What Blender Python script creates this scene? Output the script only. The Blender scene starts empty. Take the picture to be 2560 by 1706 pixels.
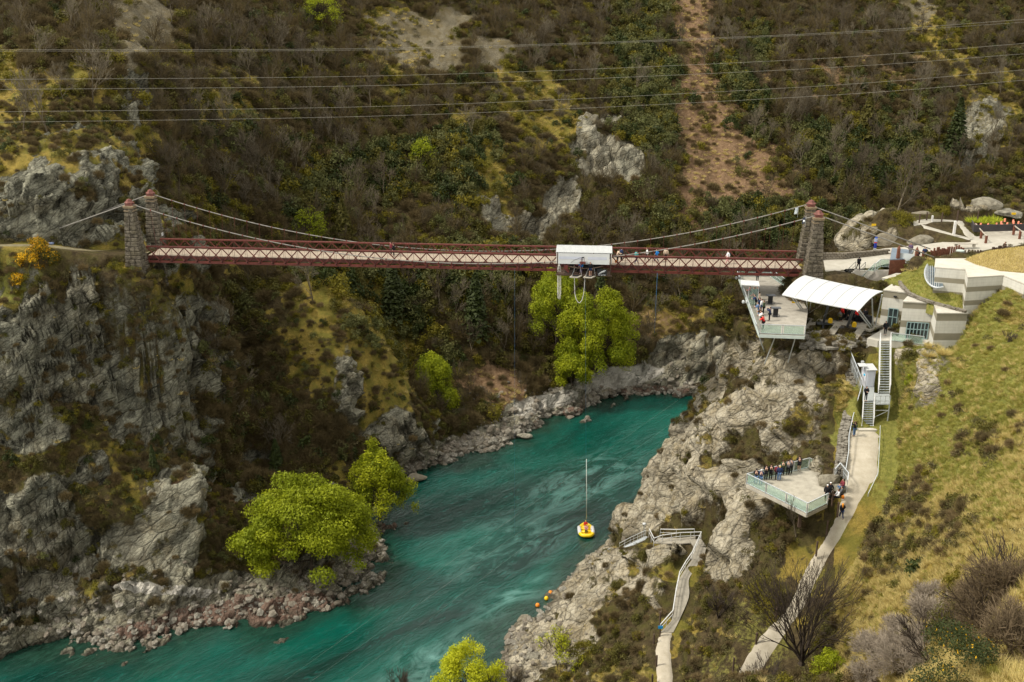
import bpy, bmesh, math, random
import numpy as np
from mathutils import Vector, Matrix
from mathutils.bvhtree import BVHTree
R = math.radians
S = bpy.context.scene
COL = S.collection

# ---------------------------------------------------------------- camera, sky, sun, exposure
PITCH = R(18.9); FPX = 2489.0; CZ = 76.0
cam_d = bpy.data.cameras.new('camera'); cam = bpy.data.objects.new('camera', cam_d); COL.objects.link(cam)
cam.location = (0, 0, CZ); cam.rotation_euler = (R(90) - PITCH, 0, 0)
cam_d.sensor_width = 36; cam_d.lens = FPX / 2560 * 36; cam_d.clip_start = 1; cam_d.clip_end = 5000
S.camera = cam
SUN_EL, SUN_AZ = R(50), R(-98)      # azimuth from +Y towards +X
sd = Vector((math.sin(SUN_AZ) * math.cos(SUN_EL), math.cos(SUN_AZ) * math.cos(SUN_EL), math.sin(SUN_EL)))
sun_d = bpy.data.lights.new('sun', 'SUN'); sun_d.energy = 2.3; sun_d.angle = R(9); sun_d.color = (1, .94, .83)
sun = bpy.data.objects.new('sun', sun_d); COL.objects.link(sun); sun.location = (-60, 60, 160)
sun.rotation_euler = (-sd).to_track_quat('-Z', 'Y').to_euler()
W = bpy.data.worlds.new('World'); S.world = W; W.use_nodes = True
wn = W.node_tree.nodes; wl = W.node_tree.links
for n in list(wn): wn.remove(n)
wo = wn.new('ShaderNodeOutputWorld'); wb = wn.new('ShaderNodeBackground'); wl.new(wb.outputs[0], wo.inputs[0])
sky = wn.new('ShaderNodeTexSky'); sky.sky_type = 'NISHITA'; sky.sun_disc = False
sky.sun_elevation = SUN_EL; sky.sun_rotation = SUN_AZ; sky.dust_density = 3; sky.altitude = 300
wtc = wn.new('ShaderNodeTexCoord'); wno = wn.new('ShaderNodeTexNoise')
wmp = wn.new('ShaderNodeMapping'); wmp.inputs['Scale'].default_value = (1, 1, 2.2)
wl.new(wtc.outputs['Generated'], wmp.inputs[0]); wl.new(wmp.outputs[0], wno.inputs['Vector'])
wno.inputs['Scale'].default_value = 2.6; wno.inputs['Detail'].default_value = 7; wno.inputs['Roughness'].default_value = .6
wr = wn.new('ShaderNodeValToRGB'); wl.new(wno.outputs[0], wr.inputs[0])
wr.color_ramp.elements[0].position = .36; wr.color_ramp.elements[0].color = (3.0, 2.95, 2.8, 1)
wr.color_ramp.elements[1].position = .66; wr.color_ramp.elements[1].color = (11.5, 11.2, 10.3, 1)
wm = wn.new('ShaderNodeMix'); wm.data_type = 'RGBA'; wm.inputs[0].default_value = .9
wl.new(sky.outputs[0], wm.inputs[6]); wl.new(wr.outputs[0], wm.inputs[7]); wl.new(wm.outputs[2], wb.inputs[0])
wb.inputs[1].default_value = .125
S.view_settings.view_transform = 'Standard'; S.view_settings.look = 'None'; S.view_settings.exposure = 0.78; S.view_settings.gamma = 1
S.cycles.max_bounces = 6; S.cycles.transparent_max_bounces = 8; S.cycles.diffuse_bounces = 3
S.cycles.use_denoising = True

# ---------------------------------------------------------------- projection helpers: a photo pixel + a height or distance -> a world point
CP, SP = math.cos(PITCH), math.sin(PITCH)
def ray(u, v):
    a = (u - 1280) / FPX; b = -(v - 853) / FPX
    return Vector((a, CP + b * SP, -SP + b * CP))
def PZ(u, v, z):
    d = ray(u, v); return Vector((0, 0, CZ)) + d * ((z - CZ) / d.z)
def PY(u, v, y):
    d = ray(u, v); return Vector((0, 0, CZ)) + d * (y / d.y)
def proj(P):
    P = np.asarray(P, float).reshape(-1, 3); q = P - np.array([0, 0, CZ])
    dep = q[:, 1] * CP - q[:, 2] * SP; up = q[:, 1] * SP + q[:, 2] * CP
    return 1280 + FPX * q[:, 0] / dep, 853 - FPX * up / dep

# ---------------------------------------------------------------- numpy noise
def _h(ix, iy, iz, seed):
    n = (ix.astype(np.int64) * 374761393 + iy.astype(np.int64) * 668265263 + iz.astype(np.int64) * 2147483647 + seed * 974711) & 0xffffffff
    n = ((n ^ (n >> 13)) * 1274126177) & 0xffffffff
    n = ((n ^ (n >> 16)) * 2246822519) & 0xffffffff
    return ((n ^ (n >> 15)) & 0xffffff) / float(0xffffff)
def vnoise(p, seed=0):
    f = np.floor(p); t = p - f; t = t * t * (3 - 2 * t); i = f.astype(np.int64)
    r = 0
    for dx in (0, 1):
        for dy in (0, 1):
            for dz in (0, 1):
                w = (t[:, 0] if dx else 1 - t[:, 0]) * (t[:, 1] if dy else 1 - t[:, 1]) * (t[:, 2] if dz else 1 - t[:, 2])
                r = r + w * _h(i[:, 0] + dx, i[:, 1] + dy, i[:, 2] + dz, seed)
    return r * 2 - 1
def fbm(p, oct=4, seed=0, gain=.5):
    a = 1; s = 0
    for k in range(oct):
        s = s + a * vnoise(p * (2.03 ** k) + 17.3 * k, seed + k); a *= gain
    return s
def facet(p, seed=0):
    """fractured-block noise: every Voronoi cell is its own tilted plane"""
    i = np.floor(p).astype(np.int64); best = np.full(len(p), 9e9); val = np.zeros(len(p)); sec = np.full(len(p), 9e9)
    for dx in (-1, 0, 1):
        for dy in (-1, 0, 1):
            for dz in (-1, 0, 1):
                c = i + np.array([dx, dy, dz]); x, y, z = c[:, 0], c[:, 1], c[:, 2]
                ctr = c + np.stack([_h(x, y, z, seed), _h(x, y, z, seed + 1), _h(x, y, z, seed + 2)], 1)
                d = p - ctr; q = (d * d).sum(1)
                g = np.stack([_h(x, y, z, seed + 3), _h(x, y, z, seed + 4), _h(x, y, z, seed + 5)], 1) * 2 - 1
                v = _h(x, y, z, seed + 6) * 2 - 1 + 1.1 * (g * d).sum(1)
                m = q < best; sec = np.where(m, best, np.minimum(sec, q))
                val = np.where(m, v, val); best = np.where(m, q, best)
    return val, np.sqrt(sec) - np.sqrt(best)
def sstep(a, b, x):
    t = np.clip((x - a) / (b - a), 0, 1); return t * t * (3 - 2 * t)

# ---------------------------------------------------------------- object helpers
def link(o, parent=None):
    COL.objects.link(o)
    if parent is not None: o.parent = parent
    return o
def tag(o, label=None, cat=None, group=None, kind=None):
    if label: o['label'] = label
    if cat: o['category'] = cat
    if group: o['group'] = group
    if kind: o['kind'] = kind
    return o
def empty(name, loc, rz=0):
    o = bpy.data.objects.new(name, None); o.empty_display_size = .3; COL.objects.link(o)
    o.location = loc; o.rotation_euler = (0, 0, rz); return o
def np_mesh(name, verts, faces, mats=(), smooth=False, attrs=None, midx=None):
    me = bpy.data.meshes.new(name); verts = np.asarray(verts, np.float32); faces = np.asarray(faces, np.int32)
    me.vertices.add(len(verts)); me.vertices.foreach_set('co', verts.ravel())
    k = faces.shape[1]; me.loops.add(faces.size); me.loops.foreach_set('vertex_index', faces.ravel())
    me.polygons.add(len(faces)); me.polygons.foreach_set('loop_start', np.arange(0, faces.size, k, dtype=np.int32))
    me.polygons.foreach_set('loop_total', np.full(len(faces), k, np.int32))
    if smooth: me.polygons.foreach_set('use_smooth', np.ones(len(faces), bool))
    for m in mats: me.materials.append(m)
    if midx is not None: me.polygons.foreach_set('material_index', np.asarray(midx, np.int32))
    for an, av in (attrs or {}).items():
        a = me.attributes.new(an, 'FLOAT', 'POINT'); a.data.foreach_set('value', np.asarray(av, np.float32))
    me.update(calc_edges=True); me.validate(); return me
class MB:
    """collects simple solids, then becomes ONE mesh object"""
    def __init__(s): s.v = []; s.f = []
    def add(s, vs, fs):
        n = len(s.v); s.v += [tuple(x) for x in vs]; s.f += [tuple(i + n for i in f) for f in fs]; return s
    def box(s, c, size, rz=0, M=None):
        hx, hy, hz = size[0] / 2, size[1] / 2, size[2] / 2
        m = M or (Matrix.Translation(Vector(c)) @ Matrix.Rotation(rz, 4, 'Z'))
        vs = [m @ Vector((x * hx, y * hy, z * hz)) for x in (-1, 1) for y in (-1, 1) for z in (-1, 1)]
        return s.add(vs, [(0, 1, 3, 2), (4, 6, 7, 5), (0, 4, 5, 1), (2, 3, 7, 6), (0, 2, 6, 4), (1, 5, 7, 3)])
    def beam(s, a, b, w, h, up=Vector((0, 0, 1))):
        a = Vector(a); b = Vector(b); d = (b - a)
        if d.length < 1e-6: return s
        L = d.length; d.normalize(); x = d.cross(up)
        if x.length < 1e-3: x = d.cross(Vector((0, 1, 0)))
        x.normalize(); y = x.cross(d).normalized()
        vs = [p + x * (i * w / 2) + y * (j * h / 2) for p in (a, b) for i, j in ((-1, -1), (1, -1), (1, 1), (-1, 1))]
        return s.add(vs, [(0, 1, 2, 3)[::-1], (4, 5, 6, 7), (0, 1, 5, 4), (1, 2, 6, 5), (2, 3, 7, 6), (3, 0, 4, 7)])
    def tube(s, pts, r, n=6, cap=True):
        pts = [Vector(p) for p in pts]; rs = r if isinstance(r, (list, tuple)) else [r] * len(pts); N = len(s.v); prev = None
        for i, p in enumerate(pts):
            d = (pts[min(i + 1, len(pts) - 1)] - pts[max(i - 1, 0)]).normalized()
            if prev is None: x = d.orthogonal().normalized()
            else:
                x = prev - d * prev.dot(d); x = x.normalized() if x.length > 1e-5 else d.orthogonal().normalized()
            prev = x; y = d.cross(x)
            for k in range(n):
                a = 2 * math.pi * k / n; s.v.append(tuple(p + (x * math.cos(a) + y * math.sin(a)) * rs[i]))
        for i in range(len(pts) - 1):
            for k in range(n):
                a = N + i * n + k; b = N + i * n + (k + 1) % n; s.f.append((a, b, b + n, a + n))
        if cap:
            s.f.append(tuple(N + k for k in range(n))[::-1]); s.f.append(tuple(N + (len(pts) - 1) * n + k for k in range(n)))
        return s
    def prism(s, poly, z0, z1):
        """poly: list of (x,y) or per-vertex heights via lists"""
        n = len(poly); z0 = z0 if hasattr(z0, '__len__') else [z0] * n; z1 = z1 if hasattr(z1, '__len__') else [z1] * n
        area = sum(poly[i][0] * poly[(i + 1) % n][1] - poly[(i + 1) % n][0] * poly[i][1] for i in range(n))
        if area < 0: poly = poly[::-1]; z0 = list(z0)[::-1]; z1 = list(z1)[::-1]
        vs = [(p[0], p[1], z0[i]) for i, p in enumerate(poly)] + [(p[0], p[1], z1[i]) for i, p in enumerate(poly)]
        fs = [tuple(range(n))[::-1], tuple(range(n, 2 * n))] + [(i, (i + 1) % n, (i + 1) % n + n, i + n) for i in range(n)]
        return s.add(vs, fs)
    def quad(s, a, b, c, d, t=.03):
        """thin slab through four points"""
        a, b, c, d = map(Vector, (a, b, c, d)); n = ((c - a).cross(d - b)).normalized() * t / 2
        vs = [p - n for p in (a, b, c, d)] + [p + n for p in (a, b, c, d)]
        return s.add(vs, [(3, 2, 1, 0), (4, 5, 6, 7), (0, 1, 5, 4), (1, 2, 6, 5), (2, 3, 7, 6), (3, 0, 4, 7)])
    def lathe(s, c, prof, n=10):
        N = len(s.v); c = Vector(c)
        for r, z in prof:
            for k in range(n):
                a = 2 * math.pi * k / n; s.v.append((c.x + r * math.cos(a), c.y + r * math.sin(a), c.z + z))
        for i in range(len(prof) - 1):
            for k in range(n):
                a = N + i * n + k; b = N + i * n + (k + 1) % n; s.f.append((a, b, b + n, a + n))
        s.f.append(tuple(N + k for k in range(n))[::-1]); s.f.append(tuple(N + (len(prof) - 1) * n + k for k in range(n)))
        return s
    def build(s, name, mat=None, parent=None, smooth=False, origin=None, bevel=0):
        me = bpy.data.meshes.new(name)
        vs = s.v if origin is None else [(x - origin[0], y - origin[1], z - origin[2]) for x, y, z in s.v]
        me.from_pydata(vs, [], s.f)
        if mat: me.materials.append(mat)
        if smooth: me.polygons.foreach_set('use_smooth', [True] * len(me.polygons))
        me.update(); o = bpy.data.objects.new(name, me); COL.objects.link(o)
        if origin is not None and parent is None: o.location = origin
        if parent is not None:
            o.parent = parent
            if origin is None: o.matrix_parent_inverse = (Matrix.Translation(parent.location) @ parent.rotation_euler.to_matrix().to_4x4()).inverted()
        if bevel:
            b = o.modifiers.new('bevel', 'BEVEL'); b.width = bevel; b.segments = 1; b.limit_method = 'ANGLE'
        return o

# ---------------------------------------------------------------- material helpers
class NT:
    def __init__(s, name):
        s.m = bpy.data.materials.new(name); s.m.use_nodes = True; s.t = s.m.node_tree; s.n = s.t.nodes; s.l = s.t.links
        s.b = s.n['Principled BSDF']; s.out = s.n['Material Output']
    def N(s, typ, **kw):
        n = s.n.new(typ)
        for k, v in kw.items():
            if k.startswith('i_'):
                key = k[2:]; key = int(key) if key.isdigit() else key.replace('_', ' ')
                s.set(n.inputs[key], v)
            else: setattr(n, k, v)
        return n
    def set(s, inp, v):
        if isinstance(v, bpy.types.NodeSocket): s.l.new(v, inp)
        elif isinstance(v, bpy.types.Node): s.l.new(v.outputs[0], inp)
        else:
            if isinstance(v, tuple) and len(v) == 3 and inp.type == 'RGBA': v = (*v, 1)
            inp.default_value = v
    def mix(s, f, a, b, blend='MIX'):
        n = s.n.new('ShaderNodeMix'); n.data_type = 'RGBA'; n.blend_type = blend
        s.set(n.inputs[0], f); s.set(n.inputs[6], a); s.set(n.inputs[7], b); return n.outputs[2]
    def foli(s, p, a, b, c):
        q = s.n.new('ShaderNodeCombineXYZ')
        for i, (v, k) in enumerate((((.80, .25, .55), a), ((-.3, .95, .05), b), ((-.52, -.18, .84), c))):
            d = s.n.new('ShaderNodeVectorMath'); d.operation = 'DOT_PRODUCT'; s.l.new(p, d.inputs[0]); d.inputs[1].default_value = tuple(x * k for x in v); s.l.new(d.outputs['Value'], q.inputs[i])
        return q.outputs[0]
    def math(s, op, a, b=0.0, c=None):
        n = s.n.new('ShaderNodeMath'); n.operation = op; s.set(n.inputs[0], a); s.set(n.inputs[1], b)
        if c is not None: s.set(n.inputs[2], c)
        return n.outputs[0]
    def ramp(s, f, stops, interp='LINEAR'):
        n = s.n.new('ShaderNodeValToRGB'); s.set(n.inputs[0], f); r = n.color_ramp; r.interpolation = interp
        while len(r.elements) < len(stops): r.elements.new(.5)
        for e, (p, c) in zip(r.elements, stops):
            e.position = p; e.color = (*c, 1) if isinstance(c, tuple) else (c, c, c, 1)
        return n.outputs[0]
    def noise(s, scale, detail=4, rough=.55, vec=None, dist=0, out=0):
        n = s.n.new('ShaderNodeTexNoise'); n.inputs['Scale'].default_value = scale; n.inputs['Detail'].default_value = detail
        n.inputs['Roughness'].default_value = rough; n.inputs['Distortion'].default_value = dist
        if vec is not None: s.l.new(vec, n.inputs['Vector'])
        return n.outputs[out]
    def vor(s, scale, vec=None, feat='F1', out=0, rnd=1):
        n = s.n.new('ShaderNodeTexVoronoi'); n.feature = feat; n.inputs['Scale'].default_value = scale; n.inputs['Randomness'].default_value = rnd
        if vec is not None: s.l.new(vec, n.inputs['Vector'])
        return n.outputs[out]
    def pos(s):
        return s.n.new('ShaderNodeNewGeometry').outputs['Position']
    def obj(s):
        return s.n.new('ShaderNodeTexCoord').outputs['Object']
    def map(s, vec, scale=(1, 1, 1), rot=(0, 0, 0)):
        n = s.n.new('ShaderNodeMapping'); s.l.new(vec, n.inputs[0]); n.inputs['Scale'].default_value = scale; n.inputs['Rotation'].default_value = rot
        return n.outputs[0]
    def attr(s, name):
        n = s.n.new('ShaderNodeAttribute'); n.attribute_name = name; return n.outputs['Fac']
    def bump(s, h, strength=.5, dist=.1, normal=None):
        n = s.n.new('ShaderNodeBump'); s.set(n.inputs['Height'], h); n.inputs['Strength'].default_value = strength; n.inputs['Distance'].default_value = dist
        if normal is not None: s.l.new(normal, n.inputs['Normal'])
        return n.outputs[0]
    def fin(s, col=None, rough=.8, normal=None, spec=.3, metal=0.0):
        if col is not None: s.set(s.b.inputs['Base Color'], col)
        s.set(s.b.inputs['Roughness'], rough); s.b.inputs['Specular IOR Level'].default_value = spec; s.b.inputs['Metallic'].default_value = metal
        if normal is not None: s.l.new(normal, s.b.inputs['Normal'])
        return s.m
def plain(name, col, rough=.6, var=.18, scale=3.0, spec=.35, metal=0.0, bump=.15):
    t = NT(name); p = t.obj(); n = t.noise(scale, 5, .6, p)
    dark = tuple(c * (1 - var) for c in col); lite = tuple(min(1, c * (1 + var)) for c in col)
    c = t.ramp(n, [(.3, dark), (.7, lite)])
    return t.fin(c, rough, t.bump(t.noise(scale * 9, 3, .6, p), bump, .01), spec, metal)
# ---------------------------------------------------------------- terrain: heights known at scattered places, one smooth surface through them
Zp = [  # photo pixel + height above the river
 # far bank waterline
 (0,1622,0),(150,1618,0),(250,1592,0),(400,1603,0),(550,1560,0),(700,1540,0),(850,1490,0),(960,1415,0),(978,1310,0),(985,1250,-.3),(1062,1175,0),(1130,1158,0),(1200,1130,0),(1330,1085,0),(1370,1052,0),(1480,1018,0),(1620,985,0),(1760,982,0),
 # far bank beach and rocks
 (550,1500,1.2),(700,1470,1.5),(850,1400,2.5),(550,1420,3.2),(700,1390,4),(850,1330,4.5),(450,1500,2),(300,1545,2.5),(1100,1120,2),(1200,1080,2.5),(1320,1040,3),(1450,985,2.2),(1600,955,2),(1700,950,2.2),
 # near bank waterline and bank
 (1250,1706,0),(1280,1570,0),(1330,1535,.2),(1400,1470,0),(1460,1405,.2),(1530,1360,1.2),
 (1400,1500,3),(1480,1420,5),(1560,1400,8),(1550,1500,8.6),(1450,1600,4.6),(1350,1650,2.2),(1500,1700,6.4),(1400,1690,3.4),(1300,1690,.9),
 (1800,1400,18),(1900,1400,21.5),(1800,1500,15.5),(1750,1600,13.4),(1780,1690,12.6),(1700,1250,16),(1640,1290,12),(1600,1325,9),(1565,1345,5),(1800,1300,20),(1800,1200,21.5),(1750,1120,22),(1950,1320,24),(1860,1225,23),(1950,1295,24.2),
 (1950,1120,27.5),(2060,1140,30.3),(1950,1000,31),(2050,1000,33),(2100,885,34.8),(2150,950,33),(2240,960,36),(2050,900,34),(1960,885,34.3),(1900,860,34),(1870,900,30.5),(1850,1000,27),(1800,950,26.5),(1900,1080,27.5),(1800,1050,24.5),(1700,1130,17.5),(1655,1180,12.5),(1740,1040,21.5),
 (1625,1215,7),(1690,1062,18),(1752,1002,22),(1830,872,31),(1888,836,34),(1545,1330,1),(1610,1262,4),
 # plateau and building platform
 (2100,640,43.2),(2160,690,38.5),(2100,745,36.5),(2250,622,43.8),(2400,600,44.6),(2540,620,45),(2550,570,46),(2250,560,46.3),(2180,575,45),(2350,535,46.3),(2450,515,48.5),(2540,515,47.3),(2150,640,43.4),(2122,712,39.2),(2075,690,42.2),(2095,676,42.6),
 (2340,862,37.6),(2400,855,39),(2420,775,41.5),(2500,745,44.3),(2560,790,43),(2500,850,42),
 (2290,905,37.8),(2350,950,38.4),(2500,950,43.5),(2300,1000,36),(2240,1045,32.8),(2235,1100,31.4),(2300,1150,34.5),(2400,1150,38.5),(2500,1150,43),(2560,1150,46),
 (2200,1300,29.2),(2300,1300,34),(2400,1300,39),(2500,1300,44),(2150,1400,27),(2250,1400,32),(2400,1400,40),(2550,1400,47),(2100,1500,26),(2250,1500,34),(2400,1500,41),(2550,1500,48),
 (2050,1600,21.5),(2150,1600,28),(2300,1600,36),(2450,1600,44),(2560,1600,49),(1990,1706,17.6),(2100,1706,25),(2300,1706,36),(2450,1706,45),(2600,1706,52),
]
Yp = [  # photo pixel + distance
 (0,590,129.3),(0,540,131),(0,480,134),(100,575,131.8),(100,540,132.4),(100,480,134.5),(362,684,131),(330,700,129.5),(300,660,131),(390,690,133.5),(150,350,146),(150,470,136.5),(205,590,135),(205,545,136.6),(205,490,138),(40,540,131.6),(260,575,138),(300,400,147),(300,500,142.5),(330,450,146),(60,598,130.6),(280,560,139.5),(330,585,139),
 (0,300,155),(0,150,175),(0,0,200),(300,250,166),(300,100,186),(300,0,210),(400,180,178),(420,350,172),(395,300,170),(500,450,178),(600,560,182),(650,640,181),(420,540,152),
 (100,1500,109.5),(100,1350,112),(100,1200,115),(0,1000,118.5),(0,900,120),(100,700,126.5),(0,660,128),(230,632,131.5),(230,700,129),(250,800,131),(300,900,129.2),(300,1000,127),(300,1100,124),
 (450,800,136.5),(450,950,134),(450,1100,129),(515,850,141),(535,1000,139.5),(500,1150,132.5),(380,1250,117),(300,1440,112.6),(300,1230,117.5),(475,1440,114.5),(485,1260,119.5),(400,740,133),(500,760,140),(120,860,123.5),(520,700,145),
 (560,900,158),(548,790,160),(572,985,153),(600,1000,150),(600,1100,143),(600,1200,134),(560,760,162),(650,1300,126),(800,1250,135),(640,820,158),
 (830,702,166),(760,800,158),(800,900,153),(850,1000,149),(900,1100,148),(960,1150,150),(1000,1000,156),(985,925,159),(920,800,162.5),(1040,1060,155),(650,720,165),(700,950,152),(750,1100,144),(1040,1150,153.6),
 (870,702,186),(950,800,184),(1000,900,182),(1040,970,178),(1085,1035,170.5),
 (1100,900,182),(1100,750,189),(1100,600,203),(1100,400,224),(1100,200,250),(1100,0,282),
 (1250,1010,173.5),(1400,965,183),(1400,850,194),(1400,700,205),(1400,500,226),(1540,380,240),(1400,350,243),(1400,200,263),(1400,0,296),
 (1600,905,191.5),(1760,880,192.5),(1700,820,196),(1700,740,205),(1700,600,219),(1700,450,237),(1700,300,258),(1700,150,281),(1700,0,311),(1850,800,200),
 (800,580,196),(800,400,211),(800,200,233),(800,0,261),(600,400,192),(600,200,214),(600,0,240),(950,500,212),
 (2100,600,228),(2100,450,244),(2100,300,262),(2100,150,285),(2100,0,314),(2500,450,244),(2500,300,262),(2500,150,285),(2500,0,316),(2300,450,248),
]
Wp = [  # plain world points: out-of-sight sides, river bed, surroundings
 (16,134,-3),(22,140,2),(28,150,-2),(31,143,14),(34,160,-2),(45,168,-1),(60,172,-1),(90,174,-1),(140,174,-1),(30,134,27),(36,138,32),(40,146,27),(46,152,24),(39,130,39),(38,122,37.5),(55,160,12),(75,160,34),(95,166,30),(140,168,30),(110,140,48),(150,140,52),
 (60,190,0),(100,191,0),(150,191,0),(185,191,0),(60,205,12),(150,205,12),
 (-20,105,-4),(-50,92,-4),(-90,75,-4),(-5,125,-5),(-8,115,-4),(0,140,-5),(10,160,-5),(25,176,-5),(45,180,-5),(90,182,-5),(140,182,-5),(-35,100,-4),
 (-10,91,0),(-30,77,0),(-60,60,0),(-110,45,0),(-12,80,8),(0,72,17),(18,62,28),(0,45,34),(-40,52,18),(30,30,40),(50,30,50),(70,60,52),(90,90,50),(60,40,55),(110,60,60),(0,30,38),(-60,35,20),(-100,30,10),(140,100,55),
 (-90,101,0),(-120,95,0),(-90,118,30),(-120,112,32),(-90,135,44),(-120,135,46),(-130,170,66),(-150,200,80),(-175,250,100),
 (-24,135,.6),(-13,140,-3),(-10,146,-3),(-16,131,-3),
]
for x in (-180, -120, -60, 0, 60, 120, 180): Wp.append((x, 375, 138)); Wp.append((x, 340, 108) if x > 20 else (x, 330, 112))
ctrl = [tuple(PZ(u, v, z)) for u, v, z in Zp] + [tuple(PY(u, v, y)) for u, v, y in Yp] + list(Wp)
ctrl = np.array(ctrl)
C2 = 4.0
def _phi(d2): return np.sqrt(d2 + C2)
def _scale(xy): return xy
A = _phi(((ctrl[:, None, :2] - ctrl[None, :, :2]) ** 2).sum(-1)); nC = len(ctrl)
A[np.arange(nC), np.arange(nC)] -= .12          # slight smoothing
Mx = np.zeros((nC + 3, nC + 3)); Mx[:nC, :nC] = A; Mx[:nC, nC] = 1; Mx[:nC, nC + 1:] = ctrl[:, :2]; Mx[nC:, :nC] = Mx[:nC, nC:].T
rhs = np.zeros(nC + 3); rhs[:nC] = ctrl[:, 2]
coef = np.linalg.solve(Mx, rhs)
def H0(xy):
    out = np.zeros(len(xy)); cx = ctrl[:, 0].astype(np.float32); cy = ctrl[:, 1].astype(np.float32); w = coef[:nC].astype(np.float32)
    for a in range(0, len(xy), 40000):
        b = xy[a:a + 40000].astype(np.float32)
        d = np.sqrt((b[:, :1] - cx) ** 2 + (b[:, 1:] - cy) ** 2 + np.float32(C2))
        out[a:a + 40000] = d @ w + coef[nC] + b @ coef[nC + 1:]
    return out

# corridors that people made level: (list of 3-D points, half width, falloff)
path_upper_px = [((a - 3, b + 5), v, z) for (a, b), v, z in [((2117,2196),1078,31),((2118,2194),1150,30.1),((2118,2191),1200,29.2),((2106,2164),1250,27.9),((2090,2136),1300,26.5),((2066,2118),1345,25.1),((2030,2084),1400,23.4),((2004,2056),1450,22),((1973,2028),1518,20),((1916,2002),1577,18.2),((1872,1962),1637,16.5),((1840,1922),1700,14.7),((1800,1885),1780,12.6)]]
path_lower_px = [((1642,1686),1780,8.2),((1643,1684),1706,9.4),((1638,1679),1628,10.1),((1650,1683),1583,10.8),((1681,1700),1548,11.4),((1689,1722),1494,12.2),((1698,1722),1451,12.9),((1713,1738),1425,13.4),((1730,1750),1400,13.9)]
def centre(px): return [(PZ(a, v, z) + PZ(b, v, z)) / 2 for (a, b), v, z in px], [(PZ(b, v, z) - PZ(a, v, z)).length / 2 for (a, b), v, z in px]
pu, puw = centre(path_upper_px); pl, plw = centre(path_lower_px)
lower_turn = [PZ(1741,1400,13.9), PZ(1750,1368,14.2), PZ(1738,1350,14.2), PZ(1690,1354,13.6), PZ(1640,1352,13)]
shore_stair = [PZ(1628,1347,12.6), PZ(1575,1362,6.5), PZ(1510,1388,1.2)]
PLZ = 28.5
plat = [PZ(1866,1209,PLZ), PZ(2017,1284,PLZ), PZ(2068,1259,PLZ), PZ(2085,1215,PLZ), PZ(2061,1184,PLZ), PZ(2022,1169,PLZ)]
corr = [(pu, max(puw) + .8, 2.0, -.16), (pl, 1.1, 1.2, -.1), (lower_turn, 1.0, 1.2, -.25), (shore_stair, .9, 1.2, -.5)]
plaza = [(PZ(2070,668,43),3.2),(PZ(2150,645,43.3),3.6),(PZ(2260,632,43.8),3.8),(PZ(2360,618,44.4),4.2),(PZ(2450,600,44.8),4.5),(PZ(2540,585,45.1),4.5),(PZ(2600,575,45.3),5)]
corr.append(([p for p, _ in plaza], 3.6, 3.0, 0))
corr.append(([PY(-60,614,127.3), PY(110,614,128.4), PY(230,628,131.2), PY(330,631,133.8)], 1.3, 1.0, -.05))
corr.append(([PZ(2168,1067,31.2), PZ(2171,1004,33.3)], 1.3, 1.0, -.5)); corr.append(([PZ(2172,1004,33.3), PZ(2172,950,33.3)], 1.5, 1.2, -.4))
corr.append(([PZ(2210,984,33.4), PZ(2212,853,37.5)], 1.3, 1.0, -.9)); corr.append(([PZ(2205,1014,33.3), PZ(2210,980,33.4)], 1.4, 1.2, -2.0))
corr.append(([PZ(2184,678,42.4), PZ(2130,722,39.6)], 3.2, 1.4, -.8)); corr.append(([PZ(2170,735,38), PZ(2195,735,38)], 2.2, 1.2, -.5)); corr.append(([PZ(2300,650,43.8), PZ(2360,641,44.1), PZ(2412,636,44.4), PZ(2530,629,44.9)], 1.6, 1.0, -.05))   # track behind the left tower
corr.append(([PZ(2432,596,44.8), PZ(2410,574,45.6), PZ(2392,555,46), PZ(2325,552,46.2), PZ(2282,559,46.1)], .9, 2.2, 0)); corr.append(([PZ(2430,600,44.8), PZ(2366,583,45.4), PZ(2305,565,46)], .8, 1.6, 0))
def seg_info(xy, pts):
    best = np.full(len(xy), 1e9); z = np.zeros(len(xy))
    for a, b in zip(pts[:-1], pts[1:]):
        a3 = np.array(a); b3 = np.array(b); d = (b3 - a3)[:2]; L = (d ** 2).sum()
        t = np.clip(((xy - a3[:2]) @ d) / L, 0, 1); q = a3[:2] + t[:, None] * d
        dist = np.sqrt(((xy - q) ** 2).sum(1)); m = dist < best
        best = np.where(m, dist, best); z = np.where(m, a3[2] + t * (b3[2] - a3[2]), z)
    return best, z
pads = []   # (centre xy, radius, z, falloff)
def flatten(xy, z):
    calm = np.zeros(len(xy))
    for (cx, cy), r, pz, fo in pads:
        d = np.sqrt((xy[:, 0] - cx) ** 2 + (xy[:, 1] - cy) ** 2); w = 1 - sstep(r, r + fo, d)
        z = z * (1 - w) + pz * w; calm = np.maximum(calm, w * .7)
    for pts, hw, fo, dz in corr:
        P = np.array([tuple(p) for p in pts]); m = (xy[:, 0] > P[:, 0].min() - hw - fo) & (xy[:, 0] < P[:, 0].max() + hw + fo) & (xy[:, 1] > P[:, 1].min() - hw - fo) & (xy[:, 1] < P[:, 1].max() + hw + fo)
        if not m.any(): continue
        d, zz = seg_info(xy[m], pts); w = 1 - sstep(hw + .3, hw + .3 + fo, d)
        z[m] = z[m] * (1 - w) + (zz + dz) * w; calm[m] = np.maximum(calm[m], w)
    return z, calm
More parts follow.
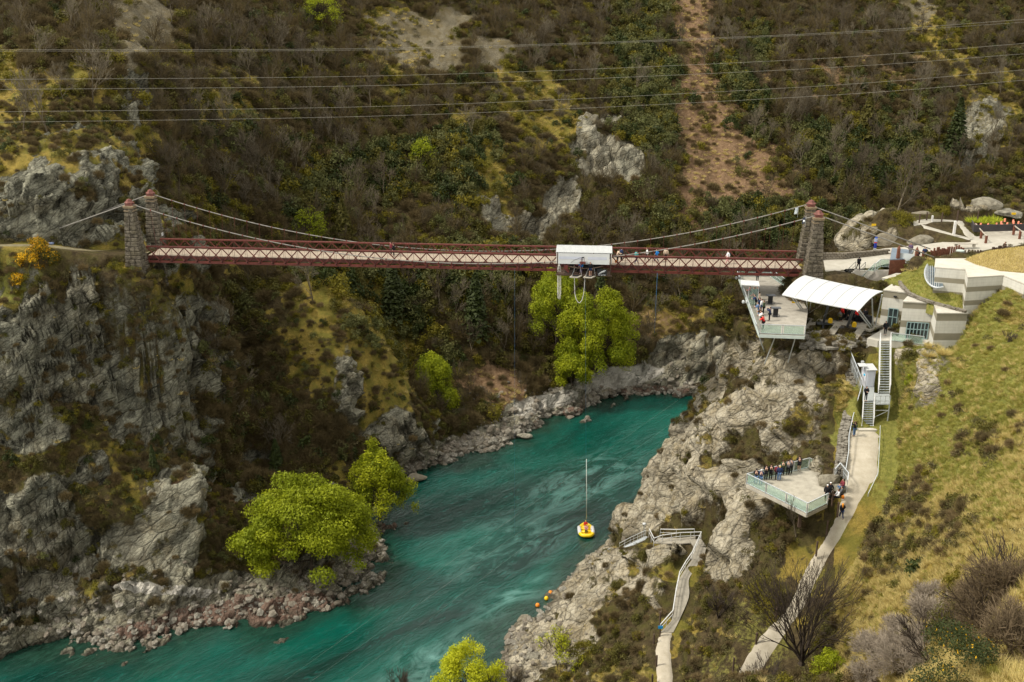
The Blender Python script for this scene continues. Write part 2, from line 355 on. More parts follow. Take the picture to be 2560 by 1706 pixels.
pads.append(((47, 112.5), 2.2, 37.2, 1.2)); pads.append(((50, 110.5), 2.2, 37.2, 1.2)); pads.append(((40, 116.5), 3, 36.8, 2)); pads.append(((36, 120), 3.2, 37.0, 1.5)); pads.append(((33, 126), 3.0, 36.0, 2)); pads.append(((41, 121.3), 2.8, 36.9, 1.2)); pads.append(((45, 118.5), 2.8, 36.9, 1.2)); pads.append(((-50.6, 130.6), 2.3, 40.4, 2.0)); pads.append(((-53.5, 130.9), 1.8, 42.0, 2.5))

# image-space soft patches (where which ground lies), evaluated for world vertices
def patch(U, V, lst, nz, soft=.6):
    m = np.zeros(len(U))
    for (u, v, ru, rv, ang, s) in lst:
        c, sn = math.cos(R(ang)), math.sin(R(ang)); du, dv = U - u, V - v
        a = (du * c + dv * sn) / ru; b = (-du * sn + dv * c) / rv
        r = np.sqrt(a * a + b * b) + nz * soft
        m = np.maximum(m, s * (1 - sstep(.75, 1.1, r)))
    return m
rock_l = [(250,760,290,130,0,1),(150,900,260,150,20,1),(420,900,150,170,0,1),(60,1050,150,90,0,.8),(520,900,60,130,0,1),(500,650,35,60,-20,1),(80,1330,210,150,-10,1),(60,1500,200,120,0,1),(250,1500,160,120,0,1),(390,1330,120,150,0,1),(130,560,260,60,-5,1),(220,450,170,100,15,1),(30,520,90,80,0,1),(350,255,58,75,15,1),(320,200,40,20,0,1),(360,560,60,60,0,1),(230,1180,60,60,0,.9),(470,1080,70,80,0,1),(220,640,70,40,0,1),(410,560,40,50,0,1),
          (872,1000,42,115,-8,1),(985,1100,70,85,20,1),(1040,1140,40,60,0,1),(640,1200,60,70,0,.9),(330,1080,90,60,0,.8),(600,1140,30,80,0,.7)]
rock_b = [(1500,390,70,110,15,1),(1570,400,45,80,-10,1),(1470,340,40,60,20,.9),(1400,510,85,50,-40,1),(1330,560,60,50,-35,1),(1240,540,35,70,-20,.8),(1780,885,150,55,-5,1),(1700,860,80,30,-20,.9),(2450,330,80,90,0,.7),(1480,130,40,30,0,.3)]
rock_r = [(1880,900,130,80,0,1),(1880,1030,120,70,0,1),(1965,1090,50,50,0,.9),(1800,1000,120,90,0,1),(1720,1100,120,110,-30,1),(1680,1200,110,110,0,1),(1600,1290,90,70,-30,1),(1560,1420,140,70,-35,1),(1460,1480,120,60,-35,1),(1800,1250,120,90,0,.9),(1880,1230,70,60,20,1),(1760,1340,90,60,0,.95),(1820,1370,60,70,0,.9),(1950,960,110,60,10,.8),(2080,900,90,35,0,.9),(2270,960,60,70,30,.8),(1640,1480,40,60,-30,.8),(1380,1600,110,100,0,1),(1290,1680,90,60,0,1),(2040,1190,60,40,0,.8),(2020,1050,60,60,0,.5),(2180,600,110,45,0,1),(2440,512,80,25,0,1),(2070,700,80,40,0,.9),(2330,900,50,25,20,.6)]
rock_shore = [(1200,1110,200,45,-18,1),(1400,1020,180,55,-15,1),(1600,960,200,40,-5,1),(700,1480,400,80,-8,1),(350,1560,300,80,0,1),(900,1400,130,70,-30,1),(1060,1160,80,50,0,1)]
scree = [(1060,100,130,75,10,1),(1120,60,60,60,0,1),(360,60,90,110,0,1),(1230,130,60,40,0,.8),(2300,20,60,40,20,.7),(560,1480,130,60,-5,.8)]
brown = [(1740,130,68,350,-2,1),(1790,330,95,110,0,1),(1840,420,140,120,0,1),(1760,480,80,120,0,1),(1240,960,110,60,0,.9),(600,1500,330,40,-6,.5),(1640,820,110,50,0,.5),(540,1150,110,130,0,.7),(2100,180,250,70,0,.5)]
ygrass = [(0,230,110,110,0,1),(150,410,260,60,0,1),(120,380,120,60,-20,1),(330,360,90,60,30,1),(230,590,180,30,0,1),(60,800,100,160,0,.8),(560,250,80,110,0,.6),(980,110,80,120,0,.9),(1250,480,60,110,-15,1),(1330,250,130,70,20,1),(1180,330,60,60,0,.6),(1380,330,120,90,0,.8),(2360,110,60,170,-38,1),(2480,290,110,120,0,.8),(860,830,160,190,25,.9),(760,700,110,60,10,.7),(960,980,90,150,20,.9),(440,720,60,80,0,.9),(280,780,80,50,0,.4),(1700,790,110,60,-10,.7),(2360,400,150,60,0,.5),
          (300,950,90,50,0,.6),(380,960,70,70,0,.7),(60,1080,110,70,0,.7),(240,1130,150,60,0,.5),(520,560,60,60,0,.4)]
ggrass = [(2420,920,260,200,0,1),(2300,1080,170,150,0,1),(2480,1180,180,110,0,.6),(2240,1250,50,90,-30,.5),(2300,730,140,90,0,1),(60,720,110,60,0,.7),(1900,1580,60,90,-40,.42),(1800,1660,60,60,-40,.4),(1650,1690,120,40,0,.3),(2200,520,90,40,0,.5),(60,860,80,60,0,.8)]
pinkshore = [(600,1540,330,42,-7,1),(1180,1165,150,25,-20,1),(1450,1030,200,20,-18,.9),(1620,980,150,20,0,.6),(975,1330,22,90,0,1)]
palesand = [(420,1480,130,14,3,1),(340,1470,60,14,0,1),(1560,940,90,30,-8,1),(1480,960,60,25,-10,.9),(1400,1000,60,20,-15,.8),(1340,1010,60,30,-10,.6)]

# grid, finer near the camera
ys = [24.0]
while ys[-1] < 374:
    y = ys[-1]; ys.append(y + (.38 if y < 80 else .27 if y < 165 else .42 if y < 215 else .8))
ys = np.array(ys); NS = 800
s1 = np.linspace(-1, 1, NS); wid = .575 * ys + 14
X = (s1[None, :] * wid[:, None]); Yg = np.repeat(ys[:, None], NS, 1); xy = np.stack([X.ravel(), Yg.ravel()], 1)
z = H0(xy)
P3 = np.stack([xy[:, 0], xy[:, 1], z], 1)
lowf = fbm(P3 * np.array([.045, .03, .045]), 3, 5)
farw = sstep(165, 200, xy[:, 1])
z = z + lowf * 2.6 * farw + farw * 1.6 * np.abs(vnoise(P3 * np.array([.09, .02, .02]), 9))
z, calm = flatten(xy, z)
P3[:, 2] = z
G = P3.reshape(len(ys), NS, 3)
def normals(G):
    du = np.gradient(G, axis=1); dv = np.gradient(G, axis=0); n = np.cross(du, dv); return (n / np.linalg.norm(n, axis=-1, keepdims=True)).reshape(-1, 3)
Nn = normals(G)
U, V = proj(P3)
nz = fbm(P3 * .22, 4, 21) * .8; nz2 = fbm(P3 * .6, 3, 31)
nearL = (xy[:, 1] < 160) & (xy[:, 0] < 5)
rk_l = patch(U, V, rock_l, nz) * (xy[:, 1] < 190)
rk_b = patch(U, V, rock_b, nz) * (xy[:, 1] > 175)
rk_r = patch(U, V, rock_r, nz) * (xy[:, 1] < 160) * (xy[:, 0] > -12)
rk_s = patch(U, V, rock_shore, nz * .5) * (P3[:, 2] < 6.5) * (P3[:, 2] < 9)
steep = 1 - Nn[:, 2]
a_scree = patch(U, V, scree, nz) * (xy[:, 1] > 160)
vegmod = sstep(.0, .35, nz2 * .5 + nz * .5 + .15 - sstep(.25, .6, steep) * .25)     # where soil sits on the ledges
rock = np.maximum.reduce([rk_l * (1 - .7 * vegmod), rk_b * (1 - .15 * vegmod), rk_r * (1 - .7 * sstep(.28, .6, nz2 * .6 + nz * .4 + .05)), rk_s])
rock = np.clip(np.maximum(rock, (P3[:, 2] < 1.0) * (xy[:, 1] < 195) * .9) * (1 - calm), 0, 1)
a_ygr = np.clip(patch(U, V, ygrass, nz), 0, 1); a_ggr = patch(U, V, ggrass, nz); a_br = patch(U, V, brown, nz)
a_ygr = np.where((xy[:, 1] < 168) & (P3[:, 2] > 3) & (U < 2060), np.maximum(a_ygr, .85 * vegmod * sstep(-.1, .35, nz) * sstep(.72, .3, steep)), a_ygr)
a_ggr = a_ggr * (xy[:, 1] < 135); a_ygr = np.maximum(a_ygr * (1 - .8 * a_ggr), .0)
rightslope = ((U > 2085) & (xy[:, 1] < 112)) * 1.0
a_ygr = np.maximum(a_ygr, rightslope * .75)
a_pink = patch(U, V, pinkshore, nz * .5) * (P3[:, 2] < 6); a_sand = patch(U, V, palesand, nz * .4) * (P3[:, 2] < 12)
slabm = patch(U, V, [(390,1330,115,145,0,1),(80,1380,150,120,0,1),(230,1440,100,100,0,.8),(868,1000,40,120,-8,1),(1000,1110,70,90,20,1),(200,760,120,60,0,.5),(520,930,60,110,0,.5)], nz * .5) * (xy[:, 1] < 165)
a_pale = sstep(-14, 0, xy[:, 0]) * (xy[:, 1] < 165) + .2 * rk_s + .07 + .38 * rk_b + .2 * slabm                        # tone of the rock: pale on the near bank
a_pale = np.clip(a_pale + .25 * nz * (1 - .5 * rk_s), 0, 1)
# displacement
foli = np.array([[.80, .25, .55], [-.3, .95, 0.05], [-.52, -.18, .84]])      # rows: along, across, normal to the foliation
q = P3 @ foli.T
rm = rock > .02
D = np.zeros(len(P3))
qr = q[rm]
f1, e1 = facet((qr + np.stack([vnoise(qr * .2, 90), vnoise(qr * .2, 91), vnoise(qr * .2, 92)], 1) * 1.6) * np.array([.10, .13, .19]), 3); f2, e2 = facet(qr * np.array([.26, .34, .55]), 13); f3, e3 = facet(qr * np.array([.8, 1.0, 1.9]), 23)
big = 1 - .55 * np.clip(rk_s[rm] - .2, 0, 1)
D[rm] = rock[rm] * (big * (f1 * np.where(P3[rm][:, 0] < -5, 1.5, 1.55) + f2 * np.where(P3[rm][:, 0] < -5, .85, .5)) + f3 * np.where(P3[rm][:, 0] < -5, .30, .15) - .35 * (1 - sstep(0, .16, e1)) - .18 * (1 - sstep(0, .2, e2)))
slab = patch(U, V, [(390,1330,105,135,0,1)], nz * .3) * (xy[:, 1] < 130); D *= (1 - .8 * slab)
D += (1 - rock) * (1 - calm) * (fbm(P3 * .35, 3, 41) * .45 + fbm(P3 * 1.3, 2, 51) * .12) * np.where(rightslope > 0, .6, 1)
bm_ = (xy[:, 1] < 166) & (P3[:, 2] > 1); rdg = 1 - 2.2 * np.abs(vnoise(P3 * np.array([.085, .085, .06]) + 3.3, 133)); rdg2 = 1 - 2.2 * np.abs(vnoise(P3 * np.array([.2, .2, .13]) + 9.1, 143))
D += bm_ * np.maximum(rk_l, .8 * rk_r) * sstep(.12, .35, steep) * (rdg * 1.7 + rdg2 * .6) * sstep(1, 5, P3[:, 2])
D *= (1 - calm)
D *= np.where((xy[:, 1] < 165) & (P3[:, 2] < 3.5) & (xy[:, 0] > -12), .3 + .7 * sstep(.2, 3.2, P3[:, 2]), 1)
far2 = np.where(xy[:, 1] > 175, 1.5, 1.0)
P3 = P3 + Nn * (D * far2)[:, None]
wl_ = (P3[:, 2] > -1.2) & (P3[:, 2] < .25); P3[wl_, 2] += 0
idx = np.arange(len(ys) * NS).reshape(len(ys), NS)
F = np.stack([idx[:-1, :-1], idx[:-1, 1:], idx[1:, 1:], idx[1:, :-1]], -1).reshape(-1, 4)
cy_ = P3[F].mean(1)
under = cy_[:, 2] < -2.5
F = F[~under]; cy_ = cy_[~under]
fu, fv = proj(cy_)
# region id for splitting the land into its own structures
reg = np.where(cy_[:, 1] > 168, 0, np.where((cy_[:, 0] > 14) | ((cy_[:, 0] > -16) & (cy_[:, 1] < 132)) | (cy_[:, 1] < 92), 2, 1))
reg = np.where((cy_[:, 1] <= 168) & (cy_[:, 0] < 14) & (cy_[:, 1] > 132), 1, reg)
# river divides: points left of the river are bank 1
riv = np.array([(-110,62),(-60,82),(-30,97),(-12,112),(0,128),(6,140),(14,158),(30,174),(60,181)])
rx = np.interp(cy_[:, 1], riv[:, 1], riv[:, 0]); reg = np.where(cy_[:, 1] > 178, 0, np.where(cy_[:, 0] > rx, 2, 1)); reg = np.where((reg == 1) & (cy_[:, 1] > 160), 0, reg)
A_all = dict(rock=rock, ygr=a_ygr, ggr=a_ggr, brown=a_br, scree=a_scree, pink=a_pink, sand=a_sand, pale=a_pale, calm=calm)
LEFT = BACK = RIGHT = None

def ground_mat():
    t = NT('ground_and_rock'); p = t.pos()
    n1 = t.noise(.35, 6, .65, p); n2 = t.noise(1.6, 6, .7, p); n3 = t.noise(7, 4, .7, p)
    soil = t.mix(t.ramp(n2, [(.35, 0.), (.65, 1.)]), (.040, .028, .014), (.11, .082, .038))
    soil = t.mix(t.ramp(n1, [(.45, 0.), (.62, .8)]), soil, (.085, .078, .018))
    yg = t.mix(t.ramp(n2, [(.3, 0.), (.7, 1.)]), (.13, .10, .018), (.35, .25, .048)); yg = t.mix(t.ramp(n3, [(.4, 0.), (.7, .6)]), yg, (.38, .28, .09))
    yg = t.mix(t.ramp(n1, [(.42, .0), (.6, .6)]), yg, (.10, .115, .018))
    gg = t.mix(t.ramp(n2, [(.35, 0.), (.7, 1.)]), (.125, .14, .022), (.31, .285, .065)); gg = t.mix(t.ramp(n3, [(.45, 0.), (.75, .8)]), gg, (.26, .23, .085))
    br = t.mix(t.ramp(n2, [(.35, 0.), (.65, 1.)]), (.12, .070, .035), (.27, .175, .10))
    q = t.foli(p, .55, .6, 1.0); q2 = t.foli(p, 1.3, 1.6, 4.2)
    m1 = t.noise(.55, 8, .65, q, .6); m2 = t.noise(1.3, 8, .7, q2, .4); spk = t.noise(9, 3, .8, p)
    dk = t.mix(t.ramp(m1, [(.36, 0.), (.62, 1.)]), (.068, .066, .048), (.29, .28, .205))
    dk = t.mix(t.ramp(m2, [(.5, 0.), (.72, .55)]), dk, (.36, .355, .275))
    dk = t.mix(t.ramp(n1, [(.5, 0.), (.68, .5)]), dk, (.13, .105, .06))
    pl = t.mix(t.ramp(m1, [(.34, 0.), (.6, 1.)]), (.18, .148, .095), (.45, .40, .30))
    pl = t.mix(t.ramp(m2, [(.52, 0.), (.72, .6)]), pl, (.52, .49, .40))
    pl = t.mix(t.ramp(n1, [(.5, 0.), (.66, .6)]), pl, (.30, .24, .135))
    rk = t.mix(t.attr('pale'), dk, pl)
    lich = t.ramp(t.noise(.9, 7, .75, p, 1.0), [(.58, 0.), (.72, .6)]); rk = t.mix(lich, rk, (.34, .33, .25))
    edge = t.vor(.42, t.foli(t.n.new('ShaderNodeNewGeometry').outputs['Position'], .7, .9, 1.7), 'DISTANCE_TO_EDGE'); edge2 = t.vor(1.3, t.foli(p, .8, 1.0, 2.4), 'DISTANCE_TO_EDGE')
    rk = t.mix(t.ramp(edge, [(0., .6), (.045, 0.)]), rk, (.03, .027, .02)); rk = t.mix(t.ramp(edge2, [(0., .42), (.06, 0.)]), rk, (.035, .03, .022))
    rk = t.mix(t.ramp(spk, [(.70, 0.), (.78, .7)]), rk, (.62, .62, .58))
    def soft(a, k=.5):   # attribute edges broken up by noise
        v = t.math('ADD', t.attr(a), t.math('MULTIPLY', t.math('SUBTRACT', n2, .5), 1.1 * k * 2)); return t.ramp(v, [(.35, 0.), (.62, 1.)])
    c = t.mix(soft('ygr'), soil, yg); c = t.mix(soft('ggr'), c, gg); c = t.mix(soft('brown'), c, br)
    sc = t.mix(t.ramp(n3, [(.38, 0.), (.62, 1.)]), (.09, .075, .045), (.27, .235, .16)); sc = t.mix(t.ramp(edge2, [(0., .5), (.1, 0.)]), sc, (.07, .055, .035)); sc = t.mix(t.ramp(n1, [(.45, 0.), (.6, .7)]), sc, (.13, .10, .045)); c = t.mix(soft('scree'), c, sc)
    rf = soft('rock', .45); c = t.mix(rf, c, rk)
    pk = t.mix(t.ramp(n2, [(.35, 0.), (.65, 1.)]), (.10, .055, .040), (.20, .125, .095)); c = t.mix(t.math('MULTIPLY', soft('pink'), .85), c, pk)
    c = t.mix(soft('sand', .2), c, (.45, .42, .36))
    sp = t.n.new('ShaderNodeSeparateXYZ'); t.l.new(p, sp.inputs[0]); wet = t.ramp(t.math('ADD', sp.outputs[2], t.math('MULTIPLY', n2, .5)), [(.45, .75), (.85, 0.)]); c = t.mix(wet, c, (.045, .040, .028))
    hz = t.math('ADD', t.math('MULTIPLY', m1, 1.2), t.math('MULTIPLY', m2, .55)); hz = t.math('ADD', hz, t.math('MULTIPLY', t.ramp(edge, [(0., 0.), (.1, 1.)]), .5)); hz = t.math('ADD', hz, t.math('MULTIPLY', t.ramp(edge2, [(0., 0.), (.12, 1.)]), .22))
    hs = t.math('ADD', t.math('MULTIPLY', n2, .8), t.math('MULTIPLY', n3, .5))
    h = t.n.new('ShaderNodeMix'); h.data_type = 'FLOAT'; t.set(h.inputs[0], rf); t.set(h.inputs[2], hs); t.set(h.inputs[3], hz)
    # a dark wet band where the river laps
    return t.fin(c, .92, t.bump(h.outputs[0], .95, .55), .15)
GROUND = ground_mat()
def submesh(name, mask, label=None):
    f = F[mask]; used = np.unique(f); remap = np.full(len(P3), -1, np.int64); remap[used] = np.arange(len(used))
    me = np_mesh(name, P3[used], remap[f], [GROUND], True, {k: v[used] for k, v in A_all.items()})
    o = bpy.data.objects.new(name, me); COL.objects.link(o); tag(o, kind='structure'); return o
BACK = submesh('hills', reg == 0); LEFT = submesh('cliff', reg == 1); RIGHT = submesh('river_bank', reg == 2)
TREE = BVHTree.FromPolygons(P3.tolist(), F.tolist(), all_triangles=False)
def gz(x, y):
    h = TREE.ray_cast(Vector((x, y, 300)), Vector((0, 0, -1))); return h[0].z if h[0] is not None else 0.0
def hit(u, v):
    """the ground point seen at a photo pixel"""
    d = ray(u, v).normalized(); h = TREE.ray_cast(Vector((0, 0, CZ)), d); return h[0]
def hitn(u, v):
    d = ray(u, v).normalized(); h = TREE.ray_cast(Vector((0, 0, CZ)), d); return h[0], h[1]

# ---------------------------------------------------------------- river
def water_mat():
    t = NT('river_water'); p = t.pos()
    # flow direction roughly along the gorge
    
    def flow(a, b):
        q = t.n.new('ShaderNodeCombineXYZ')
        for i, (v, k) in enumerate((((.719, -.695, 0), a), ((.695, .719, 0), b))):
            d = t.n.new('ShaderNodeVectorMath'); d.operation = 'DOT_PRODUCT'; t.l.new(p, d.inputs[0]); d.inputs[1].default_value = tuple(x * k for x in v); t.l.new(d.outputs['Value'], q.inputs[i])
        return q.outputs[0]
    f = flow(.9, .3)
    w1 = t.noise(.07, 3, .5, f, .8); w2 = t.noise(.8, 7, .62, flow(1.3, .42), 1.6); w3 = t.noise(2.6, 5, .6, flow(1.3, .6), .9)
    c = t.mix(t.ramp(w1, [(.36, 0.), (.62, 1.)]), (.0006, .020, .0145), (.001, .072, .051))
    tc = t.ramp(w2, [(.54, 0.), (.72, .5)]); c = t.mix(tc, c, (.005, .115, .092))
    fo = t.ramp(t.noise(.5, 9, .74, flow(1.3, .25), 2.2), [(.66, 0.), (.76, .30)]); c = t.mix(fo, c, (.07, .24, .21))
    pf_ = t.math('MULTIPLY', t.attr('froth'), t.ramp(t.noise(.22, 8, .68, flow(1.2, .5), 1.5), [(.46, 0.), (.66, .75)])); c = t.mix(pf_, c, (.16, .34, .30))  # pale colour painted in for the sky's reflection, partly aerated water
    c = t.mix(t.attr('shallow'), c, t.mix(t.ramp(w2, [(.4, 0.), (.7, 1.)]), (.006, .022, .014), (.016, .050, .032)))
    h = t.math('ADD', t.math('MULTIPLY', w2, 1.5), t.math('MULTIPLY', w3, .42)); h = t.math('ADD', h, t.math('MULTIPLY', t.noise(6, 3, .6, p), .10))
    m = t.fin(c, .05, t.bump(h, .42, .26), .58); t.b.inputs['IOR'].default_value = 1.42
    return m
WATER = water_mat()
nx, ny = 330, 330
gx = np.linspace(-150, 190, nx); gy = np.linspace(30, 200, ny); GX, GY = np.meshgrid(gx, gy)
wp = np.stack([GX.ravel(), GY.ravel(), np.zeros(nx * ny)], 1)
ca, sa = math.cos(R(35)), math.sin(R(35)); fl = np.stack([(wp[:, 0] * ca - wp[:, 1] * sa) * .35, (wp[:, 0] * sa + wp[:, 1] * ca) * .1, wp[:, 2]], 1)
wp[:, 2] = fbm(fl * 1.3, 4, 77) * .11
ii = np.arange(nx * ny).reshape(ny, nx); wf = np.stack([ii[:-1, :-1], ii[:-1, 1:], ii[1:, 1:], ii[1:, :-1]], -1).reshape(-1, 4)
dep_ = H0(wp[:, :2]); shal = sstep(-3.4, -.3, dep_ + fbm(wp * .25, 3, 88) * .9) * .9
def blob(cx, cy, rx, ry, a):
    c, s = math.cos(R(a)), math.sin(R(a)); dx, dy = wp[:, 0] - cx, wp[:, 1] - cy; return 1 - sstep(.3, 1.15, np.hypot((dx * c + dy * s) / rx, (-dx * s + dy * c) / ry))
froth = np.maximum.reduce([blob(-6, 101, 17, 8, 40), blob(2, 113, 12, 6, 45), .6 * blob(13, 150, 16, 9, 50), .45 * blob(2, 132, 20, 9, 50)])  # patches where bright sky reflection, with some aerated water, is put into the colour
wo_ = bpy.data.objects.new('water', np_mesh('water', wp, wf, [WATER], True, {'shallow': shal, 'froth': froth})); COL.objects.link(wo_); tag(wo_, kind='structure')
# ---------------------------------------------------------------- vegetation
rs = np.random.RandomState(11)
def rnd_unit(n, r=rs):
    v = r.normal(size=(n, 3)); return v / np.linalg.norm(v, axis=1)[:, None]
def leaf_mat(name, c1, c2, c3, trans=.3, rough=.6):
    t = NT(name); tone = t.attr('tone'); oi = t.n.new('ShaderNodeObjectInfo').outputs['Random']
    c = t.mix(t.ramp(tone, [(.05, 0.), (.95, 1.)]), c1, c2)
    c = t.mix(t.math('MULTIPLY', oi, .7), c, c3)
    t.fin(c, rough, None, .2)
    tr = t.n.new('ShaderNodeBsdfTranslucent'); t.set(tr.inputs[0], c); mx = t.n.new('ShaderNodeMixShader'); mx.inputs[0].default_value = trans
    t.l.new(t.b.outputs[0], mx.inputs[1]); t.l.new(tr.outputs[0], mx.inputs[2]); t.l.new(mx.outputs[0], t.out.inputs[0]); return t.m
M_WILLOW = leaf_mat('willow_leaves', (.11, .155, .006), (.42, .44, .016), (.24, .28, .012), .34)
M_WILLOW2 = leaf_mat('young_yellow_leaves', (.36, .40, .012), (.60, .60, .03), (.45, .50, .02), .4)
M_OLIVE = leaf_mat('olive_leaves', (.055, .056, .009), (.145, .13, .024), (.10, .085, .018))
M_YOLIVE = leaf_mat('gorse_leaves', (.085, .080, .008), (.23, .185, .018), (.15, .135, .012))
M_DARK = leaf_mat('dark_leaves', (.016, .026, .006), (.052, .068, .013), (.034, .042, .010), .15)
M_MID = leaf_mat('mid_green_leaves', (.060, .068, .018), (.16, .165, .055), (.11, .105, .032), .25)
M_BROWN = leaf_mat('brown_twigs', (.060, .044, .019), (.145, .11, .050), (.11, .078, .031), .1, .85)
M_GREY = leaf_mat('grey_twigs', (.080, .065, .038), (.165, .135, .082), (.12, .096, .054), .1, .85)
M_REDTW = leaf_mat('reddish_twigs', (.085, .058, .026), (.21, .15, .07), (.14, .10, .04), .1, .85)
M_TUSS = leaf_mat('tussock_blades', (.30, .235, .07), (.74, .60, .26), (.56, .45, .16), .25, .8)
M_GRASS = leaf_mat('green_grass_blades', (.14, .165, .022), (.38, .36, .08), (.35, .30, .075), .25, .8)
M_GORSE = leaf_mat('gorse_flowers', (.42, .20, .008), (.72, .42, .012), (.60, .34, .01), .2)
M_SCRUBL = leaf_mat('low_scrub_leaves', (.055, .044, .022), (.165, .13, .058), (.10, .095, .03), .15, .8)
M_FLAX = leaf_mat('flax_blades', (.22, .28, .015), (.50, .52, .04), (.36, .42, .03), .25)
M_BARK = plain('grey_bark', (.095, .076, .05), .9, .35, 2, .1); M_DBARK = plain('dark_bark', (.055, .042, .032), .9, .35, 2, .1)
M_PBARK = plain('pale_bark', (.15, .125, .085), .9, .3, 2, .1)

def leaves(centres, normals_, size, tone, rng, aspect=1.0):
    n = len(centres); a = np.cross(normals_, rnd_unit(n, rng)); a /= np.linalg.norm(a, axis=1)[:, None] + 1e-9
    b = np.cross(normals_, a); s = (size * rng.uniform(.55, 1.35, n))[:, None]
    v = np.stack([centres - a * s * aspect, centres - b * s * .55 + normals_ * s * .15, centres + a * s * aspect, centres + b * s * .55], 1).reshape(-1, 3)
    return v, np.arange(4 * n).reshape(n, 4), np.repeat(tone, 4)
def crown_pts(lobes, n, rng, fill=.35):
    """points on and just inside a cluster of ellipsoids; lobes: [(centre, radii)]"""
    vol = np.array([max(l[1]) ** 2 for l in lobes], float); k = rng.choice(len(lobes), n, p=vol / vol.sum())
    c = np.array([l[0] for l in lobes])[k]; r = np.array([l[1] for l in lobes])[k]
    d = rnd_unit(n, rng); d[:, 2] = np.where((d[:, 2] < -.3) & (rng.rand(n) < .6), -d[:, 2], d[:, 2])
    rad = 1 - fill * rng.rand(n) ** 2; rad *= 1 + .12 * vnoise(d * 3 + k[:, None] * 7.1, 5)
    return c + d * r * rad[:, None], d, k
def crown_mesh(name, lobes, n, size, mat, rng, fill=.35, aspect=1.0, mats2=None, frac2=0):
    c, d, k = crown_pts(lobes, n, rng, fill); c = c + rng.normal(size=(n, 3)) * size * .95; nn = d + rnd_unit(n, rng) * .75; nn /= np.linalg.norm(nn, axis=1)[:, None]
    lt = rng.rand(len(lobes)); tone = np.clip(.35 * rng.rand(n) + .65 * lt[k], 0, 1)
    v, f, t = leaves(c, nn, np.full(n, size), tone, rng, aspect)
    mi = (rng.rand(n) < frac2).astype(int) if mats2 else None
    return np_mesh(name, v, f, [mat] + ([mats2] if mats2 else []), False, {'tone': t}, mi)
def dome_lobes(rx, ry, h, base, n, rng, lr=.36):
    L = []
    for i in range(n):
        a = rng.rand() * 2 * math.pi; e = rng.rand() ** .75; rr = math.sqrt(1 - (e * .92) ** 2) * (.55 + .45 * rng.rand() ** .5)
        s = lr * (.7 + .6 * rng.rand())
        L.append(((math.cos(a) * rx * rr * .8, math.sin(a) * ry * rr * .8, base + e * (h - base) * .86), (rx * s, ry * s, (h - base) * s * .62)))
    return L
def twig_mesh(name, n, rx, h, wid, mat, rng, upright=.6, puff=True):
    """a leafless bush: many thin twigs fanning out from a few stems"""
    a = rng.rand(n) * 2 * math.pi; e = rng.rand(n) ** .6; r0 = rng.rand(n) ** .5
    st = np.stack([np.cos(a) * rx * r0 * .62, np.sin(a) * rx * r0 * .62, h * (.08 + .62 * e * np.sqrt(1 - r0 ** 2 * .6))], 1)
    d = np.stack([np.cos(a) * r0, np.sin(a) * r0, np.full(n, upright)], 1) + rnd_unit(n, rng) * .55; d /= np.linalg.norm(d, axis=1)[:, None]
    L = (.22 + .3 * rng.rand(n)) * h; en = st + d * L[:, None]
    sd_ = np.cross(d, rnd_unit(n, rng)); sd_ /= np.linalg.norm(sd_, axis=1)[:, None]; w = (wid * (.6 + .8 * rng.rand(n)))[:, None]
    v = np.stack([st - sd_ * w, st + sd_ * w, en], 1).reshape(-1, 3)
    tn = np.clip(.35 * rng.rand(n) + .65 * (.5 + .5 * vnoise(st * 1.1, 3)), 0, 1)
    return np_mesh(name, v, np.arange(3 * n).reshape(n, 3), [mat], False, {'tone': np.repeat(tn, 3)})
def branch_skel(rng, h, r0, spread=.45, depth=4, kids=3, trunk=.45, up=.25, lenf=.62):
    segs = []
    def grow(p, d, L, r, k):
        pts = [p]; rad = [r]; q = Vector(p); dd = Vector(d); m = 3 if k < depth else 2
        for i in range(m):
            dd = (dd + Vector(rng.normal(size=3)) * .10 + Vector((0, 0, up * .25))).normalized(); q = q + dd * (L / m); pts.append(q.copy()); rad.append(r * (1 - .5 * (i + 1) / m))
        segs.append((pts, rad, k))
        if k >= depth: return
        nk = kids + (rng.rand() < .5)
        for i in range(nk):
            t = .35 + .65 * (i + rng.rand()) / nk; j = min(int(t * m), m - 1); s = pts[j].lerp(pts[j + 1], t * m - j) if t * m - j < 1 else pts[-1]
            ax = dd.orthogonal().normalized(); ax.rotate(Matrix.Rotation(rng.rand() * 6.283, 3, dd)); nd = (dd + ax * spread * (1.3 + rng.rand())).normalized()
            grow(s, nd, L * lenf * (.8 + .4 * rng.rand()), rad[j] * .55, k + 1)
        grow(pts[-1], dd, L * lenf, rad[-1] * .9, k + 1)
    grow(Vector((0, 0, -.4)), Vector((0, 0, 1)), h * trunk, r0, 0)
    return segs
def skel_mesh(name, segs, mat, minr=.012, n0=6, lo=0, hi=99):
    mb = MB()
    for pts, rad, k in segs:
        if lo <= k <= hi: mb.tube(pts, [max(x, minr) for x in rad], n0 if k == 0 else (4 if k == 1 else 3), cap=False)
    me = bpy.data.meshes.new(name); me.from_pydata(mb.v, [], mb.f); me.materials.append(mat)
    me.polygons.foreach_set('use_smooth', [True] * len(me.polygons))
    a = me.attributes.new('tone', 'FLOAT', 'POINT'); a.data.foreach_set('value', np.full(len(mb.v), .6, np.float32)); return me
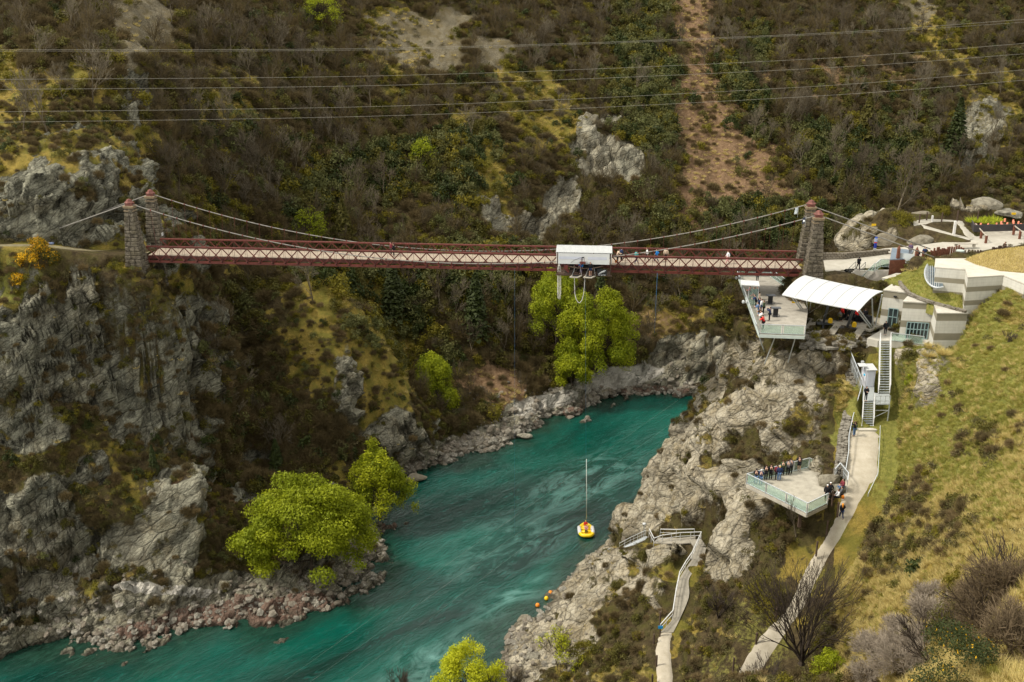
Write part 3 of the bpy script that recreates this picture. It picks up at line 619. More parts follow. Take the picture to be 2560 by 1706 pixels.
def conifer_mesh(name, h, r, n, mat, rng, size=.3):
    t = rng.rand(n) ** .8; lay = np.floor(t * 13) / 13 + rng.rand(n) * .05; a = rng.rand(n) * 6.283
    br = np.floor(a / 6.283 * 9) * .698 + vnoise(np.stack([lay * 31, a * 0, a * 0], 1), 3) * 2; a = br + (rng.rand(n) - .5) * .45
    rr = r * (1 - lay) ** .85 * rng.rand(n) ** .55 * (.8 + .3 * vnoise(np.stack([br * 3, lay * 20, lay], 1), 8))
    z = h * (.06 + .94 * lay) - rr * .22; c = np.stack([np.cos(a) * rr, np.sin(a) * rr, z], 1)
    nn = np.stack([np.cos(a) * .5, np.sin(a) * .5, np.full(n, .8)], 1) + rnd_unit(n, rng) * .5; nn /= np.linalg.norm(nn, axis=1)[:, None]
    v, f, tn = leaves(c, nn, np.full(n, size), np.clip(rng.rand(n) * .7 + .3 * (rr / r), 0, 1), rng, 1.3)
    return np_mesh(name, v, f, [mat], False, {'tone': tn})
def merge(name, meshes):
    bm = bmesh.new(); mats = []; off = []
    for me in meshes:
        base = len(mats); mats += [m for m in me.materials]; n0 = len(bm.faces); bm.from_mesh(me); bm.faces.ensure_lookup_table()
        for f in bm.faces[n0:]: f.material_index += base
    out = bpy.data.meshes.new(name); bm.to_mesh(out); bm.free()
    for m in mats: out.materials.append(m)
    return out
def blades_mesh(name, n, r, h, wid, mat, rng, lean=.5):
    a = rng.rand(n) * 6.283; q = rng.rand(n) ** .5 * r; p = np.stack([np.cos(a) * q, np.sin(a) * q, np.zeros(n) - .03], 1)
    d = np.stack([np.cos(a) * lean * q / r, np.sin(a) * lean * q / r, np.ones(n)], 1) + rnd_unit(n, rng) * .3; d /= np.linalg.norm(d, axis=1)[:, None]
    L = (h * (.6 + .6 * rng.rand(n)))[:, None]; s_ = np.cross(d, rnd_unit(n, rng)); s_ /= np.linalg.norm(s_, axis=1)[:, None]; s_ = s_ * wid
    v = np.stack([p - s_, p + s_, p + d * L + np.stack([np.cos(a), np.sin(a), -np.ones(n) * .6], 1) * L * .25 * lean], 1).reshape(-1, 3)
    return np_mesh(name, v, np.arange(3 * n).reshape(n, 3), [mat], False, {'tone': np.repeat(rng.rand(n), 3)})

# prototypes of scrub, kept out of the scene and placed many times
PROTO = bpy.data.collections.new('scrub_kinds')
KIDX = {}
def proto(kind, me):
    k = len(PROTO.objects); o = bpy.data.objects.new('k%02d_%s' % (k, kind), me); PROTO.objects.link(o); KIDX.setdefault(kind, []).append(k)
def rr_(s): return np.random.RandomState(s)
for s in range(3): proto('brown', twig_mesh('brown', 620, 1.0, 1.5, .022, M_BROWN, rr_(s)))
for s in range(2): proto('grey', twig_mesh('grey', 620, 1.0, 1.5, .020, M_GREY, rr_(s + 5)))
for s in range(2): proto('red', twig_mesh('red', 560, 1.0, 1.25, .022, M_REDTW, rr_(s + 8)))
for s in range(3):
    r = rr_(s + 10); proto('olive', crown_mesh('olive', dome_lobes(1, 1, 1.3, .05, 9, r), 430, .11, M_OLIVE, r, .5))
for s in range(2):
    r = rr_(s + 15); proto('dark', crown_mesh('dark', dome_lobes(1, 1, 1.5, .05, 10, r), 430, .115, M_DARK, r, .5))
for s in range(3):
    r = rr_(s + 20); proto('mid', crown_mesh('mid', dome_lobes(1, 1, 1.4, .1, 9, r, .3), 430, .11, M_MID, r, .5))
for s in range(2):
    r = rr_(s + 25); proto('gorse', crown_mesh('gorse', dome_lobes(1, 1, 1.1, .0, 9, r), 430, .10, M_YOLIVE, r, .5))
for s in range(3):   # thin leafless saplings with pale stems
    r = rr_(s + 30); sk = branch_skel(r, 4.0, .06, .35, 3, 3, .5); proto('sapling', merge('sapling', [skel_mesh('s', sk, M_BARK, .013), twig_mesh('t', 160, .9, 3.6, .016, M_BROWN, r, .9)]))
for s in range(3):
    r = rr_(s + 40); proto('low', crown_mesh('low', dome_lobes(1, 1, .62, -.05, 8, r, .4), 330, .085, M_SCRUBL, r, .5))
for s in range(3): proto('tuss', blades_mesh('tuss', 130, .35, .55, .016, M_TUSS, rr_(s + 50), .8))
for s in range(2): proto('grass', blades_mesh('grass', 120, .5, .28, .016, M_GRASS, rr_(s + 55), .6))
def rock_mesh(name, rng, mat, sc=(1, .8, .6), sub=2, cut=7):
    bm = bmesh.new(); bmesh.ops.create_icosphere(bm, subdivisions=sub, radius=1)
    for i in range(cut):
        n = Vector(rnd_unit(1, rng)[0]); d = rng.uniform(.5, .85)
        for v in bm.verts:
            t = v.co.dot(n) - d
            if t > 0: v.co -= n * t
    for v in bm.verts: v.co = Vector((v.co.x * sc[0], v.co.y * sc[1], v.co.z * sc[2])) * 1.0 + Vector(rng.normal(size=3)) * .02
    me = bpy.data.meshes.new(name); bm.to_mesh(me); bm.free(); me.materials.append(mat); return me
def stone_mat(name, a, b, c):
    t = NT(name); p = t.obj(); n = t.noise(1.6, 7, .65, p, .4); oi = t.n.new('ShaderNodeObjectInfo').outputs['Random']
    col = t.mix(t.ramp(n, [(.35, 0.), (.65, 1.)]), a, b); col = t.mix(t.math('MULTIPLY', oi, .8), col, c)
    st = t.noise(3, 6, .7, t.map(p, (1, 1, 4)))
    return t.fin(col, .9, t.bump(t.math('ADD', n, st), .8, .12), .2)
M_STONE = stone_mat('shore_stone', (.10, .09, .07), (.33, .31, .26), (.16, .13, .095))
M_BOULD = stone_mat('boulder_stone', (.08, .073, .055), (.30, .28, .22), (.19, .16, .11))
for s in range(5): proto('stone', rock_mesh('stone', rr_(s + 60), M_STONE, (1, .7 + .1 * s, .38 + .06 * s), 1, 6))

def scatter(name, label, P, kinds, scl, tilt=.12, rng=rs, zs=None):
    n = len(P)
    if n == 0: return
    idx = np.array([KIDX[k][rng.randint(len(KIDX[k]))] for k in kinds], np.int32)
    me = bpy.data.meshes.new(name); me.vertices.add(n); me.vertices.foreach_set('co', np.asarray(P, np.float32).ravel())
    a = me.attributes.new('pick', 'INT', 'POINT'); a.data.foreach_set('value', idx)
    a = me.attributes.new('turn', 'FLOAT_VECTOR', 'POINT'); t = np.stack([rng.normal(size=n) * tilt, rng.normal(size=n) * tilt, rng.rand(n) * 6.283], 1); a.data.foreach_set('vector', t.astype(np.float32).ravel())
    s3 = np.stack([scl, scl, scl * (rng.uniform(.8, 1.3, n) if zs is None else zs)], 1)
    a = me.attributes.new('size', 'FLOAT_VECTOR', 'POINT'); a.data.foreach_set('vector', s3.astype(np.float32).ravel())
    o = bpy.data.objects.new(name, me); COL.objects.link(o); tag(o, label, kind='stuff')
    ng = bpy.data.node_groups.new(name, 'GeometryNodeTree')
    ng.interface.new_socket('Geometry', in_out='INPUT', socket_type='NodeSocketGeometry'); ng.interface.new_socket('Geometry', in_out='OUTPUT', socket_type='NodeSocketGeometry')
    N = ng.nodes; Lk = ng.links; gi = N.new('NodeGroupInput'); go = N.new('NodeGroupOutput')
    m2p = N.new('GeometryNodeMeshToPoints'); ip = N.new('GeometryNodeInstanceOnPoints'); ci = N.new('GeometryNodeCollectionInfo')
    ci.inputs['Collection'].default_value = PROTO; ci.inputs['Separate Children'].default_value = True; ci.inputs['Reset Children'].default_value = True
    def na(nm, ty):
        q = N.new('GeometryNodeInputNamedAttribute'); q.data_type = ty; q.inputs[0].default_value = nm; return q.outputs['Attribute']
    e2r = N.new('FunctionNodeEulerToRotation'); Lk.new(na('turn', 'FLOAT_VECTOR'), e2r.inputs[0])
    Lk.new(gi.outputs[0], m2p.inputs['Mesh']); Lk.new(m2p.outputs[0], ip.inputs['Points']); Lk.new(ci.outputs[0], ip.inputs['Instance'])
    ip.inputs['Pick Instance'].default_value = True; Lk.new(na('pick', 'INT'), ip.inputs['Instance Index'])
    Lk.new(e2r.outputs[0], ip.inputs['Rotation']); Lk.new(na('size', 'FLOAT_VECTOR'), ip.inputs['Scale']); Lk.new(ip.outputs[0], go.inputs[0])
    md = o.modifiers.new('scatter', 'NODES'); md.node_group = ng
    return o

# candidate places: random points on the land
cF = P3[F]; tri_area = .5 * np.linalg.norm(np.cross(cF[:, 2] - cF[:, 0], cF[:, 3] - cF[:, 1]), axis=1)
fn = np.cross(cF[:, 2] - cF[:, 0], cF[:, 3] - cF[:, 1]); fn /= np.linalg.norm(fn, axis=1)[:, None]
inview = (fu > -180) & (fu < 2740) & (fv > -90) & (fv < 1860)
# faces hidden far behind others from every nearby viewpoint are skipped by facing
viewd = cy_ - np.array([0, 0, CZ]); facing = (fn * viewd).sum(1) / np.linalg.norm(viewd, axis=1) < .25
fa = {k: v[F].mean(1) for k, v in A_all.items()}
low1 = fbm(cy_ * .07, 3, 61); low2 = fbm(cy_ * .05 + 50, 3, 71)
inview2 = (fu > -400) & (fu < 3300) & (fv > -90) & (fv < 2500)
def pick_faces(wt, n, rng=rs, iv=None):
    w = tri_area * np.clip(wt, 0, None) * (inview if iv is None else iv) * facing; tot = w.sum(); k = rng.choice(len(w), n, p=w / tot)
    a = rng.rand(n, 1); b = rng.rand(n, 1); q = cF[k]; p = (q[:, 0] * (1 - a) + q[:, 1] * a) * (1 - b) + (q[:, 3] * (1 - a) + q[:, 2] * a) * b
    return k, p
def E(u, v, ru, rv, ang=0): return patch(fu, fv, [(u, v, ru, rv, ang, 1)], low1 * .8, .4)
isC = (reg == 0); isA = (reg == 1); isR = (reg == 2)
dry = fa['calm'] < .72
above = cy_[:, 2] > 1.3
barefrac = 1 - np.clip(fa['rock'] * 1.1 + fa['scree'] + fa['sand'] + fa['pink'] * .6, 0, 1)
greenz = np.maximum.reduce([E(1620, 230, 120, 230), E(1870, 300, 60, 190, -25), E(2180, 400, 230, 110), E(900, 450, 220, 90, -20), E(1150, 420, 90, 130), E(900, 700, 160, 60), E(1010, 800, 110, 130), E(1200, 700, 120, 80), E(1900, 120, 40, 60), E(1900, 560, 280, 60), E(560, 330, 90, 60)]) * isC
greyz = np.maximum.reduce([E(620, 380, 300, 120), E(1300, 300, 200, 120), E(2300, 130, 250, 160), E(650, 150, 200, 120), E(1080, 780, 80, 60)]) * isC
# hillside scrub
wC = isC * above * barefrac ** 2 * (1 - .93 * fa['brown']) * (1 - .80 * fa['ygr'])
k, p = pick_faces(wC, 15500)
gz_, gy_ = greenz[k], greyz[k]; rr = rs.rand(len(k)); l1 = low1[k]
kinds = []
for i in range(len(k)):
    x = rr[i]; g = .07 + .60 * gz_[i] + .10 * (l1[i] > .25); gr = .025 + .16 * gy_[i]; yg = .06 + .22 * fa['ygr'][k[i]]
    if x < g: kinds.append('mid' if (rs.rand() < .5) else ('dark' if rs.rand() < .6 else 'olive'))
    elif x < g + gr: kinds.append('grey')
    elif x < g + gr + .09 + yg: kinds.append('gorse')
    elif x < g + gr + .27 + yg: kinds.append('olive')
    elif x < g + gr + .37: kinds.append('red')
    elif x < g + gr + .46: kinds.append('sapling')
    else: kinds.append('brown')
sc = rs.uniform(.8, 1.9, len(k)) * (1 + .35 * gz_); p[:, 2] -= .15
scatter('hillside_scrub', 'mixed leafless and evergreen scrub covering the far side of the gorge', p, kinds, sc)
# low growth in the bracken and grass patches
wC2 = isC * above * (fa['brown'] + .9 * fa['ygr'] + .15 * fa['scree']) * (1 - fa['rock'])
k, p = pick_faces(wC2, 3200); kinds = [('red' if fa['brown'][i] > .4 else 'low' if rs.rand() < .5 else 'gorse') if rs.rand() < (.2 if fa['brown'][i] > .4 else .5) else 'tuss' for i in k]
scatter('dry_bracken', 'dry bracken and tussock on the open strips of the hillside', p, kinds, rs.uniform(.5, 1.3, len(k)))
# left bluff, spur and gully
gully = np.maximum(E(600, 950, 110, 330, 0), E(700, 1130, 260, 130, -10)) * isA
spur = E(860, 850, 200, 200, 30) * isA
wA = isA * above * (barefrac ** 1.3 + .05) * dry * (1 - .6 * fa['ygr']) * (1 + .9 * gully)
k, p = pick_faces(wA, 5600); kinds = []
for i in k:
    x = rs.rand(); g = gully[i]
    if x < .30 + .25 * g: kinds.append('brown')
    elif x < .42 + .25 * g: kinds.append('red')
    elif x < .66 + .1 * g: kinds.append('low')
    elif x < .80 + .06 * g: kinds.append('olive')
    elif x < .88: kinds.append('gorse')
    elif x < .93: kinds.append('dark' if rs.rand() < .6 else 'mid')
    else: kinds.append('tuss')
sc = rs.uniform(.35, .95, len(k)) * (1 + .9 * gully[k]); scatter('cliff_scrub', 'brown and olive scrub growing on the left bluff and spur', p, kinds, sc)
# near bank
slopeR = ((fu > 2095 - .0 * fv) & (cy_[:, 1] < 110)) * isR
edge_brush = (1.6 * np.maximum(E(2165, 1320, 55, 130, -35), E(2250, 1240, 90, 60, -40)) + E(2500, 1080, 130, 70, -20) + E(2330, 1330, 200, 60, -10) * .6) * slopeR
wR = isR * above * dry * (barefrac ** 1.6 + .05) * np.where(slopeR > 0, .12 + 1.6 * edge_brush, 1.0) * np.where(cy_[:, 2] > 42, .25, 1) * (1 - .6 * fa['ggr'])
k, p = pick_faces(wR, 8600, rs, inview2); kinds = []
for i in k:
    x = rs.rand()
    kinds.append('low' if x < .50 else 'red' if x < .62 else 'brown' if x < .76 else 'olive' if x < .86 else 'gorse' if x < .91 else 'tuss')
dist = np.linalg.norm(cy_[k] - np.array([0, 0, CZ]), axis=1)
scatter('bank_scrub', 'low brown matagouri and thyme scrub on the near river bank', p, kinds, rs.uniform(.3, .85, len(k)))
wT = isR * above * (fa['calm'] < .8) * (slopeR * (.5 + .5 * fa['ygr']) + .18 * (fa['ggr'] + fa['ygr']) * (slopeR == 0)) * (1 - fa['rock'])
k, p = pick_faces(wT, 30000, rs, inview2); kinds = ['grass' if rs.rand() < .25 + .65 * fa['ggr'][i] else 'tuss' for i in k]
scatter('tussock_grass', 'golden and green tussock grass on the right hand slope', p, kinds, rs.uniform(.32, .85, len(k)), .2)
# loose stones along both shores
sh = (cy_[:, 2] > -.15) & (cy_[:, 2] < 6) & (cy_[:, 1] < 200)
wS = sh * (.25 + patch(fu, fv, [(a, b, c, d, e, 1) for a, b, c, d, e, _ in rock_shore] + [(1330, 1620, 110, 110, 0, 1)], low1 * .5)) * (1 - fa['sand']) * (1 + 2 * (cy_[:, 2] < 1.5))
wS = wS * np.where(E(1180, 1110, 230, 60, -18) > .3, 1.8, 1)
k, p = pick_faces(wS, 5200); sc = .12 + .85 * rs.rand(len(k)) ** 4 * 1.0; sc = np.where(cy_[k][:, 1] < 130, sc * .75, sc * 1.15)
scatter('shore_stones', 'broken grey stones along the waterline of both banks', p, ['stone'] * len(k), sc, .45)

# ---- trees and bushes one can tell apart
def tree(name, u, v, crown_me, trunk_me, label, cat, group=None, rz=None, sc=1.0, at=None, trunk_name='trunk', crown_name='crown'):
    h = Vector(at) if at is not None else hit(u, v)
    if h is None: return None
    o = empty(name, h - Vector((0, 0, .15)), rs.rand() * 6.28 if rz is None else rz); o.scale = (sc,) * 3
    tag(o, label, cat, group)
    if trunk_me: c = bpy.data.objects.new(trunk_name, trunk_me); link(c, o)
    if crown_me: c = bpy.data.objects.new(crown_name, crown_me); link(c, o)
    return o
def irregular(L, r):
    out = []
    for c, q in L:
        if r.rand() < .10: continue
        k = .75 + .55 * r.rand(); out.append(((c[0] * (1 + .12 * r.normal()), c[1], c[2] * (1 + .05 * r.normal())), (q[0] * k, q[1] * k, q[2] * k)))
    return out
def willow(u, v, rx, h, n, label, at=None, mat=None, name='willow_tree', seed=1, size=.16, ry=None, base=None, lobes=None, group='bright green willows by the river'):
    r = rr_(seed); ry = ry or rx; base = .07 * h if base is None else base
    L = lobes or irregular(dome_lobes(rx, ry, h, base, int(40 + rx * 9), r, .15 if rx > 7 else .18), r)
    cm = crown_mesh('crown', L, n, size, mat or M_WILLOW, r, .55, 1.1)
    sk = branch_skel(r, h * .98, .035 * h ** .8 + .05, .55, 4, 3, .30, .15, .72)
    tm = skel_mesh('trunk', sk, M_DBARK, .03)
    return tree(name, u, v, cm, tm, label, 'tree', group, 0, 1, at)
willow(775, 1425, 11.0, 13.6, 62000, 'largest bright green willow, spreading over the rocks of the left shore', seed=1, ry=6.5, at=tuple(PZ(780, 1422, 3)))
willow(940, 1290, 5.4, 11.8, 22000, 'upright willow behind the right edge of the largest willow, below the grassy spur', seed=2, ry=4.5, at=tuple(PZ(950, 1290, 2)))
willow(1085, 1030, 5.3, 12.5, 20000, 'round willow standing alone between the spur and the stony beach', seed=3, at=tuple(PZ(1085, 1035, 3)))
willow(1490, 930, 9.0, 17.5, 46000, 'large willow crown right of centre under the middle of the bridge', seed=4, ry=6, at=tuple(PZ(1490, 925, 7)))
willow(1400, 850, 7.2, 15.5, 28000, 'yellow green willow top just under the white bungy shed', seed=5, at=tuple(PY(1392, 858, 190)))
willow(1430, 955, 4.3, 7.0, 11000, 'small low willow at the foot of the large one above the rocks', seed=6, at=tuple(PZ(1432, 958, 5.5)))
willow(772, 600, 4.2, 6.2, 2600, 'small bright tree right behind the left part of the bridge', seed=7, at=tuple(hit(776, 594)), group='bright trees up the hillside', name='bright_tree')
willow(1060, 440, 3.8, 8.5, 2600, 'bright tree alone on the hillside above the middle of the bridge', seed=8, at=tuple(PY(1060, 438, 221)), group='bright trees up the hillside', name='bright_tree')
willow(800, 50, 5.5, 6.5, 2600, 'bright tree at the top edge of the hillside', seed=9, at=tuple(PY(805, 55, 250)), group='bright trees up the hillside', name='bright_tree')
willow(1180, 1700, 4.6, 7.4, 15000, 'young yellow willow at the bottom edge beside the river stones', seed=10, mat=M_WILLOW2, size=.11, at=tuple(PZ(1172, 1745, .6)))
r = rr_(77); sk = branch_skel(r, 8.2, .10, .42, 4, 3, .22, .35, .8)
tips = [pts[-1] for pts, rad, k in sk if k == 4 and r.rand() < .2]
tree('sapling_tree', 1400, 1690, crown_mesh('crown', [(tuple(t), (.4, .4, .32)) for t in tips], 2200, .08, M_WILLOW2, r, .9), skel_mesh('trunk', sk, M_BARK, .018), 'thin sapling with sparse yellow leaf tips over the near shore', 'tree', at=tuple(PZ(1395, 1672, 3.2)))

# conifers
cm1 = conifer_mesh('crown', 10, 3.1, 3600, M_DARK, rr_(90), .26); cm2 = conifer_mesh('crown', 10, 3.6, 3600, M_OLIVE, rr_(91), .27); cm3 = conifer_mesh('crown', 10, 2.4, 2600, M_DARK, rr_(92), .24)
ct = skel_mesh('trunk', [([Vector((0, 0, -.5)), Vector((0, 0, 5)), Vector((0, 0, 9.6))], [.22, .14, .03], 0)], M_DBARK)
cons = [(2385,388,1.45,0,'broad dark conifer, tallest on the right hillside','con'),(2165,345,1.15,1,'olive conifer left of the tallest dark one on the right hillside','con'),(2280,435,.85,1,'small yellow green conifer below the tallest dark one','con'),
 (1190,845,1.35,0,'dark spruce behind the beach, left of the large willow','con'),(985,800,1.3,0,'dark spruce in the gully under the bridge','con'),(860,605,.9,1,'olive conifer beside the small bright tree behind the bridge','con'),(1900,320,.8,1,'slim olive conifer by the bracken strip','con'),
 (695,1200,.72,0,'small green spruce behind the largest willow','con'),(386,1180,.42,2,'little dark fir on the left bluff','con')]
for u, v, s, kk, lb, g in cons: tree('conifer_tree', u, v, (cm1, cm2, cm3)[kk], ct, lb, 'conifer', 'conifers in the gorge', sc=s)
grpc = [(2100,500,.75,1),(2050,470,.6,0),(2200,490,.8,0),(2130,440,.6,1),(2250,500,.7,1),(1835,590,.6,0),(1700,590,.5,1),(1640,560,.45,1),(1500,760,.9,2),(960,700,.8,2),(900,740,.7,1),(1060,660,.55,1),(1290,700,.6,0),(1660,720,.6,2),(1780,700,.6,2)]
for u, v, s, kk in grpc: tree('evergreen_tree', u, v, (cm1, cm2, cm3)[kk], ct, 'one of the smaller evergreens mixed into the far hillside scrub', 'evergreen', 'small evergreens among the hillside scrub', sc=s)
# round evergreen shrubs with pale green heads
shr = []
for s in range(3):
    r = rr_(100 + s); shr.append(crown_mesh('crown', dome_lobes(2.4, 2.4, 4.2, .3, 20, r, .26), 1500, .17, M_MID, r, .4))
trk = skel_mesh('trunk', branch_skel(rr_(104), 3.4, .11, .5, 2, 3, .35), M_DBARK, .03)
spots = [(1490,200),(1620,250),(1580,300),(1640,330),(1700,130),(1910,110),(1900,150),(1890,240),(1940,270),(1960,320),(1930,360),(1640,410),(1660,370),(1160,440),(1180,490),(1150,520),(640,480),(600,440),(700,450),(880,560),(1000,590),(2300,250),(2320,290),(2200,330),(2330,330),(2000,560),(1850,600),(1760,560),(900,840),(930,870),(870,820),(1010,850),(1130,900),(1820,740),(1770,760),(1640,120),(1460,90),(1560,150),(2360,240),(1560,560),(1600,600),(1330,640),(1230,660)]
for i, (u, v) in enumerate(spots): tree('evergreen_shrub', u, v, shr[i % 3], trk, 'rounded grey green shrub among the brown scrub of the far hillside', 'shrub', 'rounded evergreen shrubs on the hillside', sc=.65 + .5 * rs.rand())
# leafless trees with visible trunks
bt = []
for s in range(5):
    r = rr_(120 + s); sk = branch_skel(r, 10.5, .13, .42, 4, 3, .42, .35, .6)
    bt.append((skel_mesh('trunk', sk, M_PBARK if s % 2 else M_BARK, .03, 5, 0, 0), skel_mesh('branches', sk, M_BARK if s % 2 else M_PBARK, .022, 5, 1, 9)))
spots = [(700,400),(840,385),(870,300),(620,450),(690,540),(560,500),(780,330),(740,450),(430,470),(500,330),(950,560),(900,500),(1180,350),(1120,300),(1300,150),(1350,130),(1450,80),(1500,60),(1640,160),(1400,300),(1620,470),(1700,120),(1820,120),(1870,200),(1960,180),(2000,220),(2040,140),(2080,210),(2100,90),(2180,130),(2240,110),(2010,420),(2080,400),(2150,470),(2220,440),(2260,380),(2000,330),(2050,300),(2240,540),(2300,450),(2350,470),(2420,470),(2480,440),(2520,380),(2500,240),(1860,620),(1780,620),(1560,640),(1480,640),(1220,760),(1260,780),(1100,770),(1140,800),(1180,900),(1260,880),(1300,800),(1320,840),(1640,800),(1700,760),(1800,730),(1620,720),(1560,700),(1840,680),(540,920),(600,1000),(560,820),(640,1060),(700,1150),(620,900),(580,1080),(660,1170),(1020,740),(780,760),(940,660),(100,170),(230,260),(60,60),(180,90),(240,190),(280,60),(160,260),(430,60),(520,120),(760,150),(60,330),(120,330)]
spots += [(1740 + 780 * rs.rand(), 70 + 400 * rs.rand()) for i in range(40)] + [(1150 + 450 * rs.rand(), 20 + 260 * rs.rand()) for i in range(14)] + [(460 + 500 * rs.rand(), 60 + 480 * rs.rand()) for i in range(22)]
for i, (u, v) in enumerate(spots):
    a, b = bt[i % 5]; near = v > 650 and u < 740
    t_ = tree('bare_tree', u, v, b, a, 'leafless grey tree with thin trunk standing in the gorge scrub', 'tree', 'leafless trees in the gorge scrub', sc=(.55 if near else .7) + .45 * rs.rand(), crown_name='branches')
# foreground leafless trees on the near bank
def bare_fore(u, v, z, h, spread, stems, label, seed, mat=M_DBARK, twigs=None, name='bare_tree', y=None, leafmat=None, minr=.016, br=.30, kids=2):
    r = rr_(seed); mb = []; segs_all = []
    for s in range(stems):
        sk = branch_skel(r, h, .05 + .010 * h, br, 4, kids, .36, .5, .70); a = 6.283 * s / stems + r.rand(); ln = spread * (.35 + .65 * r.rand()) if stems > 1 else 0
        M_ = Matrix.Rotation(ln, 3, Vector((math.cos(a), math.sin(a), 0)))
        segs_all += [([M_ @ p for p in pts], rad, k) for pts, rad, k in sk]
    return tree(name, 0, 0, skel_mesh('branches', segs_all, mat, minr, 5, 1, 9), skel_mesh('trunk', segs_all, mat, .03, 6, 0, 0), label, 'tree', None, 0, 1, at=tuple(PZ(u, v, z)) if y is None else tuple(PY(u, v, y)), crown_name='branches')
def ground_at(u, v, dz=0):
    h = hit(u, v); return tuple(h + Vector((0, 0, dz)))
bare_fore(2005, 1650, 0, 10.5, .62, 9, 'tall dark leafless tree fanning out in front of the gravel path', 201, y=gz and hit(2060, 1640).y - 1)
bare_fore(1905, 1760, 0, 5.2, .6, 4, 'dark leafless tree at the bottom edge beside the gravel path', 202, y=72)
bare_fore(1795, 1545, 0, 4.2, .7, 4, 'spreading leafless thorn tree between the two paths', 203, y=hit(1795, 1545).y)
bare_fore(1000, 1760, 0, 4.6, .5, 3, 'thin leafless sapling at the bottom edge left of the yellow willow', 204, y=88)
bare_fore(2500, 1640, 0, 7.4, .5, 4, 'purple brown leafless tree at the lower right edge', 205, y=46, mat=M_DBARK)
bare_fore(2350, 1700, 0, 5.5, .5, 3, 'slim leafless tree between the grey twig thicket and the right edge', 206, y=48)
bare_fore(1992, 1330, 0, 4.6, .15, 1, 'slender leafless sapling in front of the lower viewing platform', 207, y=84.5, mat=M_BARK, minr=.01)
bare_fore(2520, 855, 0, 1.9, .5, 3, 'small bare shrub on the green slope at the right edge', 208, y=hit(2520, 855).y, mat=M_BARK, minr=.01)
bare_fore(1290, 1725, 0, 3.4, .5, 3, 'bare scrubby sapling at the bottom edge between yellow willow and shore stones', 209, y=hit(1300, 1690).y - 1, mat=M_BARK, minr=.012)
def shrub(u, v, rx, h, n, size, mat, label, seed, name='shrub', at=None, mat2=None, f2=0, group=None, twig=False, lr=.3, cat='shrub', wid=.014):
    r = rr_(seed)
    if twig: cm = twig_mesh('branches', n, rx, h, wid, mat, r, .8)
    else: cm = crown_mesh('foliage', dome_lobes(rx, rx, h, 0, 22, r, lr), n, size, mat, r, .55, 1.2, mat2, f2)
    sk = branch_skel(r, h * .8, .03 + .015 * h, .6, 2, 3, .3); tm = skel_mesh('stem', sk, M_DBARK, .012)
    return tree(name, u, v, cm, tm, label, cat, group, 0, 1, at, 'stem', 'branches' if twig else 'foliage')
shrub(1915, 1525, 2.4, 3.6, 5200, .085, M_YOLIVE, 'round yellow green bush in front of the gravel path near the tall bare tree', 301)
shrub(2110, 1690, 1.9, 2.8, 3600, .075, M_WILLOW, 'bright green bush at the bottom beside the path tree', 302, at=ground_at(2085, 1690))
shrub(2290, 1440, .95, 1.7, 900, .12, M_DARK, 'dark green broom bush alone on the grass slope', 303)
shrub(2395, 1480, 1.1, 1.6, 1800, .06, M_YOLIVE, 'small yellow green bush right of the dark broom', 304)
shrub(2410, 1640, 1.9, 3.0, 3600, .065, M_OLIVE, 'large olive bush between twig thicket and right edge trees', 305, at=ground_at(2380, 1610))
shrub(2390, 1720, 1.9, 2.4, 6500, .045, M_DARK, 'dark green broom with yellow flowers at the bottom right', 306, at=ground_at(2380, 1695), mat2=M_GORSE, f2=.03)
def thicket(u, v, rx, h, mat, label, seed, group, stems=9, minr=.011):
    r = rr_(seed); segs = []
    for s in range(stems):
        sk = branch_skel(r, h * 1.3, .035, .5, 4, 3, .30, .2, .74); a = r.rand() * 6.283; M_ = Matrix.Rotation(.25 + .8 * r.rand(), 3, Vector((math.cos(a), math.sin(a), 0))); off = Vector((math.sin(a), -math.cos(a), 0)) * rx * .35 * r.rand()
        segs += [([M_ @ p + off for p in pts], rad, k) for pts, rad, k in sk]
    return tree('leafless_thicket', u, v, skel_mesh('branches', segs, mat, minr, 3, 1, 9), skel_mesh('stem', segs, mat, .02, 4, 0, 0), label, 'thicket', group, 0, 1, ground_at(u, v), 'stem', 'branches')
M_PTWIG = plain('pale_twig_bark', (.30, .25, .19), .9, .25, 3, .1); M_BTWIG = plain('brown_twig_bark', (.15, .11, .065), .9, .3, 3, .1)
for i, (u, v, rx, h) in enumerate([(2270,1690,1.9,3.0),(2200,1640,1.4,2.2),(2350,1560,1.5,2.2),(2240,1590,1.3,1.9),(2330,1500,1.2,1.7),(2180,1700,1.3,2.0),(2290,1640,1.5,2.6)]):
    thicket(u, v, rx, h, M_PTWIG, 'pale grey leafless thicket on the lower right slope', 310 + i, 'pale twig thickets at the lower right')
for i, (u, v, rx, h) in enumerate([(2480,1560,1.7,2.8),(2540,1480,1.6,2.6),(2550,1640,1.5,2.6),(2440,1500,1.2,1.8)]):
    thicket(u, v, rx, h, M_BTWIG, 'brown leafless thicket along the right edge', 320 + i, 'brown thickets along the right edge')
for i, (u, v, rx, h, lb) in enumerate([(1650,1590,0,0,''),]): pass
shrub(2330, 1700, 1.3, 2.0, 2600, .06, M_REDTW, 'rust brown bush at the bottom left of the twig thicket', 330, at=ground_at(2150, 1720))
shrub(1925, 1330, 2.1, 3.3, 3800, .085, M_OLIVE, 'olive brown bush under the edge of the lower viewing platform', 331, at=tuple(PY(1915, 1335, 97)))
shrub(2078, 1195, .8, 1.5, 900, .07, M_YOLIVE, 'yellow bush at the back corner of the lower viewing platform', 332, at=tuple(PZ(2082, 1190, 28.4)))
shrub(2272, 905, 1.4, 1.7, 1800, .07, M_OLIVE, 'dense olive bush beside the top of the metal stairs', 333)
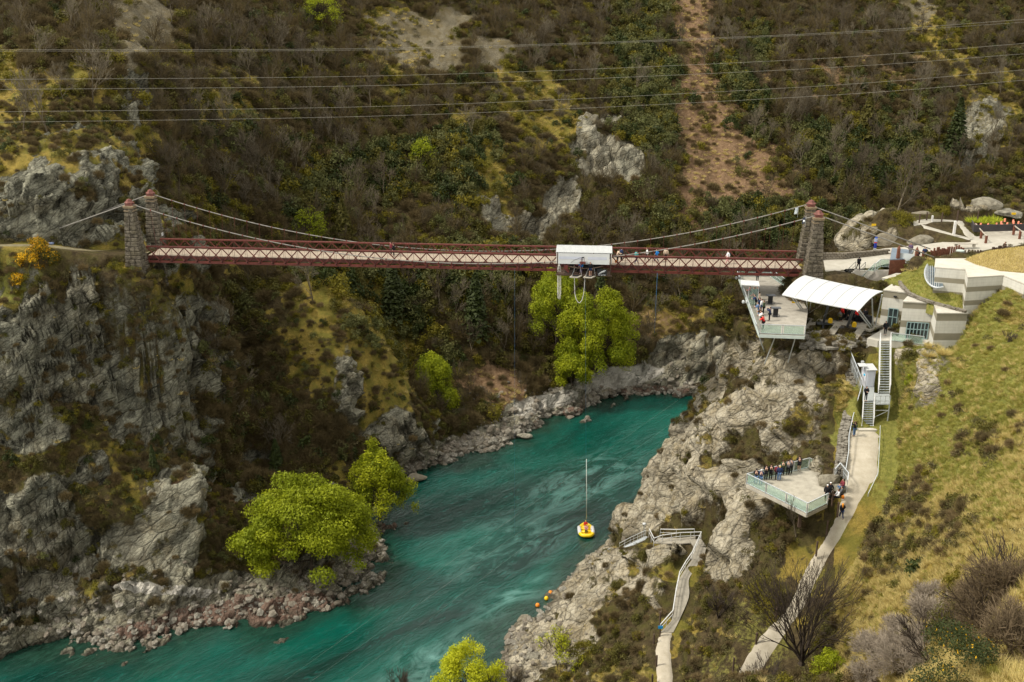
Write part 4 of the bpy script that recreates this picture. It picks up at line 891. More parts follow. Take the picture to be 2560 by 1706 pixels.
shrub(2275, 960, .8, 1.3, 900, .06, M_WILLOW, 'bright small bush beside the metal stairs', 334)
shrub(2245, 560, 1.9, 2.2, 2600, .09, M_YOLIVE, 'large rounded green bush on the plateau behind the right towers', 335, at=tuple(PZ(2252, 560, 46)))
shrub(2350, 540, 1.8, 1.7, 2200, .09, M_YOLIVE, 'yellowish bush near the rocky knoll on the plateau', 336, at=tuple(PZ(2350, 540, 46.2)))
shrub(2190, 570, 1.2, 1.2, 1100, .09, M_OLIVE, 'small dry bush on the plateau edge', 337, at=tuple(PZ(2188, 570, 45)))
shrub(1460, 1640, 1.9, 1.9, 2400, .08, M_YOLIVE, 'yellow green bush in the scrub of the near shore', 338)
shrub(1550, 1650, 1.7, 2.0, 2200, .08, M_OLIVE, 'olive bush left of the lower gravel path', 339)
for i, (u, v, rx, h) in enumerate([(75,668,1.9,2.3),(95,630,1.6,1.9),(45,705,1.0,1.2),(130,655,1.3,1.5)]):
    shrub(u, v, rx, h, 2800, .10, M_OLIVE if i == 3 else M_YOLIVE, ('large gorse in orange bloom on top of the left bluff', 'gorse bush in bloom behind the largest orange one', 'small blooming gorse low on the left bluff edge', 'half green gorse right of the orange ones')[i], 340 + i, mat2=M_GORSE, f2=(.62, .5, .6, .15)[i], name='gorse_bush')
for i, (u, v, s) in enumerate([(2330,870,1),(2350,860,1.1),(2375,865,1.2),(2360,885,1),(2322,890,.9),(2410,920,.9),(2390,905,.8),(2300,1060,.8),(2280,1075,.9),(2320,1090,.7)]):
    r = rr_(350 + i); me = blades_mesh('blades', 420, .55 * s, .8 * s, .02, M_TUSS, r, .9); o = bpy.data.objects.new('tussock_clump', me); COL.objects.link(o); o.location = hit(u, v)
    tag(o, 'tall golden tussock clump on the slope beside the stairs and café wall', 'tussock', 'golden tussock clumps beside the building')
for i, (u, v) in enumerate([(2478,875),(2370,960),(2440,870),(2516,930)]):
    shrub(u, v, .6, .7, 900, 0, M_REDTW, 'small twiggy brown bush dotted on the green slope', 370 + i, group='twiggy bushes on the green slope', twig=True, name='twiggy_bush', wid=.01)
# ---------------------------------------------------------------- materials for built things
M_RED = plain('bridge_red_paint', (.115, .027, .019), .55, .3, 1.5); M_REDD = plain('bridge_red_weathered', (.075, .023, .017), .7, .4, 1.5)
M_CABLE = plain('steel_cable', (.21, .195, .17), .6, .25, 2); M_STEEL = plain('galvanised_steel', (.52, .55, .56), .45, .15, 3, .5, .35)
M_WHITE = plain('white_sheet', (.48, .49, .485), .5, .05, 1.2); M_OFFW = plain('off_white_paint', (.70, .68, .64), .6, .12, 1.5)
M_DKMET = plain('dark_metal', (.075, .08, .088), .5, .2, 2); M_BLACK = plain('black_stuff', (.012, .012, .014), .6, .3, 2)
M_YEL = plain('yellow_plastic', (.80, .50, .01), .45, .1, 2); M_ORANGE = plain('orange_plastic', (.85, .25, .02), .5, .1, 2)
M_BLUE = plain('blue_sign', (.0, .27, .62), .4, .1, 2); M_GLASSW = None
M_PALETIM = plain('weathered_timber', (.40, .365, .30), .85, .2, 1.2); M_DTIM = plain('dark_timber', (.085, .055, .038), .85, .3, 2); M_RTIM = plain('red_brown_timber', (.16, .060, .035), .8, .3, 2)
def deck_mat(name, c, ax=0, per=.16):
    t = NT(name); p = t.obj(); w = t.n.new('ShaderNodeTexWave'); w.bands_direction = 'XYZ'[ax]; w.inputs['Scale'].default_value = 1 / per * .32; w.inputs['Distortion'].default_value = .2
    t.l.new(p, w.inputs[0]); n = t.noise(1.2, 6, .65, p); n2 = t.noise(5, 4, .6, t.map(p, (1, 8, 1) if ax == 0 else (8, 1, 1)))
    col = t.mix(t.ramp(n, [(.3, 0.), (.7, 1.)]), tuple(k * .72 for k in c), tuple(k * 1.15 for k in c)); col = t.mix(t.ramp(n2, [(.5, 0.), (.8, .35)]), col, tuple(k * .5 for k in c))
    col = t.mix(t.ramp(w.outputs[0], [(0., .45), (.15, 0.)]), col, (.06, .05, .04))
    return t.fin(col, .85, t.bump(w.outputs[0], .3, .02), .2)
M_DECK = deck_mat('bridge_planks', (.36, .295, .225), 0, .25); M_BOARD = deck_mat('grey_boards', (.34, .31, .25), 1, .15)
def stone_course_mat():
    t = NT('dark_masonry'); p = t.obj(); n = t.noise(2.2, 7, .7, p, .5); n2 = t.noise(.7, 4, .6, p); sp = t.noise(10, 3, .8, p)
    c = t.mix(t.ramp(n, [(.35, 0.), (.66, 1.)]), (.034, .028, .020), (.20, .172, .13)); c = t.mix(t.ramp(n2, [(.5, 0.), (.7, .5)]), c, (.10, .085, .045))
    c = t.mix(t.ramp(sp, [(.68, 0.), (.76, .6)]), c, (.42, .41, .37)); return t.fin(c, .92, t.bump(t.math('ADD', n, sp), .8, .06), .15)
M_MASON = stone_course_mat(); M_BUFF = plain('buff_stone', (.24, .18, .11), .9, .3, 2); M_CAPRED = plain('cap_red', (.15, .055, .042), .7, .3, 2)
def glass_mat(name, col, alpha):
    t = NT(name); t.fin(col, .08, None, .5); tr = t.n.new('ShaderNodeBsdfTransparent'); tr.inputs[0].default_value = (.86, .95, .92, 1)
    mx = t.n.new('ShaderNodeMixShader'); mx.inputs[0].default_value = alpha; t.l.new(tr.outputs[0], mx.inputs[1]); t.l.new(t.b.outputs[0], mx.inputs[2]); t.l.new(mx.outputs[0], t.out.inputs[0]); return t.m
M_GLASS = glass_mat('green_tinted_glass', (.45, .56, .50), .24); M_WIN = plain('dark_window', (.02, .03, .032), .12, .2, 1, .6)

# ---------------------------------------------------------------- suspension bridge
BL = Vector((-50.6, 134.3, 0)); BR = Vector((38.9, 126.7, 0)); BA = (BR - BL).normalized(); BN = Vector((-BA.y, BA.x, 0)); BLEN = (BR - BL).length
BANG = math.atan2(BA.y, BA.x)
def BP(s, t, z): return BL + BA * s + BN * t + Vector((0, 0, z))
def bu(u, z, t=0):
    """distance along the bridge where photo column u meets it"""
    lo, hi = -40, 140
    for _ in range(40):
        m = (lo + hi) / 2; q = BP(m, t, z); uu = proj([tuple(q)])[0][0]
        if uu < u: lo = m
        else: hi = m
    return (lo + hi) / 2
bridge = empty('suspension_bridge', BL + Vector((0, 0, 43)), BANG)
tag(bridge, 'old dark red lattice suspension bridge on stone towers across the gorge', 'bridge')
def bl(s, t, z): return (s, t, z - 43)      # bridge-local coordinates
S0, S1 = 1.2, BLEN - 1.3; NP = 50; pan = (S1 - S0) / NP
deck = MB(); deck.box(((S0 + S1) / 2, 0, .08), (S1 - S0, 4.0, .12)); dk = deck.build('deck', M_DECK); dk.parent = bridge
kb = MB()
for t in (-2.0, 2.0): kb.box(((S0 + S1) / 2, t * 1.03, -.12), (S1 - S0, .10, .42))
o = kb.build('deck_beam', M_REDD); o.parent = bridge
for sd_ in (-1, 1):
    t = sd_ * 2.25
    tr_ = MB(); tr_.box(((S0 + S1) / 2, t, 1.40), (S1 - S0, .30, .17)); tc = tr_.build('top_chord', M_RED); tc.parent = bridge
    tr_ = MB(); tr_.box(((S0 + S1) / 2, t, -.66), (S1 - S0, .34, .30)); bc = tr_.build('bottom_chord', M_RED); bc.parent = bridge
    la = MB()
    for k in range(NP):
        x0 = S0 + k * pan; x1 = x0 + pan
        la.beam((x0, t - .05, 1.33), (x1, t - .05, -.53), .14, .05, Vector((0, 1, 0))); la.beam((x1, t + .05, 1.33), (x0, t + .05, -.53), .14, .05, Vector((0, 1, 0)))
    la = la.build('lattice', M_RED); la.parent = bridge
    vr = MB()
    for k in range(NP + 1):
        x = S0 + k * pan; vr.beam((x, t - .1, 1.33), (x, t - .1, -.5), .035, .035)
        vr.beam((x + pan / 2, t * .97, .15), (x + pan / 2, t * .97, 1.25), .02, .02)
        vr.beam((x, t + sd_ * .05, -.62), (x, t + sd_ * .62, -.35), .12, .16)        # outrigger bracket
    vr = vr.build('lattice_rods', M_REDD); vr.parent = bridge
cbm = MB()
for k in range(NP + 1):
    x = S0 + k * pan; cbm.box((x, 0, -.32), (.16, 4.7, .26))
    if k < NP: cbm.beam((x, -2, -.5), (x + pan, 2, -.5), .07, .05)
cbm = cbm.build('crossbeams', M_REDD); cbm.parent = bridge
# towers of rough coursed stone
def tower(s, t, zb, seed):
    r = rr_(seed); m = MB(); z = zb; top = 49.9
    while z < top - .1:
        h = .46 + .22 * r.rand(); h = min(h, top - z); f = (z + h / 2 - 43) / 6.9
        w = 2.25 - 1.08 * f if f > -.2 else 2.25 + .216 + (-.2 - f) * 1.1; d = w * .92
        w += .10 * (r.rand() - .5); nb = 3 if w > 1.9 else 2; cuts = sorted([-.5] + [(-.5 + (i + 1) / nb) + .14 * (r.rand() - .5) for i in range(nb - 1)] + [.5])
        for a, b in zip(cuts[:-1], cuts[1:]):
            for c0, c1 in ((-.5, .04 * (r.rand() - .5)), (0, .5)):
                g = .05; pr = .10 * r.rand()
                m.box((s + (a + b) / 2 * w, t + (c0 + c1) / 2 * d + (pr if c0 == 0 else -pr), z - 43 + h / 2), ((b - a) * w - g, (c1 - c0) * d, h - .075))
        m.box((s, t, z - 43 + h / 2), (w * .90, d * .90, h * 1.0))
        z += h
    o = m.build('tower', M_MASON, bevel=.055); o.parent = bridge
    c = MB(); c.box((s, t, 6.98), (1.25, 1.2, .16)); c.box((s, t, 7.16), (1.42, 1.36, .16)); c.box((s, t, 7.0 - .42), (1.32, 1.26, .1)); o2 = c.build('cornice', M_BUFF); o2.parent = o
    c = MB(); c.box((s, t, 7.42), (.92, .88, .36)); c.lathe((s, t, 7.62), [(.74, 0), (.50, .14), (.30, .42), (.08, .50)], 4); o3 = c.build('cap', M_CAPRED); o3.parent = o
    return o
TW = 3.45
tower(.15, -TW, 36.0, 1); tower(.0, TW, 37.5, 2); tower(BLEN - .15, -TW, 34.5, 3); tower(BLEN + .25, TW, 37, 4)
# main cables with clamps and hangers
for sd_ in (-1, 1):
    t = sd_ * TW; xa, xb = .1, BLEN - .2; xm = (xa + xb) / 2; z0 = .25; zt = 7.5
    f = lambda x: z0 + (zt - z0) * ((x - xm) / ((xb - xa) / 2)) ** 2
    pts = [Vector((xa - 13.6 * i / 3, t, zt - (13.6 * .35) * i / 3)) for i in (3, 2, 1)] + [Vector((xa + (xb - xa) * i / 70, t, f(xa + (xb - xa) * i / 70))) for i in range(71)]
    Lb = 14.8 if sd_ < 0 else 16.5
    pts += [Vector((xb + Lb * i / 3, t, zt - Lb * .345 * i / 3)) for i in (1, 2, 3)]
    m = MB(); m.tube(pts, .075, 6); mc = m.build('main_cable', M_CABLE, smooth=True); mc.parent = bridge
    cl = None
    for k in range(1, NP):
        x = S0 + k * pan; z = f(x); d = Vector((1, 0, 2 * (zt - z0) * (x - xm) / ((xb - xa) / 2) ** 2)).normalized() * .07
        c = Vector((x, t, z)); cl = MB(); cl.tube([c - d, c + d], .125, 6)
        if z > .3 and not (46 < x < 64 and sd_ < 0): cl.tube([c, Vector((x, sd_ * 2.75, -.4))], .018, 3, False)
        cl = cl.build('hanger', M_RED); cl.parent = mc
# abutment under the left end and the right end
for c_, s_ in (((-1.9, 0, -1.2), (4.4, 5.2, 2.4)), ((BLEN + 1.9, 0, -1.6), (4.6, 5.2, 3.1))):
    ab = MB(); ab.box(c_, s_); o = ab.build('abutment', M_MASON, bevel=.05); o.parent = bridge
si = MB(); q0 = BP(1.35, TW - .3, 44.95); si.box((1.45, TW - .9, 2.0), (.05, .5, .4)); si = si.build('notice_plate', M_WHITE); si.parent = bridge

# ---------------------------------------------------------------- bungy shed hung on the bridge
sA = bu(1390, 45.2, -4.2); sB = bu(1531, 45.2, -4.2); SC = (sA + sB) / 2; SL = sB - sA
shed = empty('bungy_shed', BP(SC, -2.2, 42.4), BANG); tag(shed, 'white roofed bungy jump shed built onto the side of the red bridge', 'shed')
def sh_(name, mb, mat, par=None): o = mb.build(name, mat); o.parent = par or shed; return o
# local: x along bridge, y away from camera (0 = near truss line), z up from 42.4
rf = MB()
for i in range(46):
    x0 = -SL / 2 + SL * i / 46; w = SL / 46
    rf.add([(x0, -2.3, 2.86), (x0 + w * .5, -2.3, 2.93), (x0 + w, -2.3, 2.86), (x0 + w, .7, 3.12), (x0 + w * .5, .7, 3.19), (x0, .7, 3.12)], [(0, 1, 4, 5), (1, 2, 3, 4)])
rf.box((0, -.8, 2.93), (SL, 2.95, .05), M=Matrix.Translation((0, -.8, 2.94)) @ Matrix.Rotation(math.atan(.0866), 4, 'X') @ Matrix.Scale(1, 4))
sh_('roof', rf, M_WHITE)
aw = MB(); aw.quad((-SL / 2 + .3, -2.38, 2.8), (SL / 2 - .35, -2.38, 2.8), (SL / 2 - .35, -2.62, 1.46), (-SL / 2 + .3, -2.62, 1.46), .05); awn = sh_('side_screen', aw, M_WHITE)
aw = MB(); aw.quad((-SL / 2 + .45, -2.44, 2.45), (-.1, -2.44, 2.45), (-.1, -2.53, 2.05), (-SL / 2 + .45, -2.53, 2.05), .05); aw.quad((.5, -2.44, 2.45), (SL / 2 - .7, -2.44, 2.45), (SL / 2 - .7, -2.53, 2.05), (.5, -2.53, 2.05), .05); sh_('grey_band', aw, plain('pale_grey_sheet', (.40, .42, .48), .5, .1, 1.5), awn)
ew = MB(); ew.box((-SL / 2 + .12, -1.5, 2.1), (.08, 1.7, 1.3)); ew.box((SL / 2 - .12, -1.5, 2.1), (.08, 1.7, 1.3)); sh_('end_panel', ew, M_OFFW)
pf = MB(); pf.box((0, -1.2, .0), (SL - .4, 2.4, .12)); sh_('floor', pf, M_DTIM)
fr = MB()
for x in (-SL / 2 + .2, -SL / 6, SL / 6, SL / 2 - .2):
    for y in (-2.3, -.1): fr.beam((x, y, 0), (x, y, 2.9), .09, .09)
fr.beam((-SL / 2, -2.3, .95), (-.9, -2.3, .95), .05, .05); fr.beam((-SL / 2, -2.3, .5), (-.9, -2.3, .5), .04, .04)
for k in range(5): fr.beam((-SL / 2 + .2 + k * .55, -2.3, 0), (-SL / 2 + .75 + k * .55, -2.3, .95), .035, .035)
fr.beam((-SL / 2, -2.3, -.1), (SL / 2, -2.3, -.1), .12, .18); fr.tube([Vector((-2.1, -2.45, 1.15)), Vector((-1, -2.75, .98)), Vector((0, -2.8, .93)), Vector((1.2, -2.7, .98)), Vector((2.5, -2.5, 1.2))], .06, 5)
sh_('frame', fr, M_DTIM)
bk = MB(); bk.box((.9, -.35, .75), (2.6, .25, 1.4)); bk.box((-1.2, -.4, .5), (1.3, .5, .95)); sh_('equipment_rack', bk, M_BLACK)
cr = MB(); cr.box((-2.3, -2.5, 1.0), (.55, .35, .5)); cr.beam((-2.5, -2.5, .9), (-1.9, -2.5, .35), .22, .2); cr.box((-.15, -2.9, 1.72), (.75, .4, .2)); cr.beam((-.1, -2.9, 1.7), (-.6, -2.8, 1.15), .12, .12)
for x in (-.3, .05): cr.beam((x, -2.8, 1.75), (x - .03, -2.75, 2.35), .04, .04)
sh_('winch', cr, M_RED)
ho = MB(); ho.tube([Vector((-1.9, -2.55, 1.45)), Vector((-1.2, -2.7, 2.0)), Vector((-.6, -2.75, 2.28)), Vector((-.15, -2.75, 2.38))], .025, 4); ho.tube([Vector((-.2, -2.8, 2.36)), Vector((-.22, -2.85, 1.8))], .04, 4); ho.box((-.12, -2.78, 2.38), (.28, .15, .12)); ho.tube([Vector((.2, -2.85, 1.7)), Vector((1.2, -2.75, 1.35))], .02, 4); sh_('hoses', ho, M_BLACK)
for i, x in enumerate((-1.05, .72)):
    jp = MB(); jp.quad((x - .75, -3.35, -.12), (x + .35, -3.45, -.12), (x + .85, -2.5, -.12), (x - .45, -2.4, -.12), .12); j = sh_('jump_platform', jp, M_PALETIM)
    jm = MB(); jm.quad((x - .5, -3.15, -.04), (x + .25, -3.22, -.04), (x + .6, -2.55, -.04), (x - .3, -2.5, -.04), .03); jm = jm.build('mat', M_BLACK); jm.parent = j
    jr = MB(); jr.beam((x - .45, -2.4, -.1), (x - .05, -2.35, 1.0), .04, .04); jr.beam((x + .8, -2.5, -.1), (x + .6, -2.4, 1.0), .04, .04); jr = jr.build('grab_rail', M_STEEL); jr.parent = j
# black flag with a silver fern
fx, fy, fz = 2.36, -2.72, .42
fl = MB(); fl.quad((fx - .62, fy, fz - .42), (fx + .62, fy, fz - .42), (fx + .62, fy + .02, fz + .46), (fx - .62, fy + .02, fz + .46), .03)
flag = empty('flag', shed.matrix_basis @ Vector((fx, fy, fz)), BANG)
tag(flag, 'black banner with silver fern hanging under the right end of the white bungy shed', 'flag')
f_ = MB(); f_.quad((-.62, 0, -.42), (.62, 0, -.42), (.62, .02, .46), (-.62, .02, .46), .03); f_ = f_.build('cloth', M_BLACK); f_.parent = flag
fe = MB(); M_SILV = plain('silver_print', (.72, .74, .76), .6, .05, 2)
for k in range(11):
    a = k / 10; c = Vector((-.38 + .82 * a, -.03, -.14 + .42 * a ** .8)); L = .20 * math.sin(math.pi * (a * .85 + .12)) + .03
    for sg in (-1, 1):
        d = Vector((.62, 0, .5 + sg * .9)).normalized(); p = c + d * L; w = Vector((.035, 0, .0))
        fe.add([c - w + Vector((0, -.004, 0)), c + w + Vector((0, -.004, 0)), p + Vector((0, -.004, 0))], [(0, 1, 2)])
fe.beam((-.46, -.03, -.22), (.46, -.03, .30), .02, .01); fe = fe.build('fern_emblem', M_SILV); fe.parent = flag
tx = bpy.data.curves.new('lettering', 'FONT'); tx.body = 'ALL BLACKS'; tx.size = .17; tx.align_x = 'CENTER'; tx.extrude = .003; tx.materials.append(M_SILV)
tob = bpy.data.objects.new('tmp', tx); COL.objects.link(tob); bpy.context.view_layer.update(); tme = bpy.data.meshes.new_from_object(tob); bpy.data.objects.remove(tob); to = bpy.data.objects.new('lettering', tme); link(to, flag); to.location = (0, -.035, -.37); to.rotation_euler = (R(90), 0, 0)
# cords
def cord(name, pts, r, mat, label, cat='rope', group=None, n=5):
    m = MB(); o0 = pts[0]; m.tube([Vector(p) - Vector(o0) for p in pts], r, n); o = m.build(name, mat, smooth=True); o.location = o0; tag(o, label, cat, group); return o
M_CORD = plain('white_rubber_cord', (.74, .72, .66), .7, .1, 3); M_BROPE = plain('blue_rope', (.03, .15, .32), .7, .2, 3)
YC = 125.9
def at(u, v, y=YC): return PY(u, v, y)
cg = 'white rubber rope hanging in a narrow loop under the left end of the shed'
for i, (a, b) in enumerate(((1394.2, 1399.8), (1397.0, 1402.0))):
    bot = 746 + i * 2.5; p = [at(1397.5, 660)] + [at(a - i * .5, v) for v in (675, 700, 730)] + [at((a + b) / 2 - 2, bot), at((a + b) / 2 + 1, bot)] + [at(b, v) for v in (735, 700, 670)] + [at(1398.5, 660)]
    cord('bungee_rope', p, .042 if i == 0 else .035, M_CORD, ('outer ' if i == 0 else 'inner ') + cg, 'bungy cord')
p = [at(1435.5 + (2.5 * ((v - 662) / 90) ** 2), v) for v in (662, 690, 720, 735)] + [at(1441, 750), at(1446, 757), at(1450, 757.5), at(1455, 750), at(1459, 735), at(1461, 715), at(1462, 690)]
cord('bungee_rope', p, .055, M_CORD, 'white rubber rope hanging in an open U below the jump platforms', 'bungy cord')
cord('guide_rope', [at(1463, 690), at(1464, 900, 128), PY(1465, 1146, 131.5)], .010, M_BROPE, 'thin dark blue rope dropping from the jump platform towards the raft')
cord('guide_rope', [BP(bu(1644, 43, -3.0), -3.0, 42.4), Vector(BP(bu(1644, 43, -3.0), -3.0, 34.2))], .018, M_BROPE, 'short dark rope hanging from the right half of the bridge')
bx = bu(1643, 43, -2.9); cr = MB()
for z in (43.9, 42.9): cr.beam(BP(bx - .9, -2.75, z - .9), BP(bx + 1.0, -2.75, z - .9), .05, .05)
cr.beam(BP(bx - .9, -2.75, 42), BP(bx - .9, -2.75, 43.4), .05, .05); cr.beam(BP(bx + 1.0, -2.75, 42), BP(bx + 1.0, -2.75, 44.6), .06, .06); cr.box(tuple(BP(bx - .3, -2.85, 42.35)), (.7, .06, .12)); o = cr.build('rope_bracket', M_REDD); tag(o, 'small red frame holding the dark rope on the right half of the bridge', 'bracket')
gx_ = bu(1287, 43, -2.6); cord('guide_rope', [BP(gx_, -2.7, 42.6), BP(gx_, -2.7, 25), BP(gx_, -2.7, 3)], .006, M_BROPE, 'very thin blue line dropping from the bridge left of the shed')
# ---------------------------------------------------------------- overhead wires
M_WIRE = plain('aluminium_wire', (.36, .34, .29), .6, .1, 3)
def wire(name, px, rad, label, group):
    pts = [PY(u, v, y) for u, v, y in px]; out = []
    for i in range(len(pts) - 1):
        for k in range(8):
            t = k / 8; p0 = pts[max(i - 1, 0)]; p1 = pts[i]; p2 = pts[i + 1]; p3 = pts[min(i + 2, len(pts) - 1)]
            out.append(.5 * ((2 * p1) + (p2 - p0) * t + (2 * p0 - 5 * p1 + 4 * p2 - p3) * t * t + (3 * p1 - p0 - 3 * p2 + p3) * t ** 3))
    out.append(pts[-1]); return cord(name, out, rad, M_WIRE, label, 'wire', group, 4)
L_ = [((-200,126),(0,125),(1000,120.5),(2000,86),(2560,49),(2800,31)), ((-200,200),(0,199),(1000,189),(2000,149.5),(2560,109),(2800,90)), ((-200,225),(0,224),(1000,213),(2000,173.5),(2560,135),(2800,116)),
      ((-200,281),(0,280),(1000,265),(2000,218.5),(2560,175),(2800,154)), ((-200,307),(0,306),(1000,289),(2000,243),(2560,201),(2800,181))]
nm = ['topmost power line, a close pair with the one just below at right', 'second power line from the top crossing the hillside', 'third power line from the top crossing the hillside', 'fourth power line from the top crossing the hillside', 'lowest power line crossing the hillside']
for i, l in enumerate(L_): wire('power_line', [(u, v, 98 - 6 * (u + 200) / 3000) for u, v in l], .009, nm[i], 'power lines across the gorge')
wire('power_line', [(u, v + (3 if u < 0 else 3.5 if u < 1500 else 3 if u < 2200 else 7), 99 - 6 * (u + 200) / 3000) for u, v in L_[0]], .007, 'thin twin running just under the topmost power line', 'power lines across the gorge')
zw = ['upper thin guy wire stretching from the pavilion down over the river', 'middle thin guy wire stretching from the pavilion down over the river', 'lower thin guy wire stretching from the pavilion down over the river']
for i, (a, b, c) in enumerate((((2150, 700), (1780, 940), (850, 1603)), ((2170, 712), (1780, 987), (850, 1652)), ((2190, 745), (1735, 1046), (950, 1640)))):
    A3 = PY(a[0], a[1], 114); E3 = PY(c[0], c[1], 92); k = .45; D3 = PY(b[0], b[1], 108)
    ext = E3 + (E3 - D3) * .8; cord('guy_wire', [A3, D3, E3, ext], .0032, M_WIRE, zw[i], 'wire', 'guy wires over the river', 4)

# ---------------------------------------------------------------- raft
RP = PZ(1465, 1328, .25); raft = empty('raft', RP, 0); tag(raft, 'yellow inflatable raft with grey side tubes waiting under the bungy cord', 'raft')
M_RAFT = plain('yellow_rubber', (.82, .56, .008), .35, .1, 2, .5); M_RGREY = plain('grey_patch', (.55, .55, .55), .6, .1, 3)
def rpath(sc=1.0):
    pts = []
    for a in np.linspace(0, 2 * math.pi, 41):
        x = math.cos(a); y = math.sin(a); r = 1.0
        X_ = 1.0 * np.sign(x) * abs(x) ** .62; Y_ = 1.75 * np.sign(y) * abs(y) ** .75; 
        if y > 0: X_ *= 1 - .72 * max(0, y) ** 2.2; Y_ *= 1.05
        pts.append(Vector((X_ * sc, Y_ * sc, .12 + (.10 * abs(y) ** 3))))
    return pts
m = MB(); pp = rpath(); m.tube(pp, .27, 10, False); o = m.build('hull_tube', M_RAFT, smooth=True); o.parent = raft
m = MB(); m.prism([(p.x, p.y) for p in pp[:-1]], -.05, .04); o = m.build('floor', M_RAFT); o.parent = raft
for y in (-.55, .45, 1.05):
    m = MB(); m.tube([Vector((-.8 + .2 * (y > .9), y, .15)), Vector((.8 - .2 * (y > .9), y, .15))], .17, 8); o = m.build('thwart', M_RAFT, smooth=True); o.parent = raft
for sx in (-1, 1):
    m = MB(); m.tube([Vector((sx * 1.0, y, .16)) for y in (-1.0, -.3, .4, .9)], [.285, .292, .292, .285], 10); o = m.build('side_patch', M_RGREY, smooth=True); o.parent = raft; o.location.x = -.03 * sx * 0
    o.scale = (1, 1, 1)
cord('bungee_rope', [PY(1466, 1148, 131.5), PY(1466.5, 1250, 132), RP + Vector((.12, 1.4, 1.3))], .05, M_CORD, 'taut white bungy cord reaching down to the people in the yellow raft', 'bungy cord')
for i, (u, v, c) in enumerate(((1376,1484,M_ORANGE),(1366,1498,M_YEL),(1344,1515,M_ORANGE))):
    m = MB(); m.lathe((0, 0, -.05), [(.05, -.15), (.26, 0), (.30, .18), (.22, .38), (.05, .46)], 8); o = m.build('float_buoy', c, smooth=True); o.location = PZ(u, v, .1); tag(o, ('farthest orange ball buoy by the near shore', 'yellow ball buoy between two orange ones', 'nearest orange ball buoy by the near shore')[i], 'buoy')
# ---------------------------------------------------------------- paths
def path_mat(name, a, b, stony=.0):
    t = NT(name); p = t.pos(); n = t.noise(.9, 6, .65, p); n2 = t.noise(9, 4, .75, p)
    c = t.mix(t.ramp(n, [(.3, 0.), (.7, 1.)]), a, b); c = t.mix(t.ramp(n2, [(.5, 0.), (.75, .4)]), c, tuple(k * .62 for k in a)); return t.fin(c, .95, t.bump(n2, .5, .04), .1)
M_PATH = path_mat('pale_gravel', (.36, .315, .235), (.49, .44, .35)); M_PLAZA = path_mat('pale_plaza_gravel', (.34, .315, .255), (.45, .42, .36)); M_CONC = path_mat('pale_concrete', (.42, .395, .33), (.55, .52, .45))
def ribbon(name, ctrl_, mat, dz=.02, wob=.04, seed=3, drape=False):
    """a strip of path; ctrl_ = [(left edge point, right edge point)]"""
    r = rr_(seed); L = []; Rr = []
    for i in range(len(ctrl_) - 1):
        for k in range(10):
            t = k / 10; g = lambda j, s: Vector(ctrl_[min(max(j, 0), len(ctrl_) - 1)][s])
            def cr_(s): p0, p1, p2, p3 = g(i - 1, s), g(i, s), g(i + 1, s), g(i + 2, s); return .5 * ((2 * p1) + (p2 - p0) * t + (2 * p0 - 5 * p1 + 4 * p2 - p3) * t * t + (3 * p1 - p0 - 3 * p2 + p3) * t ** 3)
            L.append(cr_(0)); Rr.append(cr_(1))
    L.append(Vector(ctrl_[-1][0])); Rr.append(Vector(ctrl_[-1][1])); vs = []; n = 7
    for a, b in zip(L, Rr):
        w1, w2 = r.normal() * wob, r.normal() * wob; d = (b - a).normalized(); a2 = a + d * w1; b2 = b + d * w2
        for k in range(n):
            q = a2.lerp(b2, k / (n - 1)); vs.append((q.x, q.y, q.z + dz + .04 * math.sin(math.pi * k / (n - 1)) - (.18 if k in (0, n - 1) else 0)))
    if drape: vs = [(x, y, gz(x, y) + (.09 if 0 < i % n < n - 1 else -.05)) for i, (x, y, z_) in enumerate(vs)]
    ii = np.arange(len(L) * n).reshape(len(L), n); fs = np.stack([ii[:-1, :-1], ii[:-1, 1:], ii[1:, 1:], ii[1:, :-1]], -1).reshape(-1, 4)
    o = bpy.data.objects.new(name, np_mesh(name, vs, fs, [mat], True)); COL.objects.link(o); tag(o, kind='structure'); return o
ribbon('path', [(PZ(a, v, z), PZ(b, v, z)) for (a, b), v, z in path_upper_px], M_PATH)
lowp = [(PZ(a, v, z), PZ(b, v, z)) for (a, b), v, z in path_lower_px]
ribbon('path', lowp[:4], M_PATH, seed=5)
ribbon('plaza', [(PZ(2065,690,42.9), PZ(2055,636,43.1)), (PZ(2110,672,43.1), PZ(2110,634,43.3)), (PZ(2170,668,43.3), PZ(2190,622,43.6)), (PZ(2235,655,43.7), PZ(2270,612,44)), (PZ(2330,638,44.2), PZ(2345,604,44.5)), (PZ(2430,628,44.6), PZ(2440,580,44.9)), (PZ(2500,622,44.8), PZ(2500,566,45.1)), (PZ(2640,620,45), PZ(2640,560,45.4))], M_PLAZA, .06, .12)
ribbon('path', [(PZ(2425,598,44.8), PZ(2445,594,44.8)), (PZ(2405,575,45.6), PZ(2416,572,45.6)), (PZ(2385,556,46), PZ(2400,553,46)), (PZ(2330,556,46.2), PZ(2320,548,46.2)), (PZ(2285,566,46), PZ(2280,552,46.2))], M_PLAZA, .12, .06, 7, True)
ribbon('path', [(PZ(2422,602,44.8), PZ(2440,598,44.8)), (PZ(2360,585,45.4), PZ(2372,580,45.5)), (PZ(2310,570,46), PZ(2300,560,46.1))], M_PLAZA, .10, .04, 8, True)
ribbon('path', [(PY(-60,618,127.0), PY(-60,612,127.9)), (PY(110,618,128.0), PY(110,612,129.0)), (PY(230,634,130.6), PY(230,625,132.0)), (BP(-2.6, -1.9, 43.05), BP(-2.6, 1.6, 43.05)), (BP(.6, -1.9, 43.05), BP(.6, 1.6, 43.05))], path_mat('grassy_track', (.13, .11, .06), (.24, .21, .13)), .03, .03, 9)
